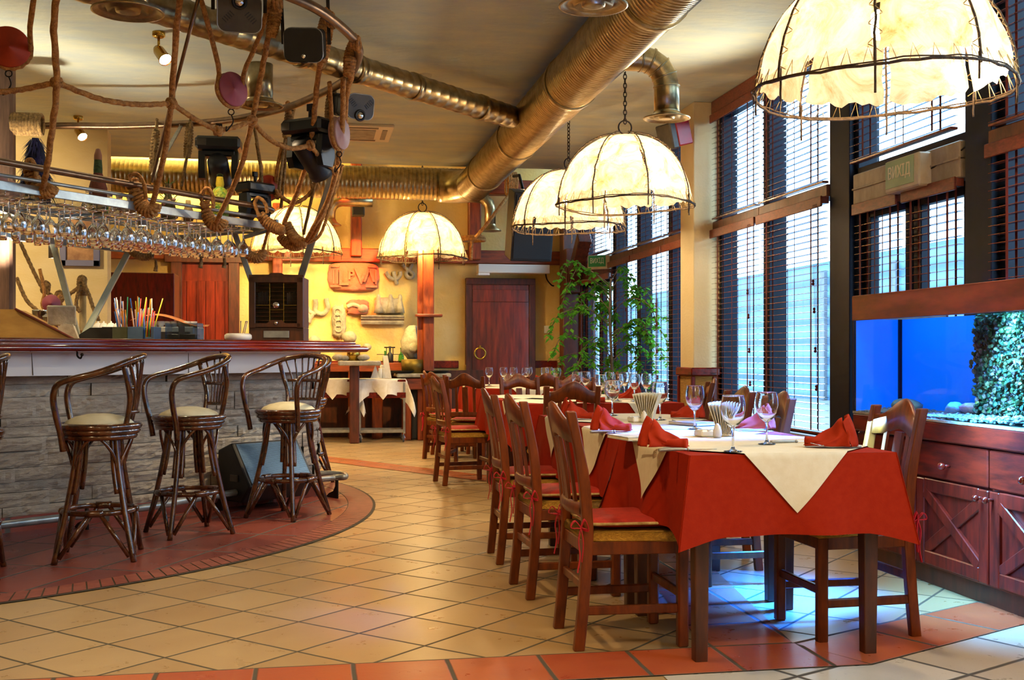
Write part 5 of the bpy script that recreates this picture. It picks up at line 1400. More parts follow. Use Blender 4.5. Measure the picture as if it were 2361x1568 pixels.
def knot(px,py,d,r=.03):
    c=P(px,py,d); m=MB(); rs=random.Random(int(px))
    for k in range(3):
        ax=V((rs.uniform(-1,1),rs.uniform(-1,1),rs.uniform(-.6,.6))).normalized(); u=ax.orthogonal().normalized(); w=ax.cross(u)
        m.tube([c+(u*cos(2*pi*i/14)+w*sin(2*pi*i/14))*r*.85 for i in range(14)],.0125,8,True,rope=150)
    m.build('knot',M_['rope'],net,True)
for k in((131,190,6.2),(395,238,6.75),(503,302,7.0),(581,278,7.15),(716,335,7.5),(772,392,7.8),(640,446,8.8),(727,430,8.8)): knot(*k)
def whip(pts,d,r,turns,mat='rope',par=net,r1=None):
    """Spindle of coiled rope wound round a loop."""
    d0,d1=d if isinstance(d,tuple) else (d,d)
    ax=smooth(dline(pts,d0,d1),8); n=len(ax); m=MB(); hel=[]
    T=[(ax[min(i+1,n-1)]-ax[max(i-1,0)]).normalized() for i in range(n)]
    u=V((0,0,1)).cross(T[0]); 
    if u.length<.05: u=V((1,0,0))
    u.normalize(); tot=turns*12
    for k in range(tot+1):
        f=k/tot*(n-1); i=min(int(f),n-2); c=ax[i].lerp(ax[i+1],f-i); t=T[i]; u=(u-t*u.dot(t)).normalized(); w=t.cross(u); a=2*pi*k/12
        q=r*(.75+.35*sin(pi*min(1,max(0,k/tot)))) if r1 is None else r+(r1-r)*k/tot
        hel.append(c+(u*cos(a)+w*sin(a))*q)
    m.tube(hel,.0115,7,rope=160); m.tube(ax,r*.75,8); return m.build('coiled_whipping',M_[mat],par,True)
# top whippings
whip([(640,8),(632,45),(625,82)],6.5,.028,11); whip([(756,35),(748,80),(741,140)],6.85,.036,17); whip([(818,95),(808,130),(803,175)],7.1,.03,13)
whip([(360,300),(356,350),(352,395)],9.1,.024,14,'rope_d'); whip([(437,285),(435,325),(431,362)],9.1,.024,13,'rope_d'); whip([(668,255),(664,290),(660,318)],8.7,.026,11,'rope_d'); whip([(767,205),(762,240),(758,272)],8.1,.026,11,'rope_d')
def collar(pts,d,n=3,r=.04):
    for k in range(n):
        c=P(pts[0]+k*7,pts[1]+k*5,d); m=MB(); m.tube([c+V((0.01*cos(2*pi*i/14),r*cos(2*pi*i/14),r*sin(2*pi*i/14))) for i in range(14)],.0125,8,True,rope=150); m.build('pipe_loop',M_['rope'],net,True)
collar((752,38),6.5); collar((812,92),6.75); collar((636,2),6.3,2); collar((664,248),8.7,2); 
# bottom whippings on the rack rail
WB=[([(68,382),(76,415),(92,437),(112,440),(122,430)],6.85,.040,15),([(304,415),(316,452),(330,478),(350,486),(360,470)],7.5,.040,15),([(472,465),(478,495),(490,515),(508,520),(516,508)],8.05,.036,14),([(600,495),(618,515),(640,528),(655,530)],8.5,.034,13),([(662,515),(672,540),(688,556),(705,560)],8.8,.032,14),([(645,545),(660,560),(680,568),(694,566)],8.9,.03,13),([(565,572),(574,588),(590,596),(604,590),(606,578)],8.9,.028,14),([(298,572),(312,582),(330,590),(350,588)],8.9,.03,13,'rope_d')]
for w_ in WB: whip(*w_)
for (pts,d) in(([(70,395),(62,375),(72,368),(80,385),(84,420)],6.8),([(306,430),(298,408),(316,402),(332,425),(336,460)],7.45),([(470,480),(464,450),(478,434),(490,452),(492,480)],8.0),([(598,500),(588,470),(596,456),(612,470),(616,492)],8.45)): strand('rail_loop',pts,d,d,.0135)
for (pts,d) in(([(564,572),(562,555)],8.9),([(606,578),(616,540),(624,515)],8.9),([(705,560),(745,500),(772,440),(790,380)],8.9),([(694,566),(735,545),(760,480),(782,400)],8.9)): strand('rail_loop',pts,d,d-.3,.012)
# tassel ends hanging beneath
for (px,py,d) in((462,590,8.6),(516,590,8.7),(358,598,9.0)):
    m=MB(); m.tube(smooth(dline([(px,py),(px+2,py+14),(px,py+28)],d,d),5),[.009,.009,.01,.011,.012,.012,.014,.014,.015,.016,.016],8,rope=150); m.build('rope_end',M_['rope_d'],net,True)
# ================================================================ pulleys
M_['puldisc']=pm('red_pulley_wood','#c2421c','#a23414',6,(1,1,1),.6); M_['puldisc2']=pm('worn_rose_pulley','#a85a68','#97485a',4,(1,1,1),.5); M_['puldisc3']=pm('pale_worn_pulley','#c2a6a0','#b08480',5,(1,1,1),.5)
def pulley(px,py,d,r,face,tilt,label,mat,ropes,hook=True):
    c=P(px,py,d); t=thing('pulley_block',label,'pulley',c,0,'rope pulleys')
    nrm=V((sin(face)*cos(tilt),-cos(face)*cos(tilt),sin(tilt))); u=V((cos(face),sin(face),0)); w=nrm.cross(u)*-1
    Mx=frame_from(u,nrm.cross(u),nrm,(0,0,0))
    m=MB(); m.lathe([(0,-.03),(r*.96,-.03),(r,-.02),(r*.93,-.006),(r*.93,.006),(r,.02),(r*.96,.03),(r*.05,.031),(.006,.034),(0,.034)],36,Mx); m.build('disc',M_[mat],t)
    m=MB(); pts=[Mx@V((r*.99*cos(a),r*.99*sin(a),0)) for a in[pi*1.02*i/22+pi*.99 for i in range(23)]]
    ups=[q-c for q in ropes[0]][::-1]; dn=[q-c for q in ropes[1]]
    m.tube(smooth(ups+pts[::3]+dn,4),.0145,9,rope=150); m.build('rope',M_['rope'],t)
    if hook:
        m=MB(); z=V((0,0,-r-.03)); m.tube([z+V((.018*cos(2*pi*i/12),0,.018*sin(2*pi*i/12))) for i in range(12)],.004,6,True)
        m.tube(smooth([z+V((0,0,-.015)),z+V((.012,0,-.06)),z+V((-.012,0,-.10)),z+V((-.03,0,-.12)),z+V((-.028,0,-.09))],5),.0045,6); m.build('hook',M_['iron'],t)
    return t
pulley(20,110,6.3,.115,.25,0,'big red wooden pulley disc cut by the left picture edge','puldisc',([P(-30,40,6.2),P(-40,-60,6.1)],[P(70,60,6.1),P(86,-50,5.9)]))
pulley(533,207,7.0,.108,.75,.05,'rose coloured wooden pulley hanging in the middle of the rope net','puldisc2',([P(503,150,6.9),P(458,-20,6.4)],[P(562,170,7.0),P(600,80,6.7),P(622,0,6.5)]))
pulley(782,307,7.6,.112,1.1,0,'narrow pale pulley seen nearly edge on beside the slanting strut','puldisc3',([P(764,262,7.5),P(760,190,7.3)],[P(797,260,7.6),P(803,190,7.3)]))
pulley(618,432,8.9,.095,.5,.0,'small brown pulley hanging before the ribbed back duct','puldisc',([P(603,400,8.9),P(592,330,8.9)],[P(636,410,8.9),P(652,330,8.8)]))
pulley(119,700,9.6,.075,.1,0,'faded red pulley disc tied to rope behind the bar','puldisc2',([P(102,672,9.6),P(92,620,9.6)],[P(134,690,9.6),P(140,680,9.6)]),False)
# ================================================================ stage lights on the overhead pipe
def par_lamp(px,py,d,yaw,label,roll=0,yoke=True,size=.235,depth=.30,pitch=0):
    c=P(px,py,d); t=thing('stage_spotlight',label,'stage light',c,0,'stage spotlights')
    R_=Matrix.Rotation(yaw-TH,4,'Z')@Matrix.Rotation(pitch,4,'X')@Matrix.Rotation(roll,4,'Y')
    def rr(w,h,r,n=5):
        o=[]
        for (sx,sy,a0) in((1,1,0),(-1,1,pi/2),(-1,-1,pi),(1,-1,3*pi/2)):
            for i in range(n+1): a=a0+pi/2*i/n; o.append((sx*(w/2-r)+r*cos(a),sy*(h/2-r)+r*sin(a)))
        return o
    Mx=R_@frame_from((1,0,0),(0,0,1),(0,-1,0),(0,0,0))
    m=MB(); m.prism(rr(size,size*.82,.03),depth,Mx@Matrix.Translation((0,0,-depth)))
    for k in range(4): m.prism(rr(size*1.03,size*.86,.03),.012,Mx@Matrix.Translation((0,0,-depth+.03+k*.07)))
    m.build('housing',M_['blackpaint'],t)
    m=MB(); m.prism(rr(size*1.06,size*.92,.045),.012,Mx); m.build('face_plate',M_['gunmetal'],t)
    m=MB(); o=rr(size*1.07,size*.93,.046); m.tube([Mx@V((p[0],p[1],.012)) for p in o],.0035,5,True); m.build('rim',M_['steel'],t)
    m=MB(); Ly=-.055
    for i in range(5):
        for s in(-1,1):
            a=Mx@V((s*(.028+i*.010),-.008+i*.010+.02,.0135)); b=Mx@V((s*(.052+i*.010),-.03+i*.010+.02,.0135)); m.bar(a,b,.006,.003,Mx.to_3x3()@V((0,0,1)),0)
    m.build('vent_slots',M_['black'],t)
    m=MB(); m.lathe([(.042,0),(.04,.012),(.03,.014),(.028,.004)],20,Mx@Matrix.Translation((0,-.06,.012))); m.build('lens_ring',M_['black'],t)
    m=MB(); m.lathe([(.028,.0),(.02,.012),(.008,.018),(0,.019)],16,Mx@Matrix.Translation((0,-.06,.016))); m.build('lens',M_['chrome'],t)
    if yoke:
        m=MB(); s=size/2+.03; pts=[Mx@V(p) for p in((-s,0,-.12),(-s,.30,-.12),(s,.30,-.12),(s,0,-.12))]
        if roll: pts=[(Mx@Matrix.Rotation(-roll,4,'Z'))@V(p) for p in((-s,0,-.12),(-s,.22,-.12),(s,.22,-.12),(s,0,-.12))]
        for i in range(3): m.bar(pts[i],pts[i+1],.02,.006,(0,1,.1),0)
        m.tube([(pts[1]+pts[2])/2,(pts[1]+pts[2])/2+V((0,0,.14))],.008,6); m.build('yoke',M_['iron'],t)
    return t
par_lamp(552,30,6.15,.25,'black stage spotlight at the top edge between the ropes, lens above its slots',pi,True,.22,.30,.36)
par_lamp(700,104,6.45,.05,'black stage spotlight hanging in a wire yoke from the bronze pipe',0,True,.205,.22,.30)
par_lamp(830,246,7.9,.55,'black stage spotlight below the slanting duct, right of the ropes',0,False,.185,.30,.22)
def moving_head(px,py,d,yaw,label,tilt,sc=1):
    c=P(px,py,d); t=thing('moving_head_light',label,'stage light',c,yaw-TH,'moving head lights'); t.scale=(sc,)*3
    m=MB(); m.box((0,0,-.04),(.34,.24,.10),bev=.02); m.build('base',M_['blackpaint'],t)
    m=MB(); m.box((-.12,-.122,-.04),(.07,.006,.05),bev=.002); m.build('display',M_['gunmetal'],t)
    m=MB()
    for s in(-1,1): m.prism([(-.06,-.10),(.06,-.10),(.075,-.24),(.05,-.31),(-.05,-.31),(-.075,-.24)],.05,frame_from((0,1,0),(0,0,1),(1,0,0),(s*.125-.025,0,0)))
    m.box((0,0,-.115),(.26,.13,.05),bev=.015); m.build('yoke',M_['blackpaint'],t)
    m=MB(); R_=Matrix.Translation((0,0,-.235))@Matrix.Diagonal((.9,.9,.85,1))@Matrix.Rotation(tilt,4,'X'); m.lathe([(0,-.16),(.07,-.16),(.088,-.12),(.09,.05),(.085,.12),(.095,.15),(.095,.19),(.08,.19),(.075,.165),(0,.16)],24,R_); m.build('head',M_['black'],t)
    m=MB(); m.lathe([(0,.178),(.05,.176),(.076,.166)],18,R_); m.build('lens',M_['chrome'],t)
    m=MB(); m.tube([(0,0,.01),(0,0,.10)],.015,8); m.box((0,0,.10),(.05,.03,.05)); m.build('clamp',M_['iron'],t)
    return t
moving_head(505,322,8.8,.15,'black moving head stage light hanging above the yellow bottle',-2.05)
moving_head(716,282,7.7,-.5,'black moving head stage light partly behind ropes left of the pale pulley',-2.3)
moving_head(588,425,8.75,.9,'smaller black moving head light lying behind the rack rail near its tip',-2.0,.78)
# ceiling spots
def ceiling_spot(px,py,label,col):
    c=PZ(px,py,ZC); t=thing('ceiling_spot',label,'spotlight',(c.x,c.y,ZC),0,'ceiling spotlights')
    m=MB(); m.lathe([(.045,0),(.045,-.03),(.03,-.04),(0,-.04)],16); m.tube([(0,0,-.04),(0,0,-.12)],.01,6); m.build('mount',M_['brass'],t)
    R_=Matrix.Translation((0.02,-.02,-.16))@Matrix.Rotation(-.6,4,'Y')@Matrix.Rotation(-.6,4,'X')
    m=MB(); m.lathe([(0,.07),(.03,.07),(.04,.04),(.042,-.05),(.05,-.07),(.045,-.075)],18,R_); m.build('lamp_head',M_['brass'],t)
    m=MB(); m.lathe([(0,-.068),(.044,-.066)],16,R_); m.build('lens',glow('spot_lens',col,60),t); return t,c
SP=[ceiling_spot(366,74,'brass ceiling spotlight shining between the ropes beneath the slanting duct',(1,.8,.6)),ceiling_spot(180,268,'brass ceiling spotlight near the cream wall behind the ropes',(1,.75,.4))]
# ================================================================ mast post and rigging at the left, wall pieces
q=P(12,700,8.6)
t=thing('wooden_mast','weathered wooden mast post at the left edge, wrapped with rope','post',(q.x,q.y,0))
m=MB(); m.box((0,0,1.7),(.13,.13,3.4),bev=.02); m.build('post',pm('weathered_wood','#6f5240','#4b3428',6,(4,4,.5),.7,bump=.3),t)
m=MB()
for k in range(6): z=2.05+k*.028; m.tube([(.09*cos(2*pi*i/16),.09*sin(2*pi*i/16),z) for i in range(16)],.014,8,True,rope=150)
m.build('upper_lashing',M_['rope_d'],t); m=MB()
for k in range(3): z=1.26+k*.028; m.tube([(.1*cos(2*pi*i/16),.1*sin(2*pi*i/16),z) for i in range(16)],.014,8,True,rope=150)
m.build('lower_lashing',M_['rope_d'],t); m=MB()
for k in range(10): z=2.88-.0*k; m.tube([(.06+.022*k,.075*cos(2*pi*i/16),z+.075*sin(2*pi*i/16)) for i in range(16)],.015,7,True,rope=150)
m.build('pipe_lashing',M_['rope_d'],t)
rg=thing('rigging_rope','slack rope rigging with knots tied between posts behind the bar','rope',P(120,690,9.7))
for pts,d in(([(45,555),(70,610),(95,660),(104,672)],9.7),([(38,640),(60,690),(85,715),(108,735)],9.5),([(104,672),(140,690),(165,675),(185,660)],9.7),([(190,645),(205,680),(215,710),(228,740)],9.7),([(185,655),(176,700),(184,720)],9.7)): strand('rope_length',pts,d,d,.016,'rope_d',rg)
for (px,py) in((104,668),(188,655),(136,690)): 
    c=P(px,py,9.7); m=MB()
    for k in range(3): m.tube([c+V((.03*cos(2*pi*i/12),.01*k,.03*sin(2*pi*i/12)+.02*k)) for i in range(12)],.013,7,True,rope=150)
    m.build('knot',M_['rope_d'],rg,True)
q=P(191,770,9.8); t=thing('bamboo_pole','bamboo pole with rope lashing standing behind the bar','pole',(q.x,q.y,0))
m=MB(); m.tube([(0,0,0),(0,0,1.75)],.03,10); m.build('pole',pm('bamboo','#b09a6a','#8f7c54',8,(1,1,1),.5),t)
m=MB()
for z in(1.3,1.32,1.64,1.66,1.68): m.tube([(.035*cos(2*pi*i/14),.035*sin(2*pi*i/14),z) for i in range(14)],.011,7,True,rope=150)
m.build('lashing',M_['rope_d'],t)
# framed picture on the cream wall
a=PY(138,560,11.97);b=PY(230,585,11.97)
t=thing('wall_picture','framed picture with slate blue frame on the cream wall behind the rack','picture',((a.x+b.x)/2,11.97,2.15))
m=MB(); w=(b.x-a.x); 
for (x,z,ww,hh) in((0,-.11,w,.06),(0,.4,w,.06),(-w/2+.03,.145,.06,.57),(w/2-.03,.145,.06,.57)): m.box((x,0,z),(ww,.035,hh),bev=.004)
m.build('frame',pm('slate_frame','#6c6a80',None,rough=.5),t)
m=MB(); m.box((0,.008,.145),(w-.1,.01,.47),bev=0); m.build('canvas',pm('brown_painting','#b98a55','#8a5c34',9,(1,1,1),.6),t)
# ================================================================ reliefs on the back wall
yr=YB-.02
def W(px,py): p=PY(px,py,yr); return p
def rough_slab(name,c,w,h,dp,mat,label,cat,seed,ragged=.08,n=28):
    rs=random.Random(seed); t=thing(name,label,cat,(c.x,yr,c.z-h/2)); m=MB(); out=[]
    for i in range(n):
        a=2*pi*i/n; k=max(abs(cos(a)),abs(sin(a))); r=1/k**.75*(1-ragged*rs.random()); out.append((w/2*cos(a)*r,h/2*sin(a)*r+h/2))
    vs=[(x,.0,z) for x,z in out]+[(x*.94,-dp*.7,(z-h/2)*.94+h/2) for x,z in out]+[(x*.8,-dp,(z-h/2)*.8+h/2) for x,z in out]+[(0,-dp,h/2)]
    fs=[]
    for r in range(2):
        for i in range(n): j=(i+1)%n; fs.append((r*n+i,r*n+n+i,r*n+n+j,r*n+j))
    fs+=[(2*n+i,3*n,2*n+(i+1)%n) for i in range(n)]
    m.add(vs,[f[::-1] for f in fs],True); o=m.build('slab',mat,t); return t
c=W(815,638)
t=rough_slab('stone_tablet',c,.72,.42,.07,M_['tablet'],'large reddish stone tablet with raised letters L P V on the ochre wall','wall relief',3,.05)
m=MB()
for (s,x,z,sz) in(('L',-.14,.18,.30),('P',-.035,.22,.17),('V',.10,.2,.30),('Λ',.21,.21,.24)):
    vs,fs=text_mesh(s,sz,.022,.004); m.add(vs,fs,False,frame_from((1,0,0),(0,0,1),(0,-1,0),(x,-.085,z)))
m.build('raised_letters',M_['tablet'],t)
for (x,z,w,h) in((-.25,.34,.12,.03),(.25,.34,.12,.03),(-.24,.07,.16,.03),(.24,.07,.16,.03),(-.27,.2,.03,.2),(-.22,.2,.03,.2),(.3,.2,.03,.2)):
    m=MB(); m.box((x,-.072,z),(w,.03,h),bev=.008); m.build('moulding',M_['tablet'],t)
def tube_relief(name,paths,r,label,cat='wall relief',mat='plaster'):
    p0=W(*paths[0][0]); t=None; m=MB()
    for pts in paths: m.tube(smooth([W(x,y)+V((0,-.02,0)) for x,y in pts],6),r,10)
    return tag(m.build(name,M_[mat]),label,cat)
tube_relief('psi_symbol',[[(889,628),(898,640),(912,644),(922,636),(922,626)],[(907,626),(910,640),(915,656)]],.028,'grey stone letter shaped like a trident on the ochre wall')
tube_relief('eight_symbol',[[(927,610),(932,616),(942,624),(952,632),(950,640),(941,640),(936,630),(944,620),(950,608)]],.026,'grey stone looped figure on the wall beneath the yellow lamp')
tube_relief('horseshoe_relief',[[(727,690),(728,702),(727,716),(737,724),(748,722),(756,710),(754,698),(752,688)]],.034,'grey stone horseshoe shape on the wall right of the cigar cabinet')
tube_relief('arrow_relief',[[(707,708),(716,720),(728,724)],[(710,742),(718,730),(722,722)],[(708,722),(714,734),(712,744)]],.032,'grey stone arrow shape partly behind the cigar cabinet')
def relief(pxs,label,seed,extra=None,dp=.06,mat='plaster'):
    a=W(pxs[0],pxs[1]);b=W(pxs[2],pxs[3]); c=(a+b)/2
    t=rough_slab('wall_relief',c,abs(b.x-a.x),abs(a.z-b.z),dp,M_[mat],label,'wall relief',seed,.16,34)
    return t,V((c.x,yr,c.z-abs(a.z-b.z)/2))
t,o=relief((764,700,800,782),'tall ragged grey relief with column of rings on the wall',5)
m=MB()
for (px,py) in((778,720),(778,732),(780,745),(780,758)): c=W(px,py)-o; m.tube([c+V((.045*cos(2*pi*i/16),-.07,.045*sin(2*pi*i/16))) for i in range(16)],.011,7,True)
m.build('rings',M_['plaster'],t)
t,o=relief((797,690,852,728),'ragged pinkish relief of a reclining figure beneath the red tablet',7,mat='tablet')
m=MB(); c=W(836,712)-o; m.ball(c+V((0,-.05,0)),.075,16,(1,.7,.8)); m.tube(smooth([W(x,y)-o+V((0,-.06,0)) for x,y in((800,708),(812,703),(824,706),(832,712))],5),.03,9); m.build('figure',M_['plaster'],t)
t,o=relief((862,684,930,726),'ragged grey relief of three draped standing figures',8)
m=MB()
for px in(872,900,922): c=W(px,722)-o; m.lathe([(.0,.26),(.02,.25),(.03,.22),(.03,.16),(.05,.08),(.065,0),(0,0)],12,Matrix.Translation(c+V((0,-.05,0))))
m.build('figures',M_['plaster'],t)
a=W(832,727);b=W(931,748); t=thing('moulded_ledge','grey moulded stone ledge fixed beneath the three draped figures','wall relief',((a.x+b.x)/2,yr,b.z))
m=MB(); w=b.x-a.x; h=a.z-b.z; m.prism([(0,0),(-.04,0),(-.05,.03),(-.04,.05),(-.07,.075),(-.07,h-.03),(-.09,h-.02),(-.09,h),(0,h)],w,frame_from((0,1,0),(0,0,1),(1,0,0),(-w/2,0,0))); m.build('ledge',M_['plaster'],t)
# ================================================================ sideboard shelf and its objects
ys=14.55
t=thing('stone_topped_sideboard','long timber sideboard with stone top along the back wall','sideboard',(-.2,15.1,0))
def sx(px,py=850,y=ys): return PY(px,py,y).x
z1=PY(1000,862,ys).z
m=MB(); m.box(((sx(915)+sx(1040))/2,15.0,z1-.02),(sx(1040)-sx(915),.95,.05),bev=.012); m.build('stone_top',M_['plaster'],t,True)
m=MB(); m.box(((sx(925)+sx(1035))/2,14.62,z1-.13),(sx(1035)-sx(925),.12,.15),bev=.01); m.build('apron',M_['beam_x'],t,True)
for px,y in((937,14.75),(1030,14.75)):
    m=MB(); m.box((sx(px,900,y),y,(z1-.2)/2),(.12,.12,z1-.2),bev=.01); m.build('leg',M_['beam'],t,True)
t=thing('back_shelf','timber wall shelf with warm edge below the stone reliefs','shelf',(-1.3,15.3,.9))
zs=PY(880,838,15.2).z
m=MB(); m.box(((PY(700,838,15.2).x+PY(960,838,15.2).x)/2,15.3,zs-.05),(PY(960,838,15.2).x-PY(700,838,15.2).x,.55,.12),bev=.008); m.build('board',M_['beam_x'],t,True)
for px in(815,700,870):
    m=MB(); x=PY(px,900,15.1).x; m.box((x,15.1,(zs-.1)/2),(.14,.14,zs-.1),bev=.01); m.build('leg',M_['beam'],t,True)
m=MB(); m.box((PY(830,900,15.45).x,15.5,.45),(3.4,.04,.9),bev=0); m.build('back_board',M_['dark_beam'],t,True)
q=P(828,835,14.2)
t=thing('stone_slab_table','pale stone slab on a timber leg at the end of the bar','side table',(q.x,q.y,0))
zq=P(828,832,14.2).z
m=MB(); m.box((0,0,zq-.03),(.52,.5,.06),bev=.012); m.build('slab',M_['plaster'],t)
m=MB(); m.box((-.06,0,(zq-.06)/2),(.12,.12,zq-.06),bev=.01); m.build('leg',M_['dark_beam'],t)
def onslab(px,py,y=14.1): p=PY(px,py,y); return p
p=P(815,822,14.2); p.z=zq
tag(MB().lathe([(0,0),(.085,0),(.085,.16),(.08,.16),(.078,.02),(0,.02)],18,Matrix.Translation(p)).build('brass_pot',M_['brass']),'dull brass pot on the stone slab under the bar end','pot')
for k,(px,s) in enumerate(((795,.05),(838,.06),(780,.06))):
    p=P(px,822,14.15); p.z=zq+s*.7
    tag(MB().ball(p,s,12,(1.3,1,.7),.06).build('shell_fragment',M_['plaster']),['pale lump of stone left of the brass pot','pale round stone right of the brass pot','pale jagged shell at the slab\'s left end'][k],'stone')
for k,(px,py,r) in enumerate(((806,778,.10),(724,785,.08),(846,800,.06))):
    p=PY(px,py,15.3); tag(MB().ball(p,r,14,(1,.7,.8),.1).build('stone_fragment',M_['plaster']),['rounded stone fragment under the ring relief','small stone fragment beside the cigar cabinet','small stone fragment at the tip of the bar top'][k],'stone')
    
# bottles, wire stand, bust, pans
for k,(px,h,mt,lb) in enumerate(((888,.16,'bottlegreen','small dark green round bottle on the back shelf'),(899,.22,'black','small black tall bottle on the back shelf'),(914,.10,'pane','small clear jar on the back shelf'),(925,.2,'bottlegreen','bright green bottle on the back shelf near the wire stand'))):
    p=PY(px,838,15.2); p.z=zs+.01; s=h/.2
    tag(MB().lathe([(0,0),(.035*s**.3,0),(.04*s**.3,.03*s),(.036*s**.3,.1*s),(.014,.13*s),(.013,.18*s),(.017,.2*s),(0,.2*s)],14,Matrix.Translation(p)).build('small_bottle',M_[mt]),lb,'bottle')
t=thing('wire_stand','thin iron wire stand with a crossbar on the back shelf','stand',PY(900,832,15.25))
a=PY(891,801,15.25);b=PY(906,801,15.25); m=MB()
m.tube([V((a.x,15.25,zs)),V((a.x,15.25,a.z))],.006,6); m.tube([V((b.x,15.25,zs)),V((b.x,15.25,a.z))],.006,6); m.tube([V((a.x-.03,15.25,a.z)),V((b.x+.03,15.25,a.z))],.009,6); m.tube([V((a.x-.13,15.25,zs+.12)),V((b.x+.13,15.25,zs+.12))],.005,6); m.build('wire',M_['iron'],t,True)
p=PY(951,822,14.9); p.z=PY(951,828,14.9).z
t=thing('stone_bust','rough grey stone bust standing on a brass pan','bust',p)
m=MB(); rs=random.Random(2); m.lathe([(.0,0),(.07,0),(.09,.03),(.15,.10),(.16,.18),(.15,.24),(.11,.34),(.09,.40),(.05,.44),(0,.45)],16); 
m.v=[v+V((rs.uniform(-.012,.012),rs.uniform(-.012,.012),0)) for v in m.v]; m.build('body',M_['plaster'],t)
m=MB(); m.ball((0,-.12,.15),.075,12); m.build('face',M_['plaster'],t)
p=PY(956,858,14.75); p.z=z1+.005
t=thing('brass_pan','round old brass pan with lever handle under the stone bust','pan',p)
m=MB(); m.lathe([(0,0),(.17,0),(.175,.18),(.168,.18),(.16,.02),(0,.02)],24); m.build('body',pm('old_brass','#7d6a2c','#5c4c20',8,(1,1,1),.45,metal=.7),t)
m=MB(); m.tube([(.12,-.12,.1),(.2,-.14,.28)],.018,8); m.build('handle',M_['iron'],t)
for k,px in enumerate((925,1000)):
    p=PY(px,858,14.7); p.z=z1+.005
    tag(MB().lathe([(0,0),(.16,0),(.2,.03),(.205,.035),(.15,.015),(0,.012)],24,Matrix.Translation(p)).build('dark_dish',M_['iron']),['flat dark dish left of the brass pan','flat dark dish right of the timber post'][k],'dish')
# subwoofer
p=P(985,1011,14.75)
t=thing('subwoofer','large black loudspeaker cabinet on the floor under the stone sideboard','loudspeaker',(p.x,p.y+.25,0))
m=MB(); m.box((0,0,.37),(.42,.45,.74),bev=.012); m.build('cabinet',M_['black'],t)
m=MB(); m.box((0,-.228,.37),(.37,.012,.69),bev=.004); m.build('grille',pm('dark_mesh','#202125','#141518',200,(1,1,1),.6),t)
# trolleys with white cloths
def trolley(px,label,cl):
    p=P(px,1016,14.35); w,d,h=.60,.45,.80
    t=thing('serving_trolley',label,'trolley',(p.x,p.y+.2,0),-.03,'serving trolleys')
    m=MB()
    for sx_ in(-1,1):
        for sy in(-1,1): m.box((sx_*(w/2-.02),sy*(d/2-.02),.45),(.028,.028,.68),bev=.003)
    for z in(.14,): 
        for s in(-1,1): m.box((0,s*(d/2-.02),z),(w-.04,.02,.04)); m.box((s*(w/2-.02),0,z),(.02,d-.04,.04))
    m.build('frame',M_['steel'],t)
    m=MB(); m.box((0,0,.785),(w,d,.03),bev=.004); m.box((0,0,.60),(w,d,.07),bev=.004); m.build('shelf',M_['mahog_x'],t)
    for sx_ in(-1,1):
        for sy in(-1,1):
            m=MB(); c=V((sx_*(w/2-.03),sy*(d/2-.03),.05)); m.lathe([(0,-.014),(.03,-.014),(.048,-.01),(.05,0),(.048,.01),(.03,.014),(0,.014)],18,Matrix.Translation(c)@Matrix.Rotation(pi/2,4,'Y')); wo=m.build('caster',pm('grey_rubber','#4a4c55',None,rough=.6) if 'grey_rubber' not in bpy.data.materials else bpy.data.materials['grey_rubber'],t)
            m=MB(); m.bar(c+V((0,.0,.06)),c+V((.022,0,.0)),.03,.006,(1,0,0)); m.bar(c+V((0,.0,.06)),c+V((-.022,0,.0)),.03,.006,(1,0,0)); m.build('fork',M_['chrome'],wo)
    X,Y,Z=p.x,p.y+.2,.803
    # cloth: square laid straight, second one cornerwise on top
    def drape(u,v,rx,ry,z0,ph,dia):
        a,b=u*2-1,v*2-1
        if dia: x=rx*(a+b)/2*1.0; y=ry*(b-a)/2
        else: x=rx*a; y=ry*b
        ex=max(0,abs(x)-w/2-.004); ey=max(0,abs(y)-d/2-.004); e=max(ex,ey); sx_=1 if x>0 else -1; sy=1 if y>0 else -1
        xx,yy,z=x,y,z0
        if ex>0: xx=sx_*(w/2+.006+.10*ex+(.05*ex/.2)*sin(y*17+ph)+(.45*min(ex,ey)));
        if ey>0: yy=sy*(d/2+.006+.10*ey+(.05*ey/.2)*sin(x*17+ph)+(.45*min(ex,ey)))
        if e>0: z=z0-.97*max(ex,ey)*(1+.6*max(0,(min(1,abs(y)/(d/2) if ex>=ey else abs(x)/(w/2))-.3)/.7)**2)-.9*min(ex,ey)
        return V((X+xx,Y+yy,z+(.004 if dia else 0)))
    m=MB(); m.grid(lambda u,v:drape(u,v,w/2+.20,d/2+.20,Z,.5,False),44,40)
    tag(m.build('white_cloth',M_['whitecloth']),'white cloth with hanging corners on the %s'%cl,'tablecloth','trolley cloths')
    m=MB(); m.grid(lambda u,v:drape(u,v,.40,.50,Z+.001,1.1,True),44,44)
    tag(m.build('white_top_cloth',M_['whitecloth']),'white napperon laid cornerwise on the %s'%cl,'tablecloth','trolley cloths')
    return V((X,Y,Z))
tr=trolley(882,'wheeled steel trolley under white cloths beside the black cabinet','trolley beside the black cabinet')
trolley(766,'wheeled steel trolley under white cloths by the end of the bar','trolley by the bar end')
zt_=tr.z+.012
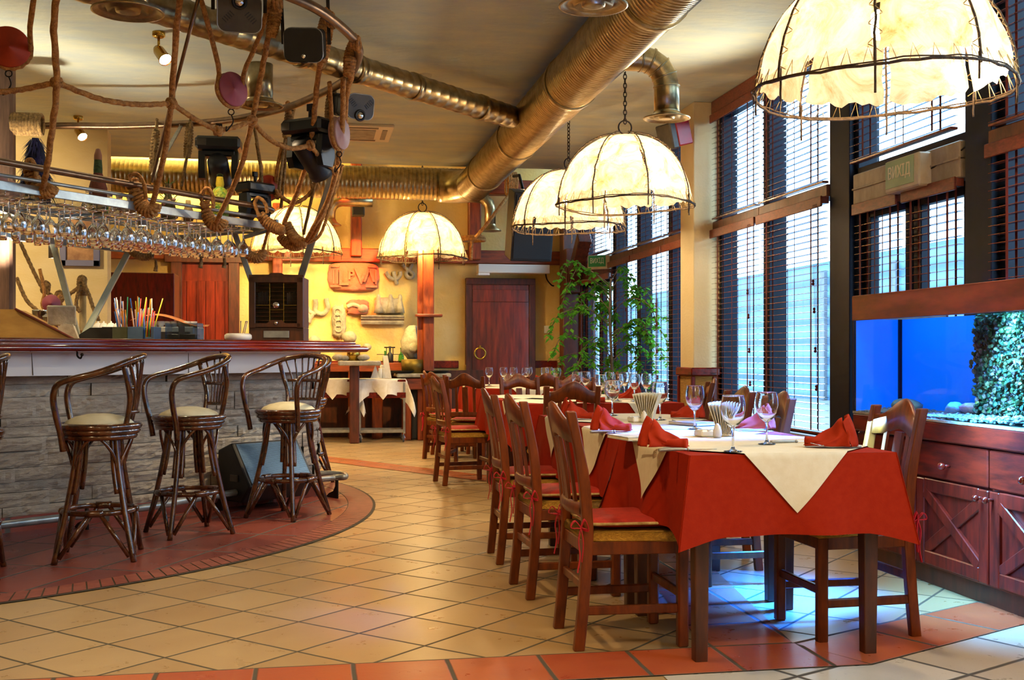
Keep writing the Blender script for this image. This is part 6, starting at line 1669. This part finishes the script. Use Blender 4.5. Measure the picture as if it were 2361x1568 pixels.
for k,(px,lb) in enumerate(((865,'left napkin stack leaning open on the white trolley'),(893,'tall folded white napkin standing on the white trolley'))):
    q=PY(px,868,tr.y-.05); q.z=zt_; m=MB()
    if k==0: m.prism([(-.06,0),(.05,0),(.0,.17)],.09,Matrix.Translation(q)@Matrix.Rotation(pi/2,4,'X'))
    else: m.prism([(-.035,0),(.05,0),(.0,.29),(-.06,.29)],.08,Matrix.Translation(q)@Matrix.Rotation(pi/2,4,'X'))
    tag(m.build('folded_napkin',M_['whitecloth']),lb,'napkin')
for k,px in enumerate((877,885,881)):
    q=PY(px,868,tr.y-(.1 if k<2 else -.03)); q.z=zt_
    tag(MB().lathe([(0,0),(.028,0),(.03,.09),(.024,.105),(.03,.12 if k<2 else .16),(.02,.13 if k<2 else .17),(0,.13 if k<2 else .17)],14,Matrix.Translation(q)).build('china_shaker',M_['white']),['left white china shaker','right white china shaker','taller white china shaker behind the other two'][k]+' on the trolley','shaker','shakers on the trolley')
# loudspeakers and heater
p=PY(826,477,15.2)
t=thing('wall_loudspeaker','small black loudspeaker fixed on the timber post of the back wall','loudspeaker',p)
m=MB(); m.box((0,0,0),(.165,.16,.25),bev=.008); m.build('cabinet',M_['gunmetal'],t)
m=MB(); m.box((0,-.082,0),(.145,.01,.23),bev=.003); m.build('grille',M_['black'],t)
m=MB(); m.box((0,.13,0),(.05,.12,.05)); m.build('bracket',M_['iron'],t)
p=P(1218,520,13.6)
t=thing('hanging_loudspeaker','big black loudspeaker tilted above the white heater in the corner','loudspeaker',p)
m=MB(); R_=Matrix.Rotation(.30-TH,4,'Z')@Matrix.Rotation(.22,4,'X'); m.prism([(-.26,0),(.26,0),(.17,.55),(-.17,.55)],.82,R_@Matrix.Translation((0,-.2,-.41))); o=m.build('cabinet',M_['black'],t); bv=o.modifiers.new('b','BEVEL'); bv.width=.012; bv.segments=2
m=MB(); m.box((0,-.206,0),(.47,.012,.76),bev=.004,M=R_); m.build('grille',bpy.data.materials['dark_mesh'],t)
m=MB(); m.tube([(0,.2,.35),(0,.6,.7),(0,1.0,.75)],.02,8); m.build('bracket',M_['iron'],t)
p=PY(1183,621,15.35)
t=thing('white_air_heater','long white air curtain heater on the wall above the red door','heater',p)
m=MB(); m.box((0,0,0),(1.0,.2,.12),bev=.008); m.build('casing',M_['white'],t)
m=MB(); m.box((-.42,-.02,-.075),(.16,.14,.035),bev=.004); m.build('outlet',M_['whitep'],t)
m=MB(); m.tube(smooth([(.46,0,-.05),(.5,.1,-.13),(.58,.18,-.2),(.62,.2,-.21)],5),.01,6); m.build('cable',M_['iron'],t)
for k,(px,py,lb) in enumerate(((1261,760,'white light switch plate on the wall right of the red door'),(1308,591,'small white sensor box on the dark corner beam'))):
    p=PY(px,py,YB-.01 if k==0 else 14.98); m=MB(); m.box(p,(.08,.03,.11 if k==0 else .07),bev=.006); tag(m.build('switch_plate',M_['white']),lb,'switch')
# rope tied round the timber near the dark pipe
t=thing('tied_rope','rope slung from the upper beam down to the timber post by the far lamp','rope',PY(1090,540,14.9))
m=MB(); m.tube(smooth([PY(1180,440,14.7),PY(1150,480,14.6),PY(1120,520,14.6),PY(1097,546,14.7)],8),.022,9,rope=110); m.build('slung_rope',M_['rope'],t,True)
m=MB()
for k in range(5): c=PY(1170+k*4.5,425,14.78); m.tube([c+V((0,.14*cos(2*pi*i/16),.15*sin(2*pi*i/16))) for i in range(16)],.018,8,True,rope=110)
for k in range(2): c=PY(1092,548+k*6,15.1); m.tube([c+V((.15*cos(2*pi*i/16),.17*sin(2*pi*i/16),0)) for i in range(16)],.02,8,True,rope=110)
m.build('coil',M_['rope'],t,True)
m=MB(); m.tube(smooth([PY(1088,555,14.8),PY(1087,580,14.8),PY(1086,600,14.8)],5),.02,8,rope=110); m.build('loose_end',M_['rope'],t,True)
# red projector speaker near the column
p=PX(1556,305,3.2); p.z-=.02
t=thing('ceiling_loudspeaker','red and grey loudspeaker tilted beside the top of the ochre column','loudspeaker',p,.35)
R_=Matrix.Rotation(-.25,4,'Y')
m=MB(); m.box((.03,0,0),(.16,.2,.22),bev=.008,M=R_); m.build('red_shell',pm('red_lacquer','#b3122a','#95101f',5,(1,1,1),.35),t)
m=MB(); m.box((-.09,0,-.01),(.07,.21,.23),bev=.01,M=R_); m.build('grey_front',M_['gunmetal'],t)
m=MB(); m.tube([(.05,0,.1),(.16,.05,.16)],.015,8); m.build('bracket',M_['iron'],t)
# ================================================================ ficus
p=PZ(1405,1000,0); p=P(1408,900,12.35)
t=thing('potted_ficus','slender potted ficus with drooping green leaves before the window blinds','plant',(p.x,p.y,0))
m=MB(); m.lathe([(0,0),(.16,0),(.21,.36),(.22,.38),(.2,.38),(.19,.34),(0,.33)],24); m.build('pot',pm('clay_pot','#7a3d26',None,rough=.7),t)
m=MB(); rs=random.Random(8); br=[]
m.tube(smooth([(0,0,.3),(.02,.01,.9),(-.01,0,1.5),(.0,.0,1.95)],5),[.022-.0009*i for i in range(16)],8)
for k in range(34):
    z=.75+1.2*k/34; a=rs.uniform(0,2*pi); L=rs.uniform(.35,.72)*(1-.35*abs(z-1.35)/.8); e=V((cos(a)*L,sin(a)*L*.75,rs.uniform(.05,.25)+z))
    tip=e+V((cos(a)*.12,sin(a)*.1,-.22)); pts=smooth([V((0,0,z)),V((cos(a)*L*.5,sin(a)*L*.35,z+.16)),e,tip],5); m.tube(pts,.0045,5); br.append(pts)
m.build('stems',M_['bark'],t)
m=MB()
for pts in br:
    for i in range(4,len(pts)):
        for q in range(3):
            c=pts[i]+V((rs.uniform(-.03,.03),rs.uniform(-.03,.03),rs.uniform(-.03,.03))); a=rs.uniform(0,2*pi); ln=rs.uniform(.06,.10); wd=ln*.3
            dx=V((cos(a),sin(a),rs.uniform(-1.3,-.2))).normalized(); sd=dx.cross(V((0,0,1))).normalized(); nn=sd.cross(dx)*.012
            m.add([c,c+dx*ln*.4+sd*wd,c+dx*ln,c+dx*ln*.4-sd*wd,c+dx*ln*.45+nn],[(0,1,4),(1,2,4),(2,3,4),(3,0,4)],True)
tag(m.build('leaves',M_['leaf'],t),None,None,None,'stuff')
# ================================================================ aquarium on its cabinet
AX0,AX1=2.90,3.45; AY0,AY1=3.0,5.73
t=thing('aquarium_cabinet','long red wooden cabinet with crossed braces on its doors beneath the aquarium','cabinet',(3.2,4.3,0))
m=MB(); m.box(((AX0+AX1)/2+.03,(AY0+AY1)/2,.40),(AX1-AX0-.04,AY1-AY0-.02,.62),bev=.006); m.box(((AX0+AX1)/2,(AY0+AY1)/2,.755),(AX1-AX0,AY1-AY0,.09),bev=.006); m.build('carcass',M_['mahog_x'],t,True)
m=MB(); m.box((AX0+.09,(AY0+AY1)/2,.05),(.04,AY1-AY0-.05,.10),bev=.003); m.build('plinth',M_['dark_beam'],t,True)
yb_=[5.72,5.115,4.51,3.905,3.3]
for i in range(4):
    y1,y0=yb_[i],yb_[i+1]; yc=(y0+y1)/2; w=y1-y0-.012
    m=MB(); m.box((AX0+.035,yc,.615),(.03,w,.17),bev=.006); d=m.build('drawer',M_['mahog_x'],t,True)
    m=MB(); m.tube([V((AX0+.02,yc,.60)),V((AX0-.01,yc,.60))],.008,8); m.ball(V((AX0-.022,yc,.60)),.019,12); m.build('knob',M_['brass'] if False else M_['bartop'],d,True)
    m=MB(); z0,z1_=.105,.52
    m.box((AX0+.045,yc,(z0+z1_)/2),(.014,w-.02,z1_-z0-.02),bev=.002)
    for s in(-1,1): m.box((AX0+.035,yc+s*(w/2-.035),(z0+z1_)/2),(.03,.07,z1_-z0),bev=.005)
    for z in(z0+.035,z1_-.03): m.box((AX0+.035,yc,z),(.03,w-.14,.065),bev=.005)
    d=m.build('door',M_['mahog'],t,True)
    a=V((AX0+.030,yc+w/2-.07,z1_-.06)); b=V((AX0+.030,yc-w/2+.07,z0+.07)); e=V((AX0+.034,yc+w/2-.07,z0+.07)); f=V((AX0+.034,yc-w/2+.07,z1_-.06))
    m=MB(); m.bar(a,b,.055,.022,(1,0,0),.004); m.bar(e,f,.055,.020,(1,0,0),.004); m.build('cross_brace',M_['mahog'],d,True)
    m=MB(); yk=yc-w/2+.035 if i%2==0 else yc+w/2-.035
    if i==1: yk=yc-w/2+.03
    if i==2: yk=yc+w/2-.03
    m.tube([V((AX0+.02,yk,.485)),V((AX0-.008,yk,.485))],.007,8); m.ball(V((AX0-.018,yk,.485)),.016,12); m.build('knob',M_['bartop'],d,True)
aq=thing('aquarium','large lit blue fish tank in a redwood surround above the red cabinet','aquarium',((AX0+AX1)/2,(AY0+AY1)/2,.80))
Z0,Z1=.80,1.31
M_['canopy']=pm('redwood_canopy','#8a3a22','#5c2214',2.6,(1,1.1,5),.35,coat=.25,detail=8)
m=MB(); m.box((AX0+.01,(AY0+AY1)/2,1.37),(.02,AY1-AY0+.02,.135),bev=.003); m.box(((AX0+AX1)/2,AY1+.0,1.37),(AX1-AX0,.02,.135),bev=.003); m.box(((AX0+AX1)/2,(AY0+AY1)/2,1.43),(AX1-AX0,AY1-AY0,.015),bev=.002); m.build('canopy',M_['canopy'],aq,True)
m=MB(); XB=3.17
m.add([(AX0+.004,AY0,Z0),(AX0+.004,AY1,Z0),(AX0+.004,AY1,Z1),(AX0+.004,AY0,Z1)],[(0,1,2,3)]); m.build('front_pane',thin_glass('tank_glass',(.85,.97,1),0,gl=.5),aq,True)
M_['tankblue']=pm('blue_tank_panel_added_glow',(.0,.16,.85),(.0,.22,.95),1.5,(1,1,1),.6,spec=.2)
b_=[n for n in M_['tankblue'].node_tree.nodes if n.type=='BSDF_PRINCIPLED'][0]; b_.inputs['Emission Color'].default_value=(0,.115,.80,1); b_.inputs['Emission Strength'].default_value=.62  # glow added to the backing, which the tube alone left dim
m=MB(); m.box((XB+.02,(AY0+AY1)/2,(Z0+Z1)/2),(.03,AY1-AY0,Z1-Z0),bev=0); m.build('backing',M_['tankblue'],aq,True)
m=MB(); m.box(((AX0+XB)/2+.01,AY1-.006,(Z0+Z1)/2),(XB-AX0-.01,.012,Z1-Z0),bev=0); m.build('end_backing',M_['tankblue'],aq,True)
m=MB(); m.box((XB-.0,AY1-.02,(Z0+Z1)/2),(.02,.02,Z1-Z0),bev=0); m.box((AX0+.008,AY1-.004,(Z0+Z1)/2),(.014,.012,Z1-Z0),bev=0); m.build('corner_seals',M_['frame'],aq,True)
m=MB(); m.box(((AX0+XB)/2,(AY0+AY1)/2,Z0+.006),(XB-AX0,AY1-AY0,.012),bev=0); m.build('bottom',M_['plaster'],aq,True)
# gravel bed, thick with pebbles
rs=random.Random(12); m=MB()
def bed(y): return .025+.05*max(0,min(1,(5.2-y)/.9))
for k in range(2600):
    y=rs.uniform(4.1,AY1-.02); x=rs.uniform(AX0+.012,XB-.01); f=(x-AX0)/(XB-AX0); m.ball((x,y,Z0+bed(y)*(.5+.8*f)*rs.uniform(.55,1)),rs.uniform(.006,.011),5,(1,1,.75))
m.add([(AX0+.012,AY0,Z0+.05),(XB,AY0,Z0+.08),(XB,AY1,Z0+.02),(AX0+.012,AY1,Z0+.015)],[(0,1,2,3)])
tag(m.build('gravel',pm('aquarium_gravel','#a9babc','#5f767a',90,(1,1,1),.8,lo=.3,hi=.7),aq,True),'pale gravel bed',None,None,'stuff')
# coral slab
mm,nt,out=nm('encrusted_coral'); L=nt.links
tc=N(nt,'TexCoord'); vo=N(nt,'TexVoronoi',Scale=42.); L.new(tc.outputs['Object'],vo.inputs['Vector']); nz=N(nt,'TexNoise',Scale=8.,Detail=6); L.new(tc.outputs['Object'],nz.inputs['Vector'])
sp=N(nt,'SeparateColor'); L.new(vo.outputs['Color'],sp.inputs[0]); ad=N(nt,'Math',operation='ADD'); L.new(sp.outputs[0],ad.inputs[0]); L.new(nz.outputs[0],ad.inputs[1]); mu=N(nt,'Math',operation='MULTIPLY'); mu.inputs[1].default_value=.55; L.new(ad.outputs[0],mu.inputs[0])
cr=N(nt,'ValToRGB'); e=cr.color_ramp.elements; e[0].position=.15; e[0].color=c4(hexc('#06140b')); e[1].position=.9; e[1].color=c4(hexc('#a09838'))
for ps,cc in((.38,'#14381c'),(.55,'#3c5218'),(.68,'#5c4828'),(.78,'#7a5a60')): q=e.new(ps); q.color=c4(hexc(cc))
L.new(mu.outputs[0],cr.inputs[0]); b=N(nt,'BsdfPrincipled',Roughness=.6); L.new(cr.outputs[0],b.inputs['Base Color']); bp_=N(nt,'Bump',Strength=1.,Distance=.02); L.new(vo.outputs[0],bp_.inputs['Height']); L.new(bp_.outputs[0],b.inputs['Normal']); L.new(b.outputs[0],out.inputs[0])
m=MB(); rs=random.Random(15)
CY0,CY1=4.02,4.76
m.grid(lambda u,v: V((3.02+rs.uniform(-.022,.022),CY1-(CY1-CY0)*u+rs.uniform(-.008,.008),Z0+.03+(Z1-Z0-.035)*v)),80,56)
m.grid(lambda u,v: V((3.02+.15*u+rs.uniform(-.005,.005),CY1+rs.uniform(-.012,.012),Z0+.03+(Z1-Z0-.035)*v)),12,56)
for k in range(700): 
    m.ball((3.005+rs.uniform(-.012,.012),rs.uniform(CY0,CY1),rs.uniform(Z0+.05,Z1-.02)),rs.uniform(.006,.014),5,(.7,1,1),.2)
tag(m.build('coral_panel',mm),'large encrusted coral panel standing inside the aquarium on the right','coral')
M_['rock']=pm('cyan_rock','#8fb4b0','#4f7c80',8,(1,1,1),.9,bump=.6,bscale=20)
for k,(y,r,sq,lb) in enumerate(((5.45,.06,(1,2.2,.6),'large pale rock at the left end inside the aquarium'),(5.0,.04,(1,1.5,.9),'pale rock behind the chair back inside the aquarium'),(4.86,.045,(1,1.8,.6),'dark reddish rock beside the coral inside the aquarium'))):
    tag(MB().ball((3.06,y,Z0+bed(y)+r*.45),r,14,sq,.08,rs).build('aquarium_rock',M_['rock'] if k<2 else M_['tablet']),lb,'rock')
tag(MB().ball((2.97,4.06,1.265),.022,12).build('float_ball',M_['white']),'small white float ball at the top of the tank','float')
t=thing('aquarium_light','blue white light tube under the aquarium canopy','light',(3.0,4.6,1.33))
m=MB(); m.tube([V((2.99,AY0+.1,1.318)),V((2.99,AY1-.12,1.318))],.008,8); m.build('tube',glow('blue_tube',(.10,.55,1.0),14),t,True)
m=MB(); m.box((2.99,(AY0+AY1)/2,1.335),(.06,AY1-AY0-.1,.02),bev=.002); m.build('reflector',M_['whitep'],t,True)
# ================================================================ light
def lamp(kind,name,loc,energy,col,size=.1,aim=None,**k):
    l=bpy.data.lights.new(name,kind); l.energy=energy; l.color=col
    if kind in('POINT','SPOT'): l.shadow_soft_size=size
    for a,b in k.items(): setattr(l,a,b)
    o=bpy.data.objects.new(name,l); COL.objects.link(o); o.location=loc
    if aim is not None: o.rotation_euler=(V(aim)-V(loc)).to_track_quat('-Z','Y').to_euler()
    return o
WARM=(1,.76,.46)
for i,p in enumerate(LPOS): lamp('POINT','dome_and_fill_point',(p.x,p.y,p.z+.20),[42,52,50,72,70][i],WARM if i<3 else (1,.68,.28),.06)
# halogen ceiling spots
for i,(x,y,ax,ay,e,sp) in enumerate([(-.2,4.2,.2,4.7,150,70),(1.0,1.6,1.4,3.6,110,75),(-2.0,2.2,-1.6,5.2,120,80),(.9,7.6,.6,8.6,170,75),(-.6,11.6,-.3,12.4,260,80),(1.2,12.0,1.6,13,120,80),(-3.4,8.0,-3.2,9.5,160,90),(-4.6,10.2,-4.2,11.8,150,90)]):
    lamp('SPOT','halogen_spot',(x,y,ZC-.12),e*(.8 if i==0 else 1.2),(1,.72,.38),.05,(ax,ay,0),spot_size=rad(sp),spot_blend=.6)
for q in((.2,-.8,2.5),(2.3,1.4,2.6)): lamp('POINT','dome_and_fill_point',q,60,(1,.70,.38),.2)  # unseen warm fills added outside the view, no dome lamps there
for (q,a,e) in(((-2.3,8.9,1.75),(-2.5,8.7,3.4),150),((3.2,8.0,2.4),(1.4,7.4,3.4),70),((3.2,4.6,2.4),(1.2,4.4,3.4),70),((-4.5,10.5,2.3),(-4.6,9.5,3.4),80)): lamp('SPOT','ceiling_fill_spot',q,e,(1,.86,.62),.08,a,spot_size=rad(150),spot_blend=.7)  # added upward fills that brighten the ceiling, no fixtures stand there
# wall washers: yellow over the reliefs, red on the tablet
q=PY(815,640,YB); lamp('SPOT','red_wash',(q.x-.2,14.1,3.42),1100,(1,.09,.02),.02,(q.x,YB,q.z),spot_size=rad(27),spot_blend=.5)
q=PY(860,760,YB); lamp('SPOT','yellow_wash',(q.x+.3,13.0,3.1),430,(1,.70,.2),.04,(q.x,YB,q.z),spot_size=rad(52),spot_blend=.7)
q=PY(1040,700,YB); lamp('SPOT','amber_wash',(q.x,13.2,3.1),300,(1,.75,.35),.04,(q.x,YB,q.z),spot_size=rad(50),spot_blend=.8)
q=PY(600,650,YB); lamp('SPOT','amber_wash',(q.x,12.9,3.1),260,(1,.66,.25),.04,(q.x,YB,q.z),spot_size=rad(60),spot_blend=.8)
q=PY(1150,760,YB); lamp('SPOT','door_fill_spot',(q.x,13.4,3.2),170,(1,.68,.35),.04,(q.x,YB,q.z),spot_size=rad(50),spot_blend=.8)  # added fill that brightens the dark red door
lamp('SPOT','bar_wall_fill_spot',(-3.8,9.9,3.25),230,(1,.8,.52),.05,(-3.4,12,2.2),spot_size=rad(85),spot_blend=.8)  # added fill that lifts the cream wall behind the bar
# cove light hidden in the slot over the back duct
o=lamp('AREA','cove_light',(-1.6,14.4,3.5),320,(1,.72,.25),shape='RECTANGLE',size=8.0,size_y=.2); o.rotation_euler=(pi-.5,0,0)
# downlights in the rack
for k in((329,527,8.0),(322,582,8.6),(122,603,8.9)):
    p=P(*k); lamp('SPOT','rack_downlight_beam',p,(24 if k[0]>200 else 2.5),(1,.75,.42),.02,(p.x,p.y,0),spot_size=rad(110),spot_blend=.6)
for t,c in SP: lamp('SPOT','ceiling_spot_beam',(c.x+.08,c.y-.06,ZC-.27),60,(1,.72,.4),.03,(c.x+1,c.y-.6,1),spot_size=rad(90),spot_blend=.6)
# aquarium tube
o=lamp('AREA','aquarium_tube_light',(2.94,4.45,1.295),110,(.10,.45,1.0),shape='RECTANGLE',size=2.2,size_y=.1); o.rotation_euler=(0,rad(18),pi/2)
o.data.spread=rad(100); o.rotation_euler=(V((.62,0,-.8))).to_track_quat('-Z','Y').to_euler(); o.data.size=.1; o.data.size_y=2.2
o=lamp('AREA','aquarium_floor_fill',(2.96,4.95,1.30),230,(.01,.13,1.0),shape='RECTANGLE',size=.06,size_y=1.4); o.rotation_euler=V((-.72,-.0,-1.05)).to_track_quat('-Z','Y').to_euler(); o.data.spread=rad(48)  # added beam beside the tube, throws the tank's blue onto the floor
# daylight: overcast blue-white sky; portals at the glazing
w=bpy.data.worlds.new('sky'); SC.world=w; w.use_nodes=True; nt=w.node_tree; bg=nt.nodes['Background']
bg.inputs[0].default_value=(.50,.76,1.0,1); bg.inputs[1].default_value=8.5
for (y0,y1,z0,z1) in((1.6,5.5,ZS,3.28),(5.75,9.72,.3,3.28),(10.1,14.95,.3,3.28)):
    o=lamp('AREA','window_portal',(XW+.25,(y0+y1)/2,(z0+z1)/2),1,(1,1,1),shape='RECTANGLE',size=z1-z0,size_y=y1-y0); o.data.cycles.is_portal=True
    o.rotation_euler=V((-1,0,0)).to_track_quat('-Z','Y').to_euler(); o.data.size,o.data.size_y=(y1-y0,z1-z0)
# ================================================================ camera and view
cd=bpy.data.cameras.new('camera'); cam=bpy.data.objects.new('camera',cd); COL.objects.link(cam)
cam.location=(0,0,HC); cam.rotation_euler=(pi/2,0,-TH)
cd.sensor_fit='HORIZONTAL'; cd.sensor_width=36; cd.lens=36*F/2361; cd.shift_y=(YH-784)/2361; cd.clip_end=200; cd.clip_start=.05
SC.camera=cam
vs=SC.view_settings; SC.display_settings.display_device='sRGB'; vs.view_transform='Standard'; vs.look='None'; vs.exposure=0.34; vs.gamma=1; vs.use_curve_mapping=False
cy=SC.cycles
cy.use_denoising=True; cy.max_bounces=14; cy.diffuse_bounces=4; cy.glossy_bounces=4; cy.transmission_bounces=10; cy.transparent_max_bounces=32
cy.caustics_reflective=False; cy.caustics_refractive=False; cy.sample_clamp_indirect=6; cy.use_adaptive_sampling=True; cy.adaptive_threshold=.02
cy.use_light_tree=True
